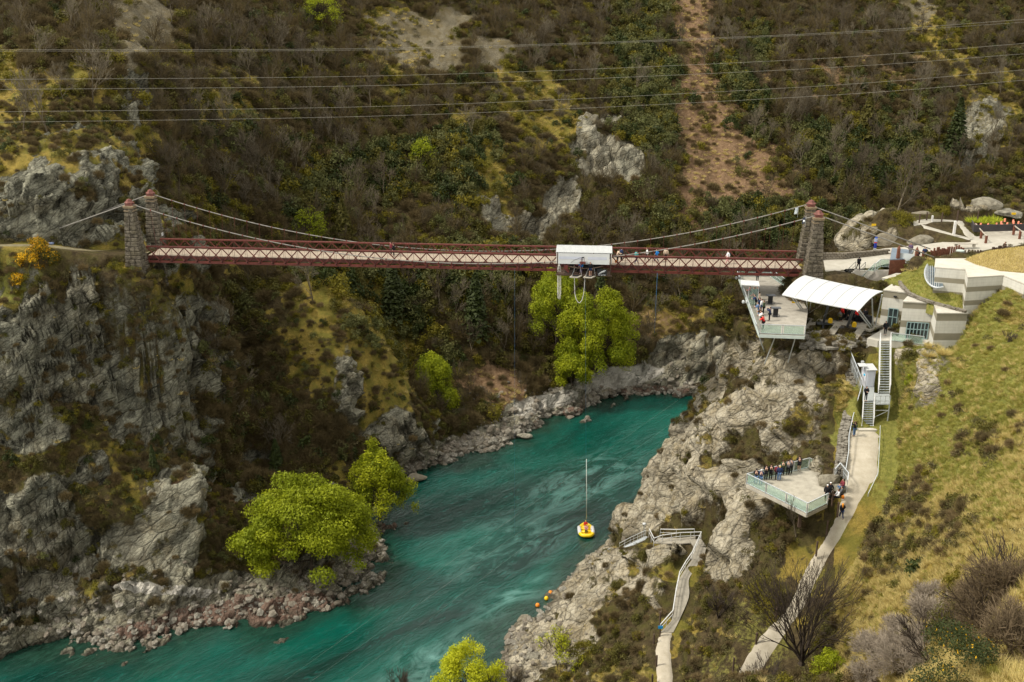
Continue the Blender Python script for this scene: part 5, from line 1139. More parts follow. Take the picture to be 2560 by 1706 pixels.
# boardwalk part of the lower path
bw = MB(); seq0 = lowp[3:]; seq = []
for i in range(len(seq0) - 1):
    for k in range(5):
        t = k / 5; g_ = [seq0[min(max(j, 0), len(seq0) - 1)] for j in (i - 1, i, i + 1, i + 2)]
        seq.append(tuple(.5 * ((2 * g_[1][s]) + (g_[2][s] - g_[0][s]) * t + (2 * g_[0][s] - 5 * g_[1][s] + 4 * g_[2][s] - g_[3][s]) * t * t + (3 * g_[1][s] - g_[0][s] - 3 * g_[2][s] + g_[3][s]) * t ** 3) for s in (0, 1)))
seq.append(seq0[-1])
for i in range(len(seq) - 1):
    a, b = seq[i]; c, d = seq[i + 1]; bw.quad(a + Vector((0, 0, .05)), b + Vector((0, 0, .05)), d + Vector((0, 0, .05)), c + Vector((0, 0, .05)), .1)
o = bw.build('boardwalk', M_BOARD); tag(o, 'narrow plank boardwalk bending down the rock beside white railings', 'boardwalk')
tb = MB(); lt = lower_turn
for i in range(len(lt) - 1):
    a, b = lt[i], lt[i + 1]; d = (b - a).normalized(); nn = Vector((-d.y, d.x, 0)) * .75; tb.quad(a - nn, a + nn, b + nn, b - nn, .12)
o = tb.build('landing_walkway', M_BOARD); tag(o, 'level timber walkway leading to the river stair landing', 'walkway')
# railings of the lower path
def railing(name, pts, h, label, cat='railing', mat=None, step=1.5, rails=(1.0, .55), w=.06, top=.09, group=None, glass=None, lean=Vector((0, 0, 0)), infill=None):
    mat = mat or M_STEEL; pts = [Vector(p) for p in pts]; o = empty(name, pts[0]); tag(o, label, cat, group); O = pts[0]
    rm_ = MB(); g = MB(); posts = []
    for a, b in zip(pts[:-1], pts[1:]):
        n = max(1, round((b - a).length / step))
        for i in range(n + (b is pts[-1])): posts.append(a.lerp(b, i / n))
        for j, f in enumerate(rails):
            e = Vector((0, 0, h * f)) + lean * f; rm_.beam(a - O + e, b - O + e, top if j == 0 else w * .8, top * .8 if j == 0 else w * .8)
        if glass:
            for i in range(n):
                p, q = a.lerp(b, (i + .06) / n) - O, a.lerp(b, (i + .94) / n) - O; e1 = Vector((0, 0, h * .08)) + lean * .08; e2 = Vector((0, 0, h * .93)) + lean * .93; g.quad(p + e1, q + e1, q + e2, p + e2, .02)
        if infill:
            m = int((b - a).length / infill)
            for i in range(m): q = a.lerp(b, i / m) - O; rm_.beam(q + Vector((0, 0, .08)), q + Vector((0, 0, h * .97)), .02, .02)
    r_ = rm_.build('rail', mat); r_.parent = o
    for p in posts:
        m = MB(); m.beam(p - O - Vector((0, 0, .15)), p - O + Vector((0, 0, h)) + lean, w, w); q = m.build('post', mat); q.parent = o
    if glass: q = g.build('glass_panel', glass); q.parent = o
    return o
M_WRAIL = plain('white_grey_rail', (.55, .55, .53), .5, .08, 3)
railing('railing', [p[0] + Vector((0, 0, 0)) for p in lowp[3:]] + [PZ(1752,1350,14.2), PZ(1700,1352,13.8), PZ(1655,1358,13.1), PZ(1634,1366,12.9), PZ(1622,1342,12.8)], 1.1, 'white metal railing following the curved boardwalk above the river', mat=M_WRAIL, step=1.3, w=.06)
railing('railing', [PZ(1735,1342,14.2), PZ(1690,1343,13.7), PZ(1650,1342,13.1)], 1.05, 'short white railing on the cliff side of the landing walkway', mat=M_WRAIL, w=.045)
railing('stair_railing', [PZ(1613,1346,12.4), PZ(1575,1362,6.8), PZ(1548,1376,3.6)], 1.1, 'white handrails of the steep stair dropping from the landing to the river', mat=M_WRAIL, step=2.5, w=.04, rails=(1, .6, .25))
railing('railing', [PZ(1528,1386,2.2), PZ(1504,1400,.9)], 1.1, 'small white rail at the water edge below the stair', mat=M_WRAIL, w=.05)
st = MB()
for i in range(26):
    q = PZ(1613,1346,12.2).lerp(PZ(1540,1380,2.6), i / 25); st.box(q, (.9, .3, .06), R(60))
o = st.build('river_stair', M_STEEL); tag(o, 'steep metal stair running down the rock to the river edge', 'stair')
s_ = MB(); q = PZ(1532,1388,2.4); s_.beam(q, q + Vector((0, 0, 1.1)), .06, .06); s_.beam(q + Vector((.9, .1, 0)), q + Vector((.9, .1, .9)), .06, .06); s_ = s_.build('post', M_WRAIL)
sg = empty('warning_sign', q); tag(sg, 'small yellow sign at the foot of the river stair', 'sign'); s_.parent = sg; s_.matrix_parent_inverse = Matrix.Translation(-q)
m = MB(); m.box((.5, 0, .75), (.85, .04, .34)); m = m.build('panel', M_YEL); m.parent = sg
q = PZ(1652,1592,10.6) + Vector((-.1, 0, 0)); sg = empty('sign', q); tag(sg, 'bright blue notice board on a wooden post at the boardwalk end', 'sign')
m = MB(); m.beam((0, 0, -.2), (0, 0, 1.4), .13, .13); m = m.build('post', M_DTIM); m.parent = sg
m = MB(); m.box((0, -.1, 1.25), (.52, .06, .34)); m = m.build('panel', M_BLUE); m.parent = sg
q = PZ(1610,1330,13); lm = empty('floodlight', q); tag(lm, 'white round floodlight on a post at the stair landing', 'floodlight'); m = MB(); m.beam((0, 0, -.8), (0, 0, .9), .06, .06); m = m.build('post', M_STEEL); m.parent = lm; m = MB(); m.lathe((0, 0, .95), [(.05, 0), (.26, .12), (.24, .26), (.06, .3)], 8); m = m.build('lamp_head', M_WHITE, smooth=True); m.parent = lm
# wooden marker posts along the paths
def post(u, v, z, label, h=1.25, group='wooden marker posts along the gravel paths'):
    g = PZ(u, v, z); m = MB(); m.tube([Vector((0, 0, -.4)), Vector((0, 0, h * .6)), Vector((0, 0, h))], [.10, .10, .095], 7); o = m.build('marker_post', M_DTIM); o.location = g; tag(o, label, 'post', group)
for u, v, z, l in ((1634,1610,10.2,'farthest wooden post on the lower path'),(1641,1664,9.8,'middle wooden post on the lower path'),(1630,1712,9.1,'nearest wooden post on the lower path at the bottom edge'),(2067,1330,25.6,'wooden post left of the gravel path below the platform'),(2041,1382,24.2,'wooden post partly behind the tall bare tree top'),(1890,1610,17.2,'wooden post on the grass edge left of the wide path'),(1833,1672,15.4,'wooden post beside the lowest stretch of the wide path'),(1940,1545,19.2,'wooden post behind the fanning bare tree'),(2080,1257,28.3,'wooden post at the platform entrance'),(2094,1284,27.2,'wooden post behind the walking woman'),(1650,1555,11.3,'short wooden post above the blue notice board')): post(u, v, z, l)
# ---------------------------------------------------------------- lower viewing platform
vp = empty('viewing_platform', plat[0]); tag(vp, 'lower timber viewing platform with glass railings jutting over the cliff', 'platform')
O = plat[0]; pl2 = [(p.x - O.x, p.y - O.y) for p in plat]
m = MB(); m.prism(pl2, -.12, .0); d_ = m.build('deck', deck_mat('platform_boards', (.42, .385, .31), 1, .15)); d_.parent = vp
m = MB()
for a, b in zip(plat[:2] + [plat[5]], plat[1:3] + [plat[0]]): m.beam(a - O + Vector((0, 0, -.28)), b - O + Vector((0, 0, -.28)), .14, .30)
for i in range(1, 5): a = plat[0].lerp(plat[1], i / 5) - O; b = plat[5].lerp(plat[4], i / 5) - O; m.beam(a - Vector((0, 0, .3)), b - Vector((0, 0, .3)), .12, .25)
m = m.build('edge_beam', M_PALETIM); m.parent = vp
for f in (.90,):
    q = plat[0].lerp(plat[1], f) - O + Vector((.3, .8, -.3)); m = MB(); m.beam(q, q - Vector((0, 0, 2.0)), .28, .28); m = m.build('support_post', M_DTIM); m.parent = vp
railing('glass_railing', [PZ(2068,1259,PLZ), plat[1], plat[0], plat[5], PZ(2060,1184,PLZ)], 1.12, 'glass and steel railing around the lower viewing platform', mat=M_STEEL, step=2.4, w=.09, rails=(1.0, .04), glass=M_GLASS)
bd = bpy.data.objects.new('boulder', rock_mesh('boulder', rr_(400), M_BOULD, (1.5, 1.1, 1.0), 3, 10)); COL.objects.link(bd); bd.location = PZ(2075,1205,28.7); tag(bd, 'large lichened boulder at the entrance corner of the lower platform', 'boulder')
bd = bpy.data.objects.new('boulder', rock_mesh('boulder', rr_(401), M_BOULD, (.9, .7, .5), 2, 8)); COL.objects.link(bd); bd.location = PZ(2098,1222,28.6); tag(bd, 'smaller flat rock between the large boulder and the path', 'boulder')
railing('mesh_gate', [PZ(2085,1200,29.0), PZ(2098,1185,29.2), PZ(2118,1210,29.1), PZ(2116,1228,28.7)], 1.25, 'grey barred fence panel where the stone wall meets the platform', cat='fence', step=1.0, infill=.12, w=.05)
# stone retaining wall beside the path
wl_px = [(2090,872,35.4),(2110,890,34.8),(2121,915,34.2),(2126,945,33.2),(2127,973,32.6),(2124,1011,32.0),(2116,1050,31.6),(2107,1088,31.1),(2105,1120,30.7),(2101,1157,30.3),(2096,1182,29.7)]
wp3 = [PZ(*q) for q in wl_px]; wm_ = MB(); r = rr_(410)
for i in range(len(wp3) - 1):
    n = max(1, int((wp3[i + 1] - wp3[i]).length / .42))
    for k in range(n):
        q = wp3[i].lerp(wp3[i + 1], (k + r.rand() * .5) / n); d = (wp3[i + 1] - wp3[i]); a = math.atan2(d.y, d.x)
        for off in (-.28, .05, .36):
            for lv in (0, 1, 2): wm_.box((q.x - math.sin(a) * off + r.normal() * .03, q.y + math.cos(a) * off, q.z + .12 - lv * .32 + r.normal() * .04), (.34 + .2 * r.rand(), .30 + .12 * r.rand(), .24 + .12 * r.rand()), a + r.normal() * .35)
o = wm_.build('stone_wall', M_STONE, bevel=.04); tag(o, 'long dry stone wall curving beside the gravel path to the platform', 'wall')
railing('handrail', [PZ(2152,985,32.6), PZ(2142,1020,31.7), PZ(2130,1062,31.3), PZ(2120,1110,30.7), PZ(2119,1150,30.1), PZ(2112,1195,29.3)], 1.05, 'pipe handrail along the wall side of the gravel path', mat=M_STEEL, step=2.2, rails=(1.0,), w=.05, top=.075)
railing('mesh_fence', [PZ(2118,900,34.6), PZ(2130,930,34), PZ(2141,958,33.4), PZ(2151,985,32.6)], 1.7, 'leaning grey mesh fence at the top of the stone wall', cat='fence', step=1.1, infill=.15, w=.05)
railing('kerb_rail', [PZ(2200,1070,31.3), PZ(2198,1120,30.7), PZ(2194,1190,29.4), PZ(2170,1240,28.3)], .28, 'low pale pipe edging on the slope side of the path', cat='edging', mat=M_STEEL, step=3, rails=(1.0,), w=.05, top=.05)
# ---------------------------------------------------------------- metal stairs and hut
def flight(name, a0, a1, b0, b1, n, label):
    """a0,a1 bottom left/right; b0,b1 top left/right"""
    O = Vector(a0); e = empty(name, O); tag(e, label, 'stair')
    m = MB()
    for i in range(n):
        t = (i + .5) / n; p = Vector(a0).lerp(Vector(b0), t) - O; q = Vector(a1).lerp(Vector(b1), t) - O; m.beam(p, q, .30, .045, Vector((0, 0, 1)))
    m = m.build('treads', plain(name + '_tread', (.26, .28, .27), .6, .15, 3)); m.parent = e
    for s0, s1 in ((a0, b0), (a1, b1)):
        p, q = Vector(s0) - O, Vector(s1) - O; m = MB(); m.beam(p, q, .07, .30); m = m.build('stringer', M_WRAIL); m.parent = e
        m = MB(); m.beam(p + Vector((0, 0, 1.05)), q + Vector((0, 0, 1.05)), .07, .07); m.beam(p + Vector((0, 0, .55)), q + Vector((0, 0, .55)), .04, .04)
        for i in range(6): c = p.lerp(q, i / 5); m.beam(c, c + Vector((0, 0, 1.05)), .05, .05)
        m = m.build('handrail', M_WRAIL); m.parent = e
    return e
flight('metal_stair', PZ(2154,1067,31.2), PZ(2183,1067,31.2), PZ(2158,1004,33.3), PZ(2184,1004,33.3), 11, 'lower flight of the metal stair ending on the gravel path')
flight('metal_stair', PZ(2196,984,33.4), PZ(2224,984,33.4), PZ(2199,853,37.5), PZ(2225,853,37.5), 21, 'upper flight of the metal stair rising to the café building')
ld = MB(); O = PZ(2158,1004,33.3)
ld.quad(PZ(2156,1004,33.3) - O, PZ(2184,1004,33.3) - O, PZ(2186,958,33.3) - O, PZ(2159,958,33.3) - O, .08); ld.quad(PZ(2187,1012,33.32) - O, PZ(2224,1012,33.32) - O, PZ(2224,984,33.32) - O, PZ(2187,984,33.32) - O, .08)
e = empty('stair_landing', O); tag(e, 'grey steel landing joining the two stair flights beside the white hut', 'landing'); m = ld.build('floor_plate', plain('landing_plate', (.30, .32, .31), .6, .1, 3)); m.parent = e
m = MB()
for u, v in ((2187,1012),(2224,1012)): q = PZ(u, v, 33.3) - O; m.beam(q, q - Vector((0, 0, 2.4)), .1, .1)
a = PZ(2187,1012,33.3) - O; b = PZ(2224,1012,33.3) - O; m.beam(a - Vector((0, 0, .7)), b - Vector((0, 0, .7)), .07, .07); m.beam(a - Vector((0, 0, 1.6)), b - Vector((0, 0, .7)), .06, .06); m = m.build('support_frame', M_STEEL); m.parent = e
m = MB()
for f in (.45, 1.05): m.beam(a + Vector((0, 0, f)), b + Vector((0, 0, f)), .06, .06)
for k in range(4): q = a.lerp(b, k / 3); m.beam(q, q + Vector((0, 0, 1.05)), .05, .05)
m = m.build('guard_rail', M_STEEL); m.parent = e
ht = PZ(2173,968,33.35); hut = empty('white_hut', ht, R(4)); tag(hut, 'narrow white metal hut with lean-to roof standing on the stair landing', 'hut')
m = MB(); m.box((0, .55, 1.05), (1.12, 1.1, 2.1)); m = m.build('walls', plain('hut_wall', (.62, .63, .68), .5, .06, 2)); m.parent = hut
m = MB(); m.box((.05, -.02, 1.0), (.8, .04, 1.9)); m = m.build('door', plain('hut_door', (.56, .58, .64), .5, .06, 2)); m.parent = hut
m = MB(); m.quad((-.65, -.2, 2.14), (.65, -.2, 2.14), (.65, 1.25, 2.42), (-.65, 1.25, 2.42), .07); m = m.build('roof', M_WHITE); m.parent = hut
cb = MB(); q = PZ(2157,915,35.9); cb.quad(q + Vector((-.48, -.3, 0)), q + Vector((.42, -.3, 0)), q + Vector((.42, .5, .12)), q + Vector((-.48, .5, .12)), .06); cb.beam(q + Vector((0, .2, 0)), q + Vector((0, .2, -2.6)), .08, .08); cb.box(q + Vector((.2, .75, .2)), (.3, .2, .25)); o = cb.build('solar_panel_stand', M_WHITE); tag(o, 'small white canopy plate on a post just above the white hut', 'canopy')
sl = MB(); q = PZ(2168,1074,31.15); sl.box(q + Vector((0, 0, -.05)), (2.0, .55, .22)); o = sl.build('concrete_step', M_CONC); tag(o, 'pale concrete step at the foot of the metal stair', 'step')
dp = MB(); a = PZ(2162,885,34.9); dp.tube([a + Vector((0, 0, -1.0)), a + Vector((0, 0, 1.3)), a + Vector((.15, .3, 1.7)), a + Vector((.6, 1.0, 1.8))], .09, 6); o = dp.build('drain_pipe', M_DKMET); tag(o, 'dark bent pipe rising from the rocks under the deck', 'pipe')

# ---------------------------------------------------------------- viewing deck
DZ = 39.3
dA, dB, dC, dD = PZ(1899,834,DZ), PZ(2012,838,DZ), PZ(1848,692,DZ), PZ(1950,692,DZ)
dE = PZ(2000,740,DZ); dD = Vector((36.2, dC.y, DZ)); dE = PZ(2003, 746, DZ); dF = PZ(2020, 775, DZ)
vd = empty('viewing_deck', dA); tag(vd, 'upper timber viewing deck with glass sides reaching under the bridge', 'deck'); O = dA
m = MB(); m.prism([((p - O).x, (p - O).y) for p in (dA, dB, dF, dE, dD, dC)], -.15, 0); m = m.build('floor', deck_mat('deck_boards', (.36, .33, .275), 0, .15)); m.parent = vd
m = MB()
for a, b in ((dA, dB), (dA, dC), (dC, dD)): m.beam(a - O - Vector((0, 0, .3)), b - O - Vector((0, 0, .3)), .18, .36)
m = m.build('edge_beam', plain('deck_edge', (.50, .56, .52), .5, .1, 2)); m.parent = vd
m = MB()
for a, b in ((dA.lerp(dB, .35), (0, 3.5, -5)), (dA.lerp(dB, .8), (.3, 3, -4.5)), (dA.lerp(dC, .3), (2.4, 1, -6)), (dA.lerp(dC, .6), (2.8, 1, -7))): m.beam(a - O - Vector((0, 0, .3)), a - O + Vector(b), .1, .1)
m = m.build('brace', M_STEEL); m.parent = vd
railing('glass_railing', [dB, dA], 1.12, 'glass railing along the front of the upper viewing deck', step=2.3, w=.08, rails=(1, .05), glass=M_GLASS)
railing('glass_railing', [dA, dC], 1.15, 'outward leaning glass railing on the river side of the upper deck', step=3.0, w=.08, rails=(1, .05), glass=M_GLASS, lean=Vector((-.45, 0, 0)))
railing('glass_railing', [dC, dD, dE], 1.1, 'steel and glass railing at the far end of the upper deck', step=2.2, w=.07, rails=(1, .5, .05), glass=M_GLASS)
cn = empty('small_canopy', PZ(1866,745,DZ)); tag(cn, 'small white flat canopy over the left edge of the upper deck', 'canopy'); q = cn.location
m = MB(); m.quad(PZ(1852,713,42.0) - q, PZ(1899,716,42.0) - q, PZ(1897,704,42.15) - q, PZ(1851,701,42.15) - q, .10); m = m.build('roof', M_WHITE); m.parent = cn
m = MB()
for u, v in ((1873,714),(1897,715)): p = PZ(u, v, 41.95) - q; m.beam(p, Vector((p.x, p.y, 0)), .07, .07)
m = m.build('post', M_STEEL); m.parent = cn; m = MB(); p1, p2 = PZ(1875,716,41.8) - q, PZ(1896,717,41.8) - q; m.quad(Vector((p1.x, p1.y, .1)), Vector((p2.x, p2.y, .1)), Vector((p2.x, p2.y, 2.2)), Vector((p1.x, p1.y, 2.2)), .02); m = m.build('glass_panel', M_GLASS); m.parent = cn
for i, (u, v) in enumerate(((1925,760),(1938,792))):
    q = PZ(u, v, DZ); tb_ = empty('bar_table', q, R(-4)); tag(tb_, ('far', 'near')[i] + ' dark standing table with a slab top on the upper deck', 'table')
    m = MB(); m.box((0, 0, .55), (.52, .5, 1.1)); m = m.build('pedestal', M_BLACK); m.parent = tb_
    m = MB(); m.box((0, 0, 1.14), (1.15, .7, .09)); m = m.build('table_top', M_DKMET); m.parent = tb_
    m = MB(); m.beam((-.48, -.42, .2), (.48, -.42, .2), .05, .05); m.beam((-.48, .42, .2), (.48, .42, .2), .05, .05); m.beam((-.48, -.42, .2), (-.48, .42, .2), .05, .05); m.beam((.48, -.42, .2), (.48, .42, .2), .05, .05); m = m.build('foot_rail', M_DKMET); m.parent = tb_
for i, (u, v, z, lb) in enumerate(((1867,759,39.9,'pair of white floodlights halfway along the leaning glass rail'),(1849,699,40.3,'white floodlights at the far end of the leaning glass rail'))):
    m = MB()
    for dx in (-.15, .3): m.lathe((dx - .3, 0, 0), [(.04, 0), (.17, .06), (.19, .3), (.08, .42)], 8)
    m.beam((-.5, 0, .1), (.5, 0, .1), .04, .04); o = m.build('floodlight', M_WHITE); o.location = PZ(u, v, z); tag(o, lb, 'floodlight')
# ---------------------------------------------------------------- jump centre pavilion
pv = empty('pavilion', PZ(2060,810,37.6)); tag(pv, 'open pavilion with a curved white roof on slanting steel struts', 'pavilion'); O = pv.location.copy()
r0, r1, r2, r3 = PZ(1955,737,41.4), PZ(2148,776,41.2), PZ(2207,735,42.6), PZ(2012,695,42.9)   # front-left, front-right, back-right, back-left
m = MB(); NXr, NYr = 18, 12; th = .10
grid = []
for j in range(NYr + 1):
    tt = j / NYr
    for i in range(NXr + 1):
        s = i / NXr; p = (r0.lerp(r3, tt)).lerp(r1.lerp(r2, tt), s); p.z += .62 * math.sin(math.pi * min(1, tt * .82 + .0)) * 1.0 - .10 * math.sin(math.pi * s); grid.append(p - O)
nn_ = (NXr + 1); vs = [tuple(p) for p in grid] + [tuple(p - Vector((0, 0, th))) for p in grid]; K = len(grid); fs = []
for j in range(NYr):
    for i in range(NXr):
        a = j * nn_ + i; fs.append((a, a + 1, a + 1 + nn_, a + nn_)); fs.append((K + a, K + a + nn_, K + a + 1 + nn_, K + a + 1))
for i in range(NXr): fs.append((i + 1, i, K + i, K + i + 1)); b = NYr * nn_ + i; fs.append((b, b + 1, K + b + 1, K + b))
for j in range(NYr): a = j * nn_; fs.append((a, a + nn_, K + a + nn_, K + a)); a = j * nn_ + NXr; fs.append((a + nn_, a, K + a, K + a + nn_))
m.add(vs, fs); m = m.build('roof', M_WHITE, smooth=True); m.parent = pv
md = m.modifiers.new('edge', 'EDGE_SPLIT'); md.split_angle = R(40); roof_ = m
for i in (3, 6, 9, 12, 15):
    m = MB()
    for j in range(NYr): m.beam(grid[j * nn_ + i] + Vector((0, 0, .02)), grid[(j + 1) * nn_ + i] + Vector((0, 0, .02)), .05, .04)
    m = m.build('seam', plain('roof_seam', (.36, .37, .38), .6, .1, 2)); m.parent = roof_
FZ = 37.7
m = MB(); fp = [PZ(2000,792,FZ), PZ(2176,826,FZ), PZ(2235,800,FZ), PZ(2130,745,FZ), PZ(2010,745,FZ)]; m.prism([((p - O).x, (p - O).y) for p in fp], FZ - O.z - .25, FZ - O.z); m = m.build('floor', M_BOARD); m.parent = pv
def c5(x, y): return 1820 + x / 5.348, 640 + y / 5.348
def stt(a, za, b, zb, w, mat, name='strut'):
    m = MB(); m.beam(PZ(*c5(*a), za) - O, PZ(*c5(*b), zb) - O, w, w); m = m.build(name, mat); m.parent = pv
stt((850,550),41.3,(1050,815),FZ,.11,M_STEEL); stt((890,560),41.3,(1065,800),FZ,.11,M_STEEL); stt((1730,735),41.1,(1905,965),FZ,.12,M_STEEL); stt((1765,735),41.1,(1925,950),FZ,.12,M_STEEL)
stt((1925,575),41.8,(1940,935),FZ,.12,M_STEEL); stt((2060,520),42.3,(1970,925),FZ,.12,M_STEEL); stt((1110,610),41.4,(1085,770),FZ,.10,M_STEEL); stt((1050,600),41.6,(1070,770),FZ,.10,M_STEEL)
for a, za, b in (((1345,650),41.2,(1275,895)), ((1680,715),41.1,(1590,960))):
    stt(a, za, b, 37.6, .26, M_DKMET, 'raking_column'); q = PZ(*c5(*b), 37.6) - O; m = MB(); m.beam(q, q - Vector((0, 0, 3.6)), .24, .24); m.box(q + Vector((.2, 0, -.05)), (2.1, .5, .26)); m = m.build('column', M_DKMET); m.parent = pv
for pts in (((1110,842),(1212,852),(1110,1002),(1015,982)), ((1430,905),(1522,917),(1420,1056),(1320,1040)), ((1740,968),(1832,985),(1730,1117),(1640,1097))):
    z0_, z1_ = FZ + .02, FZ - .75; a, b = PZ(*c5(*pts[0]), z0_), PZ(*c5(*pts[1]), z0_); ya = a.y - 3.3; c = PY(*c5(*pts[2]), b.y - 2.5); d = PY(*c5(*pts[3]), a.y - 2.5)
    m = MB(); m.quad(a - O, b - O, c - O, d - O, .12); m = m.build('launch_ramp', M_BOARD); m.parent = pv
for i, c in enumerate(((1365,895),(1685,948))):
    q = PZ(*c5(*c), FZ + .1); b_ = empty('yellow_bin', q); tag(b_, ('left', 'right')[i] + ' yellow bollard block on the pavilion front edge', 'block'); m = MB(); m.lathe((0, 0, 0), [(.30, 0), (.28, .45), (.24, .52)], 4); m = m.build('body', M_YEL); m.parent = b_; m = MB(); m.lathe((0, 0, .50), [(.2, 0), (.2, .08)], 6); m = m.build('top_plate', M_YEL); m.parent = b_
eq = MB(); r = rr_(430)
for i in range(26): q = PZ(*c5(1150 + 760 * r.rand(), 700 + 60 * r.rand() + (0)), FZ) - O; q = PZ(*c5(1180 + i * 28, 745 + 4.6 * i + 55 * r.rand()), FZ) - O; eq.box(q + Vector((0, 0, .4)), (.4 + .3 * r.rand(), .4, .8 + .5 * r.rand()), r.rand())
eq = eq.build('harness_racks', M_BLACK); eq.parent = pv
sg_ = MB(); q = PZ(*c5(885,622), 40.3) - O; sg_.box(q, (.6, .04, .2)); sg_ = sg_.build('yellow_notice', M_YEL); sg_.parent = pv
bwll = MB(); a, b = PZ(2150,752,FZ) - O, PZ(2006,728,FZ) - O; bwll.quad(a, b, b + Vector((0, 0, 2.6)), a + Vector((0, 0, 2.6)), .2); bwll = bwll.build('back_wall', M_DKMET); bwll.parent = pv
ww = MB(); q = [PZ(*c5(940,790), DZ), PZ(*c5(1030,810), DZ), PZ(*c5(970,1025), 37.2), PZ(*c5(930,1025), 37.2)]; ww.quad(PZ(*c5(940,880), 38) - O, PZ(*c5(1040,830), 38) - O, PZ(*c5(1040,830), 38) - O + Vector((0, 0, -1.6)), PZ(*c5(940,880), 38) - O + Vector((0, 0, -1.6)), .15); ww = ww.build('timber_side', M_DTIM); ww.parent = pv
# low stone terraces under the pavilion
tr2 = MB(); r = rr_(440)
for i in range(90): q = hit(*c5(1000 + 950 * r.rand(), 1010 + 230 * r.rand())); tr2.box(q + Vector((0, 0, .08)), (.9 + .9 * r.rand(), .6, .34), r.normal() * .4)
o = tr2.build('stacked_stones', M_STONE, bevel=.06); tag(o, 'flat stacked stones on the bank below the pavilion columns', 'stonework', kind='stuff')

# ---------------------------------------------------------------- stair from the plaza down to the deck
us = [PZ(2138,673,43.1), PZ(2186,676,43.1)]; ls = [PZ(2092,716,40.6), PZ(2140,722,40.6)]
ps = empty('concrete_stair', us[0]); O = us[0]; tag(ps, 'wide concrete stair with glass sides from the plaza down to the deck', 'stair')
m = MB(); n = 12
for i in range(n):
    t = (i + .5) / n; a = us[0].lerp(ls[0], t) - O; b = us[1].lerp(ls[1], t) - O; m.beam(a - Vector((0, 0, .15)), b - Vector((0, 0, .15)), .34, .34)
m = m.build('steps', M_CONC); m.parent = ps
for k, (a, b) in enumerate(((us[0], ls[0]), (us[0].lerp(us[1], .5), ls[0].lerp(ls[1], .5)), (us[1], ls[1]))):
    railing('stair_railing', [a, b], 1.0, ('left', 'middle', 'right glass')[k] + ' railing of the concrete stair beside the near tower', step=1.2, w=.05, top=.06, mat=M_DKMET if k < 2 else M_STEEL, rails=(1.0, .5), glass=M_GLASS if k == 2 else None)
sw = MB(); a, b = us[1] + Vector((.2, 0, 0)), ls[1] + Vector((.2, 0, 0)); e_ = PZ(2222,676,43.2); sw.add([tuple(a), tuple(b), tuple(b - Vector((0, 0, 3))), tuple(e_ - Vector((0, 0, 5))), tuple(e_)] + [tuple(Vector(p) + Vector((.1, .25, 0))) for p in (a, b, b - Vector((0, 0, 3)), e_ - Vector((0, 0, 5)), e_)], [(0, 1, 2, 3, 4), (9, 8, 7, 6, 5), (0, 5, 6, 1), (1, 6, 7, 2), (2, 7, 8, 3), (3, 8, 9, 4), (4, 9, 5, 0)])
o = sw.build('retaining_wall', plain('vertical_board_concrete', (.33, .30, .26), .85, .15, 1.2)); tag(o, 'board marked grey wall below the concrete stair', 'wall'); 
m = MB(); q = PZ(2190,702,41.6); m.box((0, 0, 0), (.45, .06, .4)); o = m.build('plaque', M_RTIM); o.location = q + Vector((0, -.35, 0)); tag(o, 'small square rust coloured plaque on the grey wall', 'plaque')
q = PZ(2177,728,38.3); lp = empty('pole', q); tag(lp, 'tall dark slim pole standing right of the concrete stair', 'pole'); m = MB(); m.tube([Vector((0, 0, -1)), Vector((0, 0, 4.7))], .085, 8); m = m.build('shaft', M_DKMET); m.parent = lp; m = MB(); m.box((.12, 0, 4.2), (.16, .08, .12)); m = m.build('bracket', M_DKMET); m.parent = lp
m = MB(); q = PZ(2154,718,41); m.box((0, 0, 0), (.38, .08, .32)); o = m.build('blue_sign', M_BLUE); o.location = q; tag(o, 'small light blue sign at the top of the pavilion roof edge', 'sign')
kb_ = empty('kiosk', PZ(2232,690,42.8)); O = kb_.location.copy(); tag(kb_, 'rust red kiosk with dark flat roof beside the stair', 'kiosk')
m = MB(); kq = [PZ(2220,692,42.0), PZ(2262,690,42.0), PZ(2275,668,42.0), PZ(2224,662,42.0)]; m.prism([((p - O).x, (p - O).y) for p in kq], -1.6, 1.35); m = m.build('walls', M_RTIM); m.parent = kb_
m = MB(); m.prism([((p - O).x * 1.06, (p - O).y * 1.04) for p in kq], 1.36, 1.46); m = m.build('roof', plain('slate_roof', (.15, .19, .23), .5, .1, 1)); m.parent = kb_
railing('glass_railing', [PZ(2188,678,43.1), PZ(2200,668,43.2), PZ(2222,668,43.2)], 1.05, 'glass balustrade between the stair top and the kiosk', step=1.0, w=.05, glass=M_GLASS, rails=(1, .05))

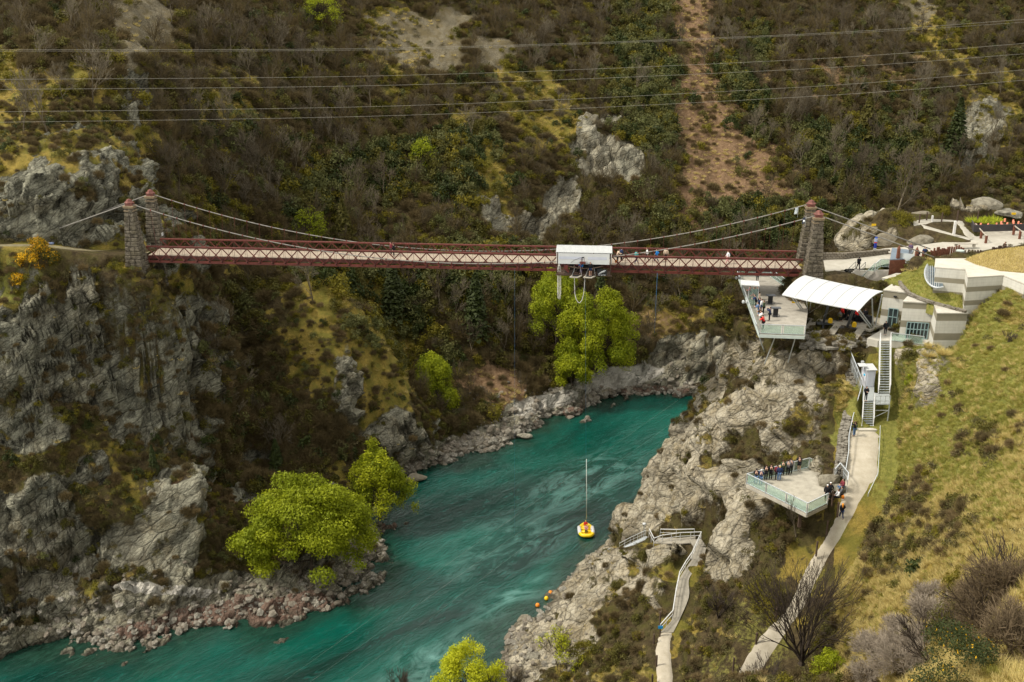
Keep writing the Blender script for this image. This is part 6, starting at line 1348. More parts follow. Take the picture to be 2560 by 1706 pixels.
# ---------------------------------------------------------------- concrete building
def band_mat(name, z0, per, frac, a=(.62, .60, .53), b=(.27, .245, .18)):
    t = NT(name); p = t.pos(); sp = t.n.new('ShaderNodeSeparateXYZ'); t.l.new(p, sp.inputs[0])
    nz_ = t.noise(.8, 6, .65, p); f = t.math('FRACT', t.math('DIVIDE', t.math('SUBTRACT', sp.outputs[2], z0), per)); k = t.math('LESS_THAN', f, frac)
    A_ = t.mix(t.ramp(nz_, [(.35, 0.), (.7, 1.)]), tuple(c * .86 for c in a), a); B_ = t.mix(t.ramp(nz_, [(.35, 0.), (.7, 1.)]), tuple(c * .85 for c in b), b)
    A_ = t.mix(t.ramp(t.noise(1.2, 6, .7, t.map(p, (2.5, 2.5, .35))), [(.45, 0.), (.7, .45)]), A_, tuple(c_ * .62 for c_ in a)); ln = t.math('FRACT', t.math('DIVIDE', sp.outputs[2], .36)); l2 = t.math('LESS_THAN', ln, .07)
    c = t.mix(k, A_, B_); c = t.mix(t.math('MULTIPLY', l2, .22), c, (.2, .18, .14)); return t.fin(c, .85, t.bump(t.noise(6, 5, .6, p), .3, .03), .2)
bld = empty('building', PZ(2300,800,37)); O = bld.location.copy(); tag(bld, 'angular café building of banded pale concrete walls sunk into the slope', 'building')
MB_L = band_mat('banded_concrete_low', 41.15, 2.35, .36); MB_U = band_mat('banded_concrete_high', 44.35, 1.62, .36)
def block(name, foot, zb, zt, mat, cap=True, capc=None):
    m = MB(); xy_ = [((p - O).x, (p - O).y) for p in foot]; m.prism(xy_, zb - O.z, zt - O.z); w = m.build(name, mat); w.parent = bld
    if cap:
        cx = sum(a for a, b in xy_) / len(xy_); cy = sum(b for a, b in xy_) / len(xy_); m = MB(); m.prism([(cx + (a - cx) * 1.03, cy + (b - cy) * 1.03) for a, b in xy_], zt - O.z + .005, zt - O.z + .14); c = m.build('roof_slab', capc or M_CONC); c.parent = w
    return w
ZL = 42.0; ZU = 46.0
block('wall_block', [PZ(2205,697,42.4), PZ(2252,706,42.4), PZ(2256,686,42.4), PZ(2240,686,42.4)], 36.4, 42.4, MB_L)
block('wall_block', [PZ(2209,727,ZL), PZ(2268,734,ZL), PZ(2278,712,ZL), PZ(2240,706,ZL)], 36.2, ZL, MB_L)
w3 = block('wall_block', [PZ(2258,756,ZL - .1), PZ(2334,760,ZL - .1), PZ(2340,735,ZL - .1), PZ(2285,725,ZL - .1)], 36.2, ZL - .1, MB_L)
w4 = block('wall_block', [PZ(2334,759,ZL), PZ(2343,785,ZL), PZ(2419,785,ZL), PZ(2400,768,ZL), PZ(2350,748,ZL)], 36.2, ZL, MB_L)
# doorway and big window with frames
def opening(name, a, b, z0, z1, mull, off=.09):
    a, b = Vector(a) - O, Vector(b) - O; d = (b - a).normalized(); nrm = Vector((d.y, -d.x, 0)); a = a + nrm * off; b = b + nrm * off; a.z = b.z = 0
    m = MB(); m.quad(a + Vector((0, 0, z0 - O.z)), b + Vector((0, 0, z0 - O.z)), b + Vector((0, 0, z1 - O.z)), a + Vector((0, 0, z1 - O.z)), .05); w = m.build(name, M_WIN); w.parent = bld
    m = MB(); z0 -= O.z; z1 -= O.z; ff = nrm * .05
    for k in range(mull + 1): q = a.lerp(b, k / mull) + ff; m.beam(q + Vector((0, 0, z0)), q + Vector((0, 0, z1)), .09, .07)
    for z in (z0, (z0 + z1) / 2 + .15, z1): m.beam(a + ff + Vector((0, 0, z)), b + ff + Vector((0, 0, z)), .07, .09)
    m = m.build('frame', plain(name + '_frame', (.25, .36, .36), .5, .1, 2)); m.parent = w
f2a, f2b = PZ(2209,727,ZL), PZ(2268,734,ZL); opening('door', f2a.lerp(f2b, .33), f2a.lerp(f2b, .72), 37.45, 39.9, 2)
f3a, f3b = PZ(2258,756,ZL - .1), PZ(2334,760,ZL - .1); opening('window', f3a.lerp(f3b, .22), f3a.lerp(f3b, .93), 37.5, 39.5, 6)
m = MB(); q = f2a.lerp(f2b, .5) - O; q.z = ZL - O.z - .55; m.lathe(q + Vector((0, -.15, 0)), [(.05, -.1), (.2, -.06), (.22, .06), (.08, .1)], 8); m = m.build('wall_lamp', M_BLACK); m.parent = bld
m = MB(); tp = [PZ(2168,846,37.45), PZ(2195,852,37.45), PZ(2228,852,37.45), PZ(2310,862,37.45), PZ(2345,836,37.45), PZ(2230,810,37.45)]; m.prism([((p - O).x, (p - O).y) for p in tp], 36.2 - O.z, 37.45 - O.z); m = m.build('terrace', M_CONC); m.parent = bld
railing('glass_railing', [PZ(2226,852,37.45), PZ(2308,862,37.45)], 1.0, 'low glass railing on the terrace before the café windows', step=1.6, w=.05, glass=M_GLASS, rails=(1, .05))
m = MB(); q = PZ(2298,864,36.9); m.tube([q, q + Vector((.9, .1, .05))], .12, 8); o = m.build('white_pipe', M_WHITE); tag(o, 'short white pipe end sticking out below the terrace', 'pipe')
upx = [(2340,671),(2415,677),(2420,696),(2508,691),(2562,713),(2640,716),(2640,690),(2500,668),(2415,650),(2342,650)]
block('upper_wall', [PZ(u, v, ZU) for u, v in upx], 39.6, ZU, MB_U)
rt = [(2345,672),(2416,676)]
# green roofs: grassy mounds between the blocks
def mound(name, poly, zc, edge_z, label, mat, nb, parent=None, bl_kind=None, bh=1.0):
    P_ = [PZ(u, v, z) for u, v, z in poly]; c = sum(P_, Vector()) / len(P_); c.z = zc; vs = []; K = 7; n = len(P_)
    for k in range(K):
        t = k / K
        for p in P_: q = p.lerp(c, t); q.z = p.z + (zc - p.z) * (1 - (1 - t) ** 2.0) + .05 * math.sin(p.x * 7 + k * 3); vs.append(tuple(q - O))
    vs.append(tuple(c - O)); fs = []
    for k in range(K - 1):
        for i in range(n): a = k * n + i; b = k * n + (i + 1) % n; fs.append((a, b, b + n, a + n))
    for i in range(n): fs.append(((K - 1) * n + i, (K - 1) * n + (i + 1) % n, len(vs) - 1))
    low_ = len(vs); vs += [(x, y, z_ - 1.5) for x, y, z_ in vs[:n]]
    for i in range(n): fs.append((i, low_ + i, low_ + (i + 1) % n, (i + 1) % n))
    m = MB(); m.add(vs, fs); o = m.build(name, mat, smooth=True); o.parent = bld
    # short grass on it
    r = rr_(nb); cnt = 5200; W_ = rr_(nb + 1).dirichlet(np.ones(3), cnt); tri = r.randint(0, n, cnt); kk = r.rand(cnt) ** .5
    PN = np.array([tuple(p) for p in P_]); a_ = PN[tri]; b_ = PN[(tri + 1) % n]; t_ = r.rand(cnt)[:, None]; e_ = a_ * (1 - t_) + b_ * t_; cc = np.array(tuple(c)); s_2 = kk[:, None]; q = cc * (1 - s_2) + e_ * s_2; q[:, 2] = e_[:, 2] + (zc - e_[:, 2]) * (1 - kk ** 2.0)
    d = rnd_unit(cnt, r) * .45; d[:, 2] = .9; L = .22 * bh * (.5 + r.rand(cnt))[:, None]; sd2 = np.cross(d, rnd_unit(cnt, r)); sd2 = sd2 / np.linalg.norm(sd2, axis=1)[:, None] * .03; q = q - np.array(tuple(O))
    v = np.stack([q - sd2, q + sd2, q + d * L], 1).reshape(-1, 3); me = np_mesh('grass', v, np.arange(3 * cnt).reshape(cnt, 3), [bl_kind], False, {'tone': np.repeat(r.rand(cnt), 3)}); g = bpy.data.objects.new('roof_grass', me); link(g, o); g['kind'] = 'stuff'
    return o
def turf(name, a, b, c_):
    t = NT(name); p = t.pos(); n = t.noise(1.1, 5, .65, p); n2 = t.noise(5, 4, .7, p); c = t.mix(t.ramp(n, [(.38, 0.), (.62, 1.)]), a, b); c = t.mix(t.ramp(n2, [(.45, 0.), (.75, .7)]), c, c_); return t.fin(c, .95, t.bump(n2, .7, .1), .1)
T_G = turf('green_roof_turf', (.11, .135, .02), (.22, .20, .055), (.30, .25, .10)); T_B = turf('dry_roof_turf', (.22, .16, .06), (.31, .235, .10), (.26, .22, .07))
mound('green_roof', [(2256,688,42.5),(2252,712,42.2),(2275,735,42.2),(2330,758,42.2),(2400,772,42.2),(2416,768,42.4),(2415,735,43.0),(2345,715,43.3),(2338,665,44.3),(2330,655,44.4),(2300,655,43.8),(2270,668,43.2)], 43.6, 0, '', T_G, 500, bl_kind=M_GRASS)
mound('dry_grass_roof', [(2410,650,46.1),(2440,664,46.1),(2500,678,46.15),(2560,682,46.2),(2650,684,46.2),(2660,620,46.4),(2560,620,46.0),(2500,628,45.8),(2450,636,45.6)], 46.9, 0, '', T_B, 510, bl_kind=M_TUSS)
# coping of rough stones along the green roof edge
m = MB(); r = rr_(520); cp_ = [PZ(*q) for q in ((2253,698,42.5),(2251,712,42.35),(2272,735,42.25),(2300,748,42.2),(2340,761,42.2),(2380,772,42.2),(2418,782,42.2))]
for a, b in zip(cp_[:-1], cp_[1:]):
    n = int((b - a).length / .34)
    for k in range(n):
        q = a.lerp(b, k / n) - O; ang = math.atan2((b - a).y, (b - a).x)
        for lv in (0, 1): m.box(q + Vector((r.normal() * .04, r.normal() * .04, lv * .17)), (.34 + .12 * r.rand(), .42, .16), ang + r.normal() * .15)
m = m.build('stone_coping', M_STONE, bevel=.03); m.parent = bld
# oval skylight with white rim
m = MB(); cO = PZ(2336,683,43.95) - O; ring = []
for k in range(25):
    a = R(70 + 220 * k / 24); q = PZ(2346 + 34 * math.cos(a), 684 - 36 * math.sin(a) * -1, 44.3) - O; ring.append(q)
m.tube(ring, .11, 5); m = m.build('skylight_rim', M_STEEL); m.parent = bld
m = MB(); m.prism([(q.x, q.y) for q in ring], ring[0].z - .12, ring[0].z - .06); sk_ = m.build('skylight', plain('skylight_glass', (.10, .14, .17), .15, .2, 1, .6)); sk_.parent = bld
m = MB()
for k in range(2, 11): a, b = ring[k], ring[24 - k]; m.beam(a, b, .04, .05)
m = m.build('glazing_bar', M_WHITE); m.parent = sk_
# ---------------------------------------------------------------- plateau furniture
def pal(u, v, z, h, w=.16):
    return (PZ(u, v, z), h, w)
m = MB(); r = rr_(530)
pts = [PZ(*q) for q in ((2305,650,44.0),(2322,645,44.1),(2345,641,44.2),(2372,637,44.3),(2395,636,44.4),(2412,636,44.5))]
for a, b in zip(pts[:-1], pts[1:]):
    n = int((b - a).length / .24)
    for k in range(n):
        q = a.lerp(b, k / n); h = .75 + .5 * r.rand() + (.7 if r.rand() < .12 else 0); m.beam(q - Vector((0, 0, .2)), q + Vector((0, 0, h)), .17, .2)
o = m.build('palisade', M_RTIM); tag(o, 'curved row of uneven dark timber stakes behind the skylight', 'palisade')
m = MB(); pts = [PZ(*q) for q in ((2412,634,44.6),(2430,634,44.7),(2458,632,44.8))]
for a, b in zip(pts[:-1], pts[1:]):
    n = int((b - a).length / .3)
    for k in range(n): q = a.lerp(b, k / n); m.beam(q - Vector((0, 0, .2)), q + Vector((0, 0, .35 + .4 * r.rand())), .15, .18)
o = m.build('palisade', M_DTIM); tag(o, 'short row of low dark stakes in the middle of the plaza', 'palisade')
m = MB(); pts = [PZ(*q) for q in ((2480,635,45.0),(2500,631,45.0),(2524,629,45.1))]
for a, b in zip(pts[:-1], pts[1:]):
    n = int((b - a).length / .2)
    for k in range(n): q = a.lerp(b, k / n); m.beam(q - Vector((0, 0, .2)), q + Vector((0, 0, .65 + .25 * r.rand())), .17, .2)
o = m.build('palisade', M_DTIM); tag(o, 'right hand row of low dark stakes by the sitting person', 'palisade')
for i, (u, v, z) in enumerate(((2243,657,43.7),(2288,661,43.8))):
    m = MB(); q = PZ(u, v, z); m.add([tuple(p) for p in (Vector((-.2, -.2, -.3)), Vector((.2, -.2, -.3)), Vector((.2, .2, -.3)), Vector((-.2, .2, -.3)), Vector((-.16, -.16, 1.9)), Vector((.16, -.16, 1.9)), Vector((.16, .16, 1.9)), Vector((-.16, .16, 1.9)), Vector((0, 0, 2.35)))], [(3, 2, 1, 0), (0, 1, 5, 4), (1, 2, 6, 5), (2, 3, 7, 6), (3, 0, 4, 7), (4, 5, 8), (5, 6, 8), (6, 7, 8), (7, 4, 8)]); o = m.build('gate_post', M_RTIM); o.location = q; tag(o, ('left', 'right')[i] + ' pointed rust red gate post above the kiosk', 'post')
m = MB(); a, b = PZ(2247,656,43.7), PZ(2286,660,43.8); m.quad(a, b, b + Vector((0, 0, 1.25)), a + Vector((0, 0, 1.25)), .05); o = m.build('glass_screen', glass_mat('milky_glass', (.62, .64, .64), .7)); tag(o, 'pale glass screen between the two rust red posts', 'screen')
q = PZ(2186,634,43.6); tt_ = empty('totem_sign', q); tag(tt_, 'slim blue and red totem sign on a grey base by the rock', 'sign')
for nm_, z0_, z1_, mt in (('base', -.2, .75, M_STEEL), ('lower_panel', .75, 1.45, plain('navy_panel', (.02, .04, .30), .5, .1, 2)), ('middle_band', 1.45, 1.6, plain('red_panel', (.5, .04, .03), .5, .1, 2)), ('upper_panel', 1.6, 2.1, plain('white_blue_panel', (.35, .42, .62), .5, .3, 6)), ('top_cap', 2.1, 2.25, plain('blue_cap', (.02, .08, .42), .5, .1, 2))):
    m = MB(); m.box((0, 0, (z0_ + z1_) / 2), (.30, .22, z1_ - z0_)); m = m.build(nm_, mt); m.parent = tt_
q = PZ(2385,581,45.8); m = MB(); m.box((0, 0, .6), (.3, .25, 1.9)); o = m.build('white_plinth', M_OFFW); o.location = q; tag(o, 'tall white plinth standing on the grassy island of the plateau', 'plinth')
bn = empty('bench', PZ(2412,617,44.9), R(0)); tag(bn, 'long low pale slab bench at the edge of the grass island', 'bench'); m = MB(); m.box((0, 0, .42), (3.1, .55, .1)); m = m.build('seat', M_PALETIM); m.parent = bn
for x in (-1.2, 1.2): m = MB(); m.box((x, 0, .15), (.25, .4, .42)); m = m.build('leg', M_PALETIM); m.parent = bn
m = MB(); q = PZ(2399,640,44.6); m.lathe((0, 0, -.1), [(.46, 0), (.5, .4), (.52, .8), (.48, .86)], 14); o = m.build('planter', plain('pale_green_planter', (.40, .46, .42), .7, .1, 3), smooth=False); o.location = q; tag(o, 'round pale green tub beside the timber stakes', 'planter')
bw_ = MB(); a, b, c = PZ(2434,580,45.6), PZ(2552,577,45.7), PZ(2640,577,45.8); d = PZ(2427,566,45.6); bw_.quad(d, a, a + Vector((0, 0, .95)), d + Vector((0, 0, .95)), .12)
bw_.quad(a, b, b + Vector((0, 0, .95)), a + Vector((0, 0, .95)), .12); bw_.quad(b, c, c + Vector((0, 0, .95)), b + Vector((0, 0, .95)), .12); o = bw_.build('retaining_wall', plain('black_steel_wall', (.045, .04, .042), .6, .2, 1)); tag(o, 'low black retaining wall behind the gravel court', 'wall')
def timber_rail(p, label):
    P_ = [PZ(*q) for q in p]; e = empty('timber_railing', P_[0]); tag(e, label, 'railing'); o_ = P_[0]
    for q in P_: m = MB(); m.beam(q - o_ - Vector((0, 0, .3)), q - o_ + Vector((0, 0, 1.0)), .26, .26); m = m.build('post', M_RTIM); m.parent = e
    for a, b in zip(P_[:-1], P_[1:]): m = MB(); m.beam(a - o_ + Vector((0, 0, .95)), b - o_ + Vector((0, 0, .95)), .10, .12); m = m.build('rail', M_PALETIM); m.parent = e
timber_rail([(2436,576,45.4),(2452,595,45.0),(2464,608,44.9)], 'pale topped railing with dark posts at the left of the gravel court'); timber_rail([(2534,582,45.5),(2549,594,45.3),(2566,606,45.2)], 'pale topped railing with dark posts at the right edge of the gravel court')
for i in range(16): pass
r = rr_(540); bl_ = blades_mesh('blades', 70, .35, .75, .03, M_FLAX, r, .9); ob = 0
for i, (u, v) in enumerate([(2432,552),(2440,556),(2447,550),(2455,553),(2462,549),(2470,552),(2478,548),(2483,554),(2492,553),(2460,558),(2482,560),(2425,555)]):
    o = bpy.data.objects.new('flax_plant', bl_); COL.objects.link(o); o.location = PZ(u, v, 46.3); o.rotation_euler[2] = i; o.scale = (.8 + .5 * r.rand(),) * 3; tag(o, 'spiky yellow green flax plant in the bed behind the black wall', 'plant', 'flax plants in the bed')
gt = MB(); gt.lathe((0, 0, -.1), [(.13, 0), (.14, .2), (.12, .42), (.1, .45)], 7); gm = gt.build('plant_guard', plain('orange_sleeve', (.80, .28, .18), .7, .1, 3)); gm.location = PZ(2440,566,46); tag(gm, 'small orange plastic plant guard in the gravel bed', 'plant guard', 'orange plant guards in the bed')
for u, v in [(2452,564),(2470,565),(2491,564),(2503,560),(2505,566),(2516,567),(2518,563),(2534,560),(2533,556),(2552,565),(2558,570),(2512,553),(2546,560)]: o = gm.copy(); COL.objects.link(o); o.location = PZ(u, v, 46.1 + (566 - v) * .03)
for i, (u, v, lb) in enumerate(((2532,545,'small yellow notice board at the right of the flax bed'),(2183,573,'small yellow notice board on the plateau edge left of the rock'))):
    q = PZ(u, v, 46.2 - i); e = empty('notice_board', q); tag(e, lb, 'sign'); m = MB(); m.beam((0, 0, -.4), (0, 0, .6), .1, .1); m = m.build('post', M_DTIM); m.parent = e; m = MB(); m.box((0, -.08, .62), (.62, .06, .3)); m = m.build('panel', M_YEL); m.parent = e
for i, (u, v, z) in enumerate(((2211,573,45),(2316,552,46.2),(2354,553,46.3),(2393,548,46.6),(2298,556,46.2),(2444,548,46.6))): post(u, v, z, ('pale post by the plateau edge bush','pale post behind the plateau path','pale post right of the path junction','tallest pale post behind the white plinth','short post left of the path junction','post behind the flax bed')[i], 1.2, 'fence posts on the plateau')
q = PZ(2330,553,46.3); m = MB(); m.lathe((0, 0, -.2), [(.16, 0), (.16, .9), (.1, 1.0)], 8); o = m.build('white_bin', M_OFFW); o.location = q; tag(o, 'small white bin beside the plateau path', 'bin')
pw = MB(); pp_ = [BP(BLEN + 1.8, 3.2, 43.2), BP(BLEN + 5, 3.0, 43.3), BP(BLEN + 11, 4.6, 43.5)]; r = rr_(550)
for a, b in zip(pp_[:-1], pp_[1:]):
    n = int((b - a).length / .45); ang = math.atan2((b - a).y, (b - a).x)
    for k in range(n + 1):
        for lv in range(4): pw.box(a.lerp(b, (k + .5 * (lv % 2)) / n) + Vector((0, 0, lv * .25)), (.42, .45, .23), ang + r.normal() * .04)
o = pw.build('stone_wall', M_STONE, bevel=.03); tag(o, 'low stone parapet running from the far right tower along the plaza', 'wall')
for i, (u, v, z, s, lb) in enumerate(((2255,590,44.4,(3.4,2.0,1.5),'long folded rock outcrop left of the cable anchors'),(2215,600,44.0,(2.2,1.6,1.0),'smaller rock outcrop beside the totem sign'),(2300,600,44.6,(2.2,1.4,1.0),'low rock outcrop beneath the upper cable'),(2465,520,47.2,(3.2,2.0,1.6),'rounded grey knoll standing above the flax bed'),(2520,535,46.6,(2.6,1.6,.8),'pale slab rock right of the knoll'),(2300,540,45.9,(2.6,1.6,.7),'low rocks behind the plateau bush'),(2215,560,45,(1.2,1.0,.9),'rounded rock left of the plateau bush'),(2105,672,42.7,(.8,.5,.35),'flat pale rock between tower and stair'),(2078,672,42.7,(.5,.4,.25),'small rock beside the near right tower'),(2128,676,42.7,(.7,.5,.3),'third flat rock at the stair top'),(240,612,43.4,(1.4,1.0,.9),'grey boulder on the left bluff edge near the tower'),(170,640,43.1,(.7,.6,.35),'small rock left of the boulder on the bluff edge'),(1270,1045,1.2,(3.2,1.5,1.0),'dark slab boulder leaning over the beach'),(1310,1090,.5,(1.6,.9,.5),'pale tilted slab at the beach point'),(1040,1195,.4,(2.2,1.2,.9),'grey boulder at the foot of the grassy spur'),(1310,1548,.4,(1.2,.9,.7),'single grey boulder at the near shore point'),(400,1690,0,(0,0,0),''),(1360,1590,1.4,(1.1,.8,.6),'rounded boulder among the near shore stones'),(1330,1640,1.2,(1.3,.9,.6),'flat pale boulder low on the near shore'))):
    if not lb: continue
    o = bpy.data.objects.new('boulder', rock_mesh('boulder', rr_(600 + i), M_BOULD, s, 3, 12)); COL.objects.link(o); o.location = PZ(u, v, z); o.rotation_euler[2] = .3 * (i % 3) - .3; tag(o, lb, 'rock')
# cable anchors
for i, (x, t_, z, lb) in enumerate(((-14.6, -TW, 46.0, 'near cable anchor portal in the left rock face'), (-10.4, TW, 47.6, 'masonry arch where the far cable enters the left rock face'))):
    e = empty('cable_anchor', BP(x, t_, z), BANG); tag(e, lb, 'anchor'); m = MB(); m.box((-.6, -.65, -.1), (.9, .4, 2.2)); m.box((-.6, .65, -.1), (.9, .4, 2.2)); m.box((-.6, 0, 1.2), (.9, 1.7, .4)); m = m.build('masonry', M_BOULD, bevel=.04); m.parent = e; m = MB(); m.box((-.7, 0, -.1), (.5, .9, 2.2)); m = m.build('opening', M_BLACK); m.parent = e
m = MB(); q = PY(126,612,129.4); m.box((0, 0, .15), (.9, .5, .3)); o = m.build('tarpaulin', plain('blue_tarp', (.10, .13, .22), .7, .2, 2), bevel=.1); o.location = q; tag(o, 'folded grey blue tarpaulin on the track behind the gorse', 'tarpaulin')
# small flags on the right towers
for i, (u, v, y, c) in enumerate(((1990,528,124,(.65,.72,.85)),(2009,552,122,(.05,.06,.09)))):
    e = empty('small_flag', PY(u, v, y)); tag(e, ('pale blue and white flag flying left of the far right tower', 'black flag with pale emblem beside the near right tower')[i], 'flag'); m = MB(); m.quad((-.2, 0, -.42), (.2, .1, -.36), (.24, .1, .42), (-.1, 0, .36), .03); m = m.build('cloth', plain('flag_cloth%d' % i, c, .8, .4, 6)); m.parent = e
    m = MB(); m.tube([Vector((.28, .08, -.8)), Vector((.3, .08, .6))], .02, 4); m = m.build('staff', M_STEEL); m.parent = e
    if i: m = MB(); m.lathe((.05, -.03, -.05), [(.1, -.12), (.13, 0), (.06, .14)], 6); m = m.build('emblem', M_SILV); m.parent = e
# ---------------------------------------------------------------- people
def skin_mesh(name, pts, edges, root=0, sub=1):
    me = bpy.data.meshes.new(name); me.from_pydata([p[0] for p in pts], edges, []); o = bpy.data.objects.new(name, me); COL.objects.link(o)
    md = o.modifiers.new('skin', 'SKIN'); md.use_smooth_shade = True
    for i, p in enumerate(pts): me.skin_vertices[0].data[i].radius = p[1] if isinstance(p[1], tuple) else (p[1], p[1])
    me.skin_vertices[0].data[root].use_root = True
    s = o.modifiers.new('sub', 'SUBSURF'); s.levels = s.render_levels = sub
    dg = bpy.context.evaluated_depsgraph_get(); dg.update(); out = bpy.data.meshes.new_from_object(o.evaluated_get(dg)); out.name = name; bpy.data.objects.remove(o); return out
def pose(kind):
    J = dict(pelvis=(0, 0, .95), waist=(0, .0, 1.1), chest=(0, 0, 1.32), neck=(0, 0, 1.48), head=(0, .02, 1.60), crown=(0, 0, 1.72), nose=(0, .12, 1.61))
    for s, n in ((-1, 'L'), (1, 'R')):
        J['hip' + n] = (.09 * s, 0, .90); J['knee' + n] = (.10 * s, .02, .50); J['ank' + n] = (.10 * s, 0, .09); J['toe' + n] = (.11 * s, .17, .04)
        J['sho' + n] = (.19 * s, 0, 1.42); J['elb' + n] = (.25 * s, -.02, 1.15); J['wri' + n] = (.25 * s, .08, .92)
    if kind == 'walk':
        J.update(kneeL=(-.09, .16, .52), ankL=(-.09, .28, .12), toeL=(-.09, .44, .07), kneeR=(.09, -.02, .50), ankR=(.09, -.26, .14), toeR=(.09, -.12, .04), elbL=(-.25, -.12, 1.18), wriL=(-.22, -.10, .95), elbR=(.25, .06, 1.16), wriR=(.20, .24, 1.02))
    if kind == 'lean':
        J.update(chest=(0, .10, 1.28), neck=(0, .16, 1.43), head=(0, .20, 1.55), crown=(0, .20, 1.67), nose=(0, .31, 1.55), shoL=(-.19, .12, 1.36), shoR=(.19, .12, 1.36), elbL=(-.24, .26, 1.13), elbR=(.24, .26, 1.13), wriL=(-.12, .46, 1.13), wriR=(.12, .46, 1.13))
    if kind == 'photo':
        J.update(elbL=(-.26, .20, 1.30), elbR=(.26, .20, 1.30), wriL=(-.09, .34, 1.55), wriR=(.09, .34, 1.55), head=(0, .03, 1.60))
    if kind == 'read':
        J.update(elbL=(-.24, .05, 1.15), elbR=(.24, .05, 1.15), wriL=(-.07, .28, 1.17), wriR=(.07, .28, 1.17), head=(0, .05, 1.59), nose=(0, .15, 1.57))
    if kind == 'sit':
        d = -.47
        for k in list(J):
            if k[:3] not in ('kne', 'ank', 'toe'): x, y, z = J[k]; J[k] = (x, y, z + d)
        for s, n in ((-1, 'L'), (1, 'R')): J['knee' + n] = (.13 * s, .42, .48); J['ank' + n] = (.13 * s, .46, .09); J['toe' + n] = (.13 * s, .62, .04); J['wri' + n] = (.10 * s, .30, .62); J['elb' + n] = (.25 * s, .06, .70)
    return J
RAD = dict(pelvis=(.15, .11), waist=(.135, .10), chest=(.165, .115), neck=.055, head=.10, crown=.075, nose=.02, hip=.085, knee=.058, ank=.042, toe=.04, sho=.062, elb=.043, wri=.030)
def build_pose(kind):
    J = pose(kind); r = lambda k: RAD.get(k, RAD.get(k[:-1]))
    names = list(J); pts = [(J[k], r(k)) for k in names]; ix = {k: i for i, k in enumerate(names)}
    E_ = [('pelvis', 'waist'), ('waist', 'chest'), ('chest', 'neck'), ('neck', 'head'), ('head', 'crown'), ('head', 'nose')]
    for n in 'LR': E_ += [('pelvis', 'hip' + n), ('hip' + n, 'knee' + n), ('knee' + n, 'ank' + n), ('ank' + n, 'toe' + n), ('chest', 'sho' + n), ('sho' + n, 'elb' + n), ('elb' + n, 'wri' + n)]
    ed = [(ix[a], ix[b]) for a, b in E_]
    for s, n in ((-1, 'L'), (1, 'R')):      # palm, four fingers and a thumb
        w = Vector(J['wri' + n]); f = (w - Vector(J['elb' + n])).normalized(); sd = f.cross(Vector((0, 0, 1))) if abs(f.z) < .9 else Vector((0, 1, 0)); sd.normalize()
        pts.append((tuple(w + f * .06), (.032, .02))); pi = len(pts) - 1; ed.append((ix['wri' + n], pi))
        for k in range(4):
            b = w + f * .085 + sd * (.024 - .016 * k); L = (.07, .08, .075, .055)[k]; t = b + f * L * .8 + Vector((0, 0, -.02)); pts.append((tuple(b), .010)); pts.append((tuple(t), .008)); ed += [(pi, len(pts) - 2), (len(pts) - 2, len(pts) - 1)]
        t = w + f * .07 + sd * .06; pts.append((tuple(t), .010)); ed.append((pi, len(pts) - 1))
    body = skin_mesh('body', pts, ed)
    def sub(keys, inflate, extra=(), rad={}):
        nn = [k for k in keys]; P_ = [(J[k], tuple(x + inflate for x in (r(k) if isinstance(r(k), tuple) else (r(k), r(k)))) if k not in rad else rad[k]) for k in nn]; ii = {k: i for i, k in enumerate(nn)}
        return skin_mesh('cloth', P_, [(ii[a], ii[b]) for a, b in E_ if a in ii and b in ii])
    top = sub(['waist', 'chest', 'pelvis', 'neck', 'shoL', 'shoR', 'elbL', 'elbR', 'wriL', 'wriR'], .045, rad={'neck': (.075, .075), 'wriL': (.045, .045), 'wriR': (.045, .045)}); trs = sub(['pelvis', 'hipL', 'hipR', 'kneeL', 'kneeR', 'ankL', 'ankR'], .018)
    h = Vector(J['crown']); hd = Vector(J['head']); hair = skin_mesh('hair', [(tuple(h + Vector((0, -.01, .015))), (.105, .11)), (tuple(hd + Vector((0, -.055, .02))), (.125, .115)), (tuple(hd + Vector((0, -.055, -.06))), (.06, .05))], [(0, 1), (1, 2)])
    long = skin_mesh('hair', [(tuple(h + Vector((0, -.01, .015))), (.11, .115)), (tuple(hd + Vector((0, -.06, .0))), (.13, .12)), (tuple(hd + Vector((0, -.09, -.16))), (.10, .06)), (tuple(hd + Vector((0, -.10, -.32))), (.07, .04))], [(0, 1), (1, 2), (2, 3)])
    helm = skin_mesh('helmet', [(tuple(h + Vector((0, 0, .03))), (.10, .115)), (tuple(hd + Vector((0, -.02, .04))), (.135, .14))], [(0, 1)])
    ch = Vector(J['chest']); pack = skin_mesh('backpack', [(tuple(ch + Vector((0, -.20, .10))), (.11, .08)), (tuple(ch + Vector((0, -.24, -.20))), (.14, .10))], [(0, 1)])
    sh = [skin_mesh('shoe', [(tuple(Vector(J['ank' + n]) + Vector((0, -.02, -.04))), (.055, .05)), (tuple(J['toe' + n]), (.052, .042))], [(0, 1)]) for n in 'LR']
    return dict(body=body, top=top, trousers=trs, hair=hair, long=long, helmet=helm, pack=pack, shoes=sh)
POSES = {k: build_pose(k) for k in ('stand', 'walk', 'lean', 'photo', 'read', 'sit')}
CM = {}
def cmat(c):
    if c not in CM: CM[c] = plain('cloth_%d' % len(CM), c, .85, .15, 4, .15)
    return CM[c]
SKIN = plain('skin', (.52, .31, .22), .6, .08, 4)
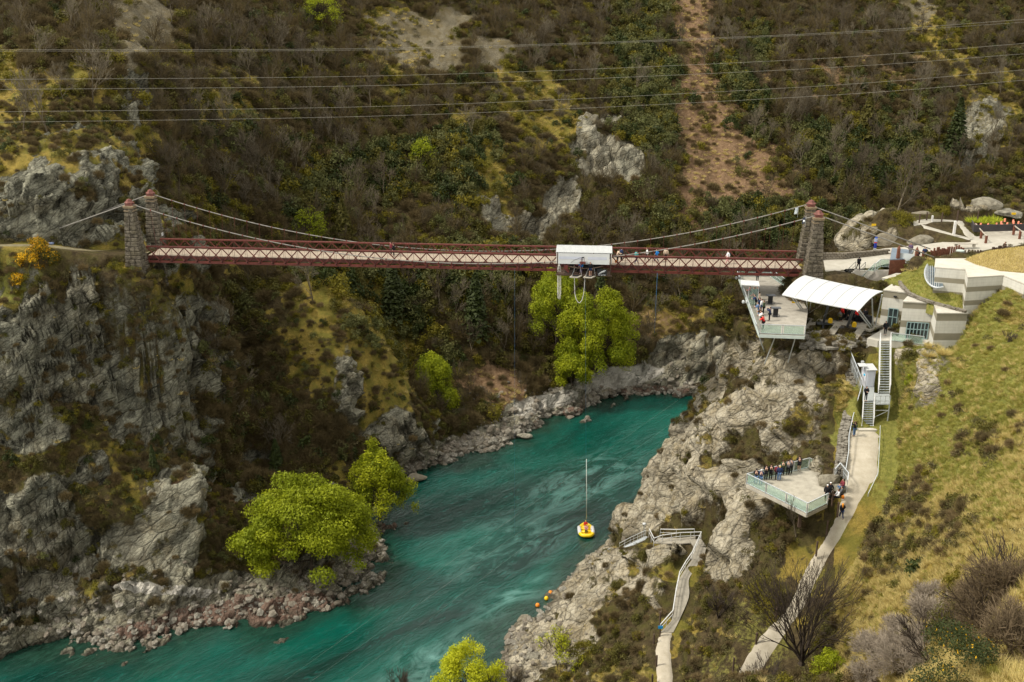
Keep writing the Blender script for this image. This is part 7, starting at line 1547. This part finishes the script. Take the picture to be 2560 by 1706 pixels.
BLK, NAVY, GRY, WHT, REDc, TEAL, BLU, BEI, GRN, BRN, MAR, DEN, YLW, ORG, PNK, SKY, BLD, PUR = (.014, .014, .017), (.022, .035, .085), (.14, .14, .15), (.72, .72, .72), (.62, .03, .025), (.05, .32, .30), (.02, .20, .55), (.58, .46, .34), (.05, .07, .035), (.06, .035, .02), (.16, .03, .04), (.10, .17, .30), (.82, .52, .01), (.75, .28, .03), (.62, .30, .30), (.02, .38, .62), (.62, .42, .16), (.11, .07, .12)
def person(P, face, pose_, top, trs, hair, label, lng=False, pack=None, helmet=None, shorts=False, h=1.0, group=None):
    D_ = POSES[pose_]; e = empty('person', P, face); e.scale = (h * 1.03,) * 3; tag(e, label, 'person', group)
    def put(nm, me, mat):
        o = bpy.data.objects.new(nm, me); o.data = me
        if not me.materials: me.materials.append(None)
        link(o, e); o.material_slots[0].link = 'OBJECT'; o.material_slots[0].material = mat
    put('body', D_['body'], SKIN); put('jacket', D_['top'], cmat(top))
    if not shorts: put('trousers', D_['trousers'], cmat(trs))
    else:
        put('shorts', SHORTS[pose_], cmat(trs))
    for s in D_['shoes']: put('shoe', s, cmat(WHT if shorts else BLK))
    if helmet: put('helmet', D_['helmet'], cmat(helmet))
    else: put('hair', D_['long' if lng else 'hair'], cmat(hair))
    if pack: put('backpack', D_['pack'], cmat(pack))
    return e
def shorts_mesh(kind):
    J = pose(kind); P_ = [(J['pelvis'], (.17, .13))]; ed = []
    for n in 'LR': k = Vector(J['hip' + n]).lerp(Vector(J['knee' + n]), .75); P_ += [(J['hip' + n], .11), (tuple(k), .095)]; ed += [(0, len(P_) - 2), (len(P_) - 2, len(P_) - 1)]
    return skin_mesh('shorts', P_, ed)
SHORTS = {k: shorts_mesh(k) for k in ('stand', 'lean')}
def on_bridge(u, v):
    d = ray(u, v); return Vector((0, 0, CZ)) + d * ((43.14 - CZ) / d.z)
AW, TO = 0, math.pi      # facing away from / towards the camera (figure front is +Y)
# on the bridge
person(BP(bu(1543,43.2,-.9), -.9, 43.14), R(-80), 'lean', BEI, BLK, BRN, 'person in a beige top with an orange bag just right of the bungy shed', h=1.05)
person(BP(bu(1553,43.2,.2), .2, 43.14), R(-60), 'stand', NAVY, BLK, BRN, 'person in dark clothes behind the beige topped one by the shed')
person(BP(bu(1590,43.2,-1.2), -1.2, 43.14), R(-70), 'walk', TEAL, NAVY, BRN, 'person in a teal top walking on the bridge right of the shed')
person(BP(bu(1617,43.2,.3), .3, 43.14), R(80), 'walk', WHT, BLK, BRN, 'person in a white top walking on the bridge')
person(BP(bu(1641,43.2,-.2), -.2, 43.14), R(75), 'walk', BLU, NAVY, BRN, 'person in bright blue on the bridge beside the dark rope', pack=BLU)
person(BP(bu(1664,43.2,.6), .6, 43.14), TO, 'stand', BEI, BLK, BRN, 'person in an open beige coat standing on the bridge')
person(BP(bu(1819,43.2,-.3), -.3, 43.14), R(95), 'walk', WHT, PNK, BRN, 'person in white with a backpack alone near the right end of the bridge', pack=NAVY)
person(BP(bu(985,43.2,.1), .1, 43.14), R(80), 'stand', BLK, BLK, BLK, 'person in black leaning near the rail on the left half of the bridge')
person(BP(bu(978,43.2,.9), .9, 43.14), R(120), 'stand', MAR, BLK, BLK, 'person in maroon beside the black clad one on the left half of the bridge')
# in the shed
person(shed.matrix_basis @ Vector((.85, -2.75, .0)), TO, 'stand', BLK, NAVY, BRN, 'jump crew member in black top and shorts on the right jump platform', shorts=True)
person(shed.matrix_basis @ Vector((-.35, -2.2, .06)), R(150), 'stand', BLU, PUR, BRN, 'jumper in a blue vest between the two jump platforms')
person(shed.matrix_basis @ Vector((-.95, -1.9, .06)), R(200), 'stand', MAR, BLK, BRN, 'crew member in maroon at the left jump platform')
# raft
person(RP + Vector((0, .95, -.05)), TO, 'sit', REDc, BLK, BRN, 'person in red vest and yellow helmet at the pointed end of the raft', helmet=YLW)
person(RP + Vector((0, -.35, .0)), R(175), 'sit', PNK, BLK, BRN, 'person in pink vest and yellow helmet kneeling in the middle of the raft', helmet=YLW)
# upper deck
ud = [(1876,748,'lean',MAR,BLK,BRN,'in maroon under the small canopy'),(1884,752,'stand',BLK,BLK,BRN,'in black near the canopy post'),(1893,750,'stand',BLK,BLK,BLK,'in black behind the crowd at the glass'),(1884,762,'lean',REDc,BLK,BRN,'with a red scarf at the glass'),(1896,764,'stand',BEI,BLK,BRN,'bald in pale grey at the crowd edge'),(1889,770,'lean',NAVY,BLK,BRN,'in navy leaning on the glass'),(1897,779,'stand',NAVY,DEN,BRN,'in navy beside the white sleeved one'),(1902,782,'stand',WHT,DEN,BRN,'with white sleeves facing the river'),(1896,790,'lean',DEN,DEN,BRN,'in pale denim at the glass'),(1908,786,'stand',GRN,BLK,BRN,'in dark green with back to the tables'),(1902,803,'lean',BRN,BLK,BRN,'in brown low at the front of the crowd'),(1905,812,'lean',WHT,BLK,BRN,'white topped at the front corner'),(1923,803,'photo',NAVY,BLK,BRN,'in navy holding up a camera by the near table')]
for u, v, ps_, t_, l_, h_, lb in ud: person(PZ(u, v, DZ), R(75) if ps_ == 'lean' else R(60), ps_, t_, l_, h_, 'person ' + lb + ', on the upper deck')
person(PZ(1908,823,DZ), R(60), 'lean', REDc, BLK, BRN, 'person in a bright red jacket at the front corner of the upper deck')
person(PZ(1893,704,DZ), R(0), 'stand', BLK, BLK, BLK, 'person in black on the deck directly beneath the bridge')
# pavilion crowd
r = rr_(700)
for i in range(22):
    x = 1110 + 34 * i; y = 770 + 6.2 * i + 46 * r.rand() - 20
    person(PZ(*c5(x, y), FZ), r.rand() * 6.28, ['stand', 'read', 'sit'][i % 3], [REDc, BLK, MAR, BLK, NAVY, GRY][i % 6], BLK, BRN, 'harnessed person waiting in the shade of the pavilion', group='people under the white pavilion roof')
# plaza
person(PZ(2145,676,43.15), R(10), 'walk', BLK, BLK, BLK, 'person in black stepping onto the concrete stair from the plaza')
person(PZ(2274,641,44), R(150), 'stand', PUR, GRY, BRN, 'long haired woman in a dark coat left of the two plaza men', lng=True)
person(PZ(2292,659,43.9), R(200), 'read', BLK, BLK, BRN, 'man in black standing at the right rust red gate post')
person(PZ(2309,651,43.9), R(170), 'stand', NAVY, BEI, BRN, 'man in navy top and tan trousers beside the timber stakes')
person(PZ(2510,629,44.9), R(100), 'sit', BRN, BLK, BRN, 'person sitting behind the right hand row of stakes')
person(PZ(2212,838,37.5), R(180), 'stand', BLK, BLK, BRN, 'person in black standing at the café door beside the pavilion')
# stairs and path
person(PZ(2164,966,33.35), R(20), 'photo', SKY, BLK, BLK, 'person in bright blue jacket with blue pack beside the white hut', pack=BLU)
person(PZ(2163,1003,33.35), TO, 'read', BLK, BLK, BLK, 'person in black looking at a phone at the head of the lower stair flight')
person(PZ(2135,1091,30.9), R(30), 'photo', BLK, DEN, BRN, 'person in black with green backpack photographing over the handrail', pack=GRN)
person(PZ(2103,1298,26.6), AW, 'walk', BLK, NAVY, ORG, 'woman with long reddish hair in a black jacket walking up the gravel path', lng=True)
# lower platform
lp_ = [(1889,1211,'lean',BLK,DEN,BLK,'leftmost person at the corner of the lower platform, in black and jeans'),(1901,1213,'lean',NAVY,DEN,WHT,'white haired person in navy second from the platform corner'),(1914,1201,'lean',BLK,BLK,BRN,'third person along the platform rail, in black'),(1926,1199,'lean',BLK,BLK,BRN,'fourth person along the platform rail, in black'),(1941,1201,'stand',MAR,BLK,BRN,'person in dark maroon leaning on the platform rail'),(1947,1203,'stand',NAVY,DEN,BLD,'blonde person in navy and pale jeans behind the rail group'),(1956,1189,'lean',GRN,BLK,BRN,'person in dark green at the platform rail'),(1969,1188,'lean',GRY,BLK,BRN,'tall person in a grey hooded jacket at the platform rail'),(1976,1185,'lean',GRY,BLK,BRN,'person in grey standing close to the tall hooded one')]
for u, v, ps_, t_, l_, h_, lb in lp_: person(PZ(u, v, PLZ), R(-10), ps_, t_, l_, h_, lb)
person(PZ(1997,1178,PLZ), R(-5), 'lean', BLK, BLK, BRN, 'man in black top and black shorts at the far right of the platform rail', shorts=True)
person(PZ(2065,1252,PLZ), R(160), 'stand', BLK, BLK, BRN, 'first white capped person, in black, at the platform entrance', helmet=WHT)
person(PZ(2073,1246,PLZ), R(140), 'walk', BLK, BLK, BRN, 'second white capped person at the platform entrance, in black', helmet=WHT)
person(PZ(2106,1226,28.6), R(100), 'sit', MAR, DEN, BRN, 'person in maroon and jeans sitting on rocks by the barred fence')
person(PZ(2094,1252,28.2), R(90), 'sit', WHT, BLK, BRN, 'person in white sitting on the path edge by an orange bag')
person(PZ(2103,1245,28.2), R(60), 'sit', GRY, BLK, BRN, 'person in grey crouching behind the white dressed one')
for i, (q, lb, mt) in enumerate(((PZ(2107,1247,28.25), 'small orange bag on the path edge', M_ORANGE), (BP(bu(1540,43.6,-1.5), -1.5, 43.3), 'orange bag beside the person in beige on the bridge', M_ORANGE))):
    m = MB(); m.lathe((0, 0, 0), [(.1, 0), (.16, .05), (.15, .28), (.07, .36)], 7); m.tube([Vector((-.08, 0, .33)), Vector((0, 0, .48)), Vector((.08, 0, .33))], .012, 4); o = m.build('bag', mt, smooth=True); o.location = q; tag(o, lb, 'bag')
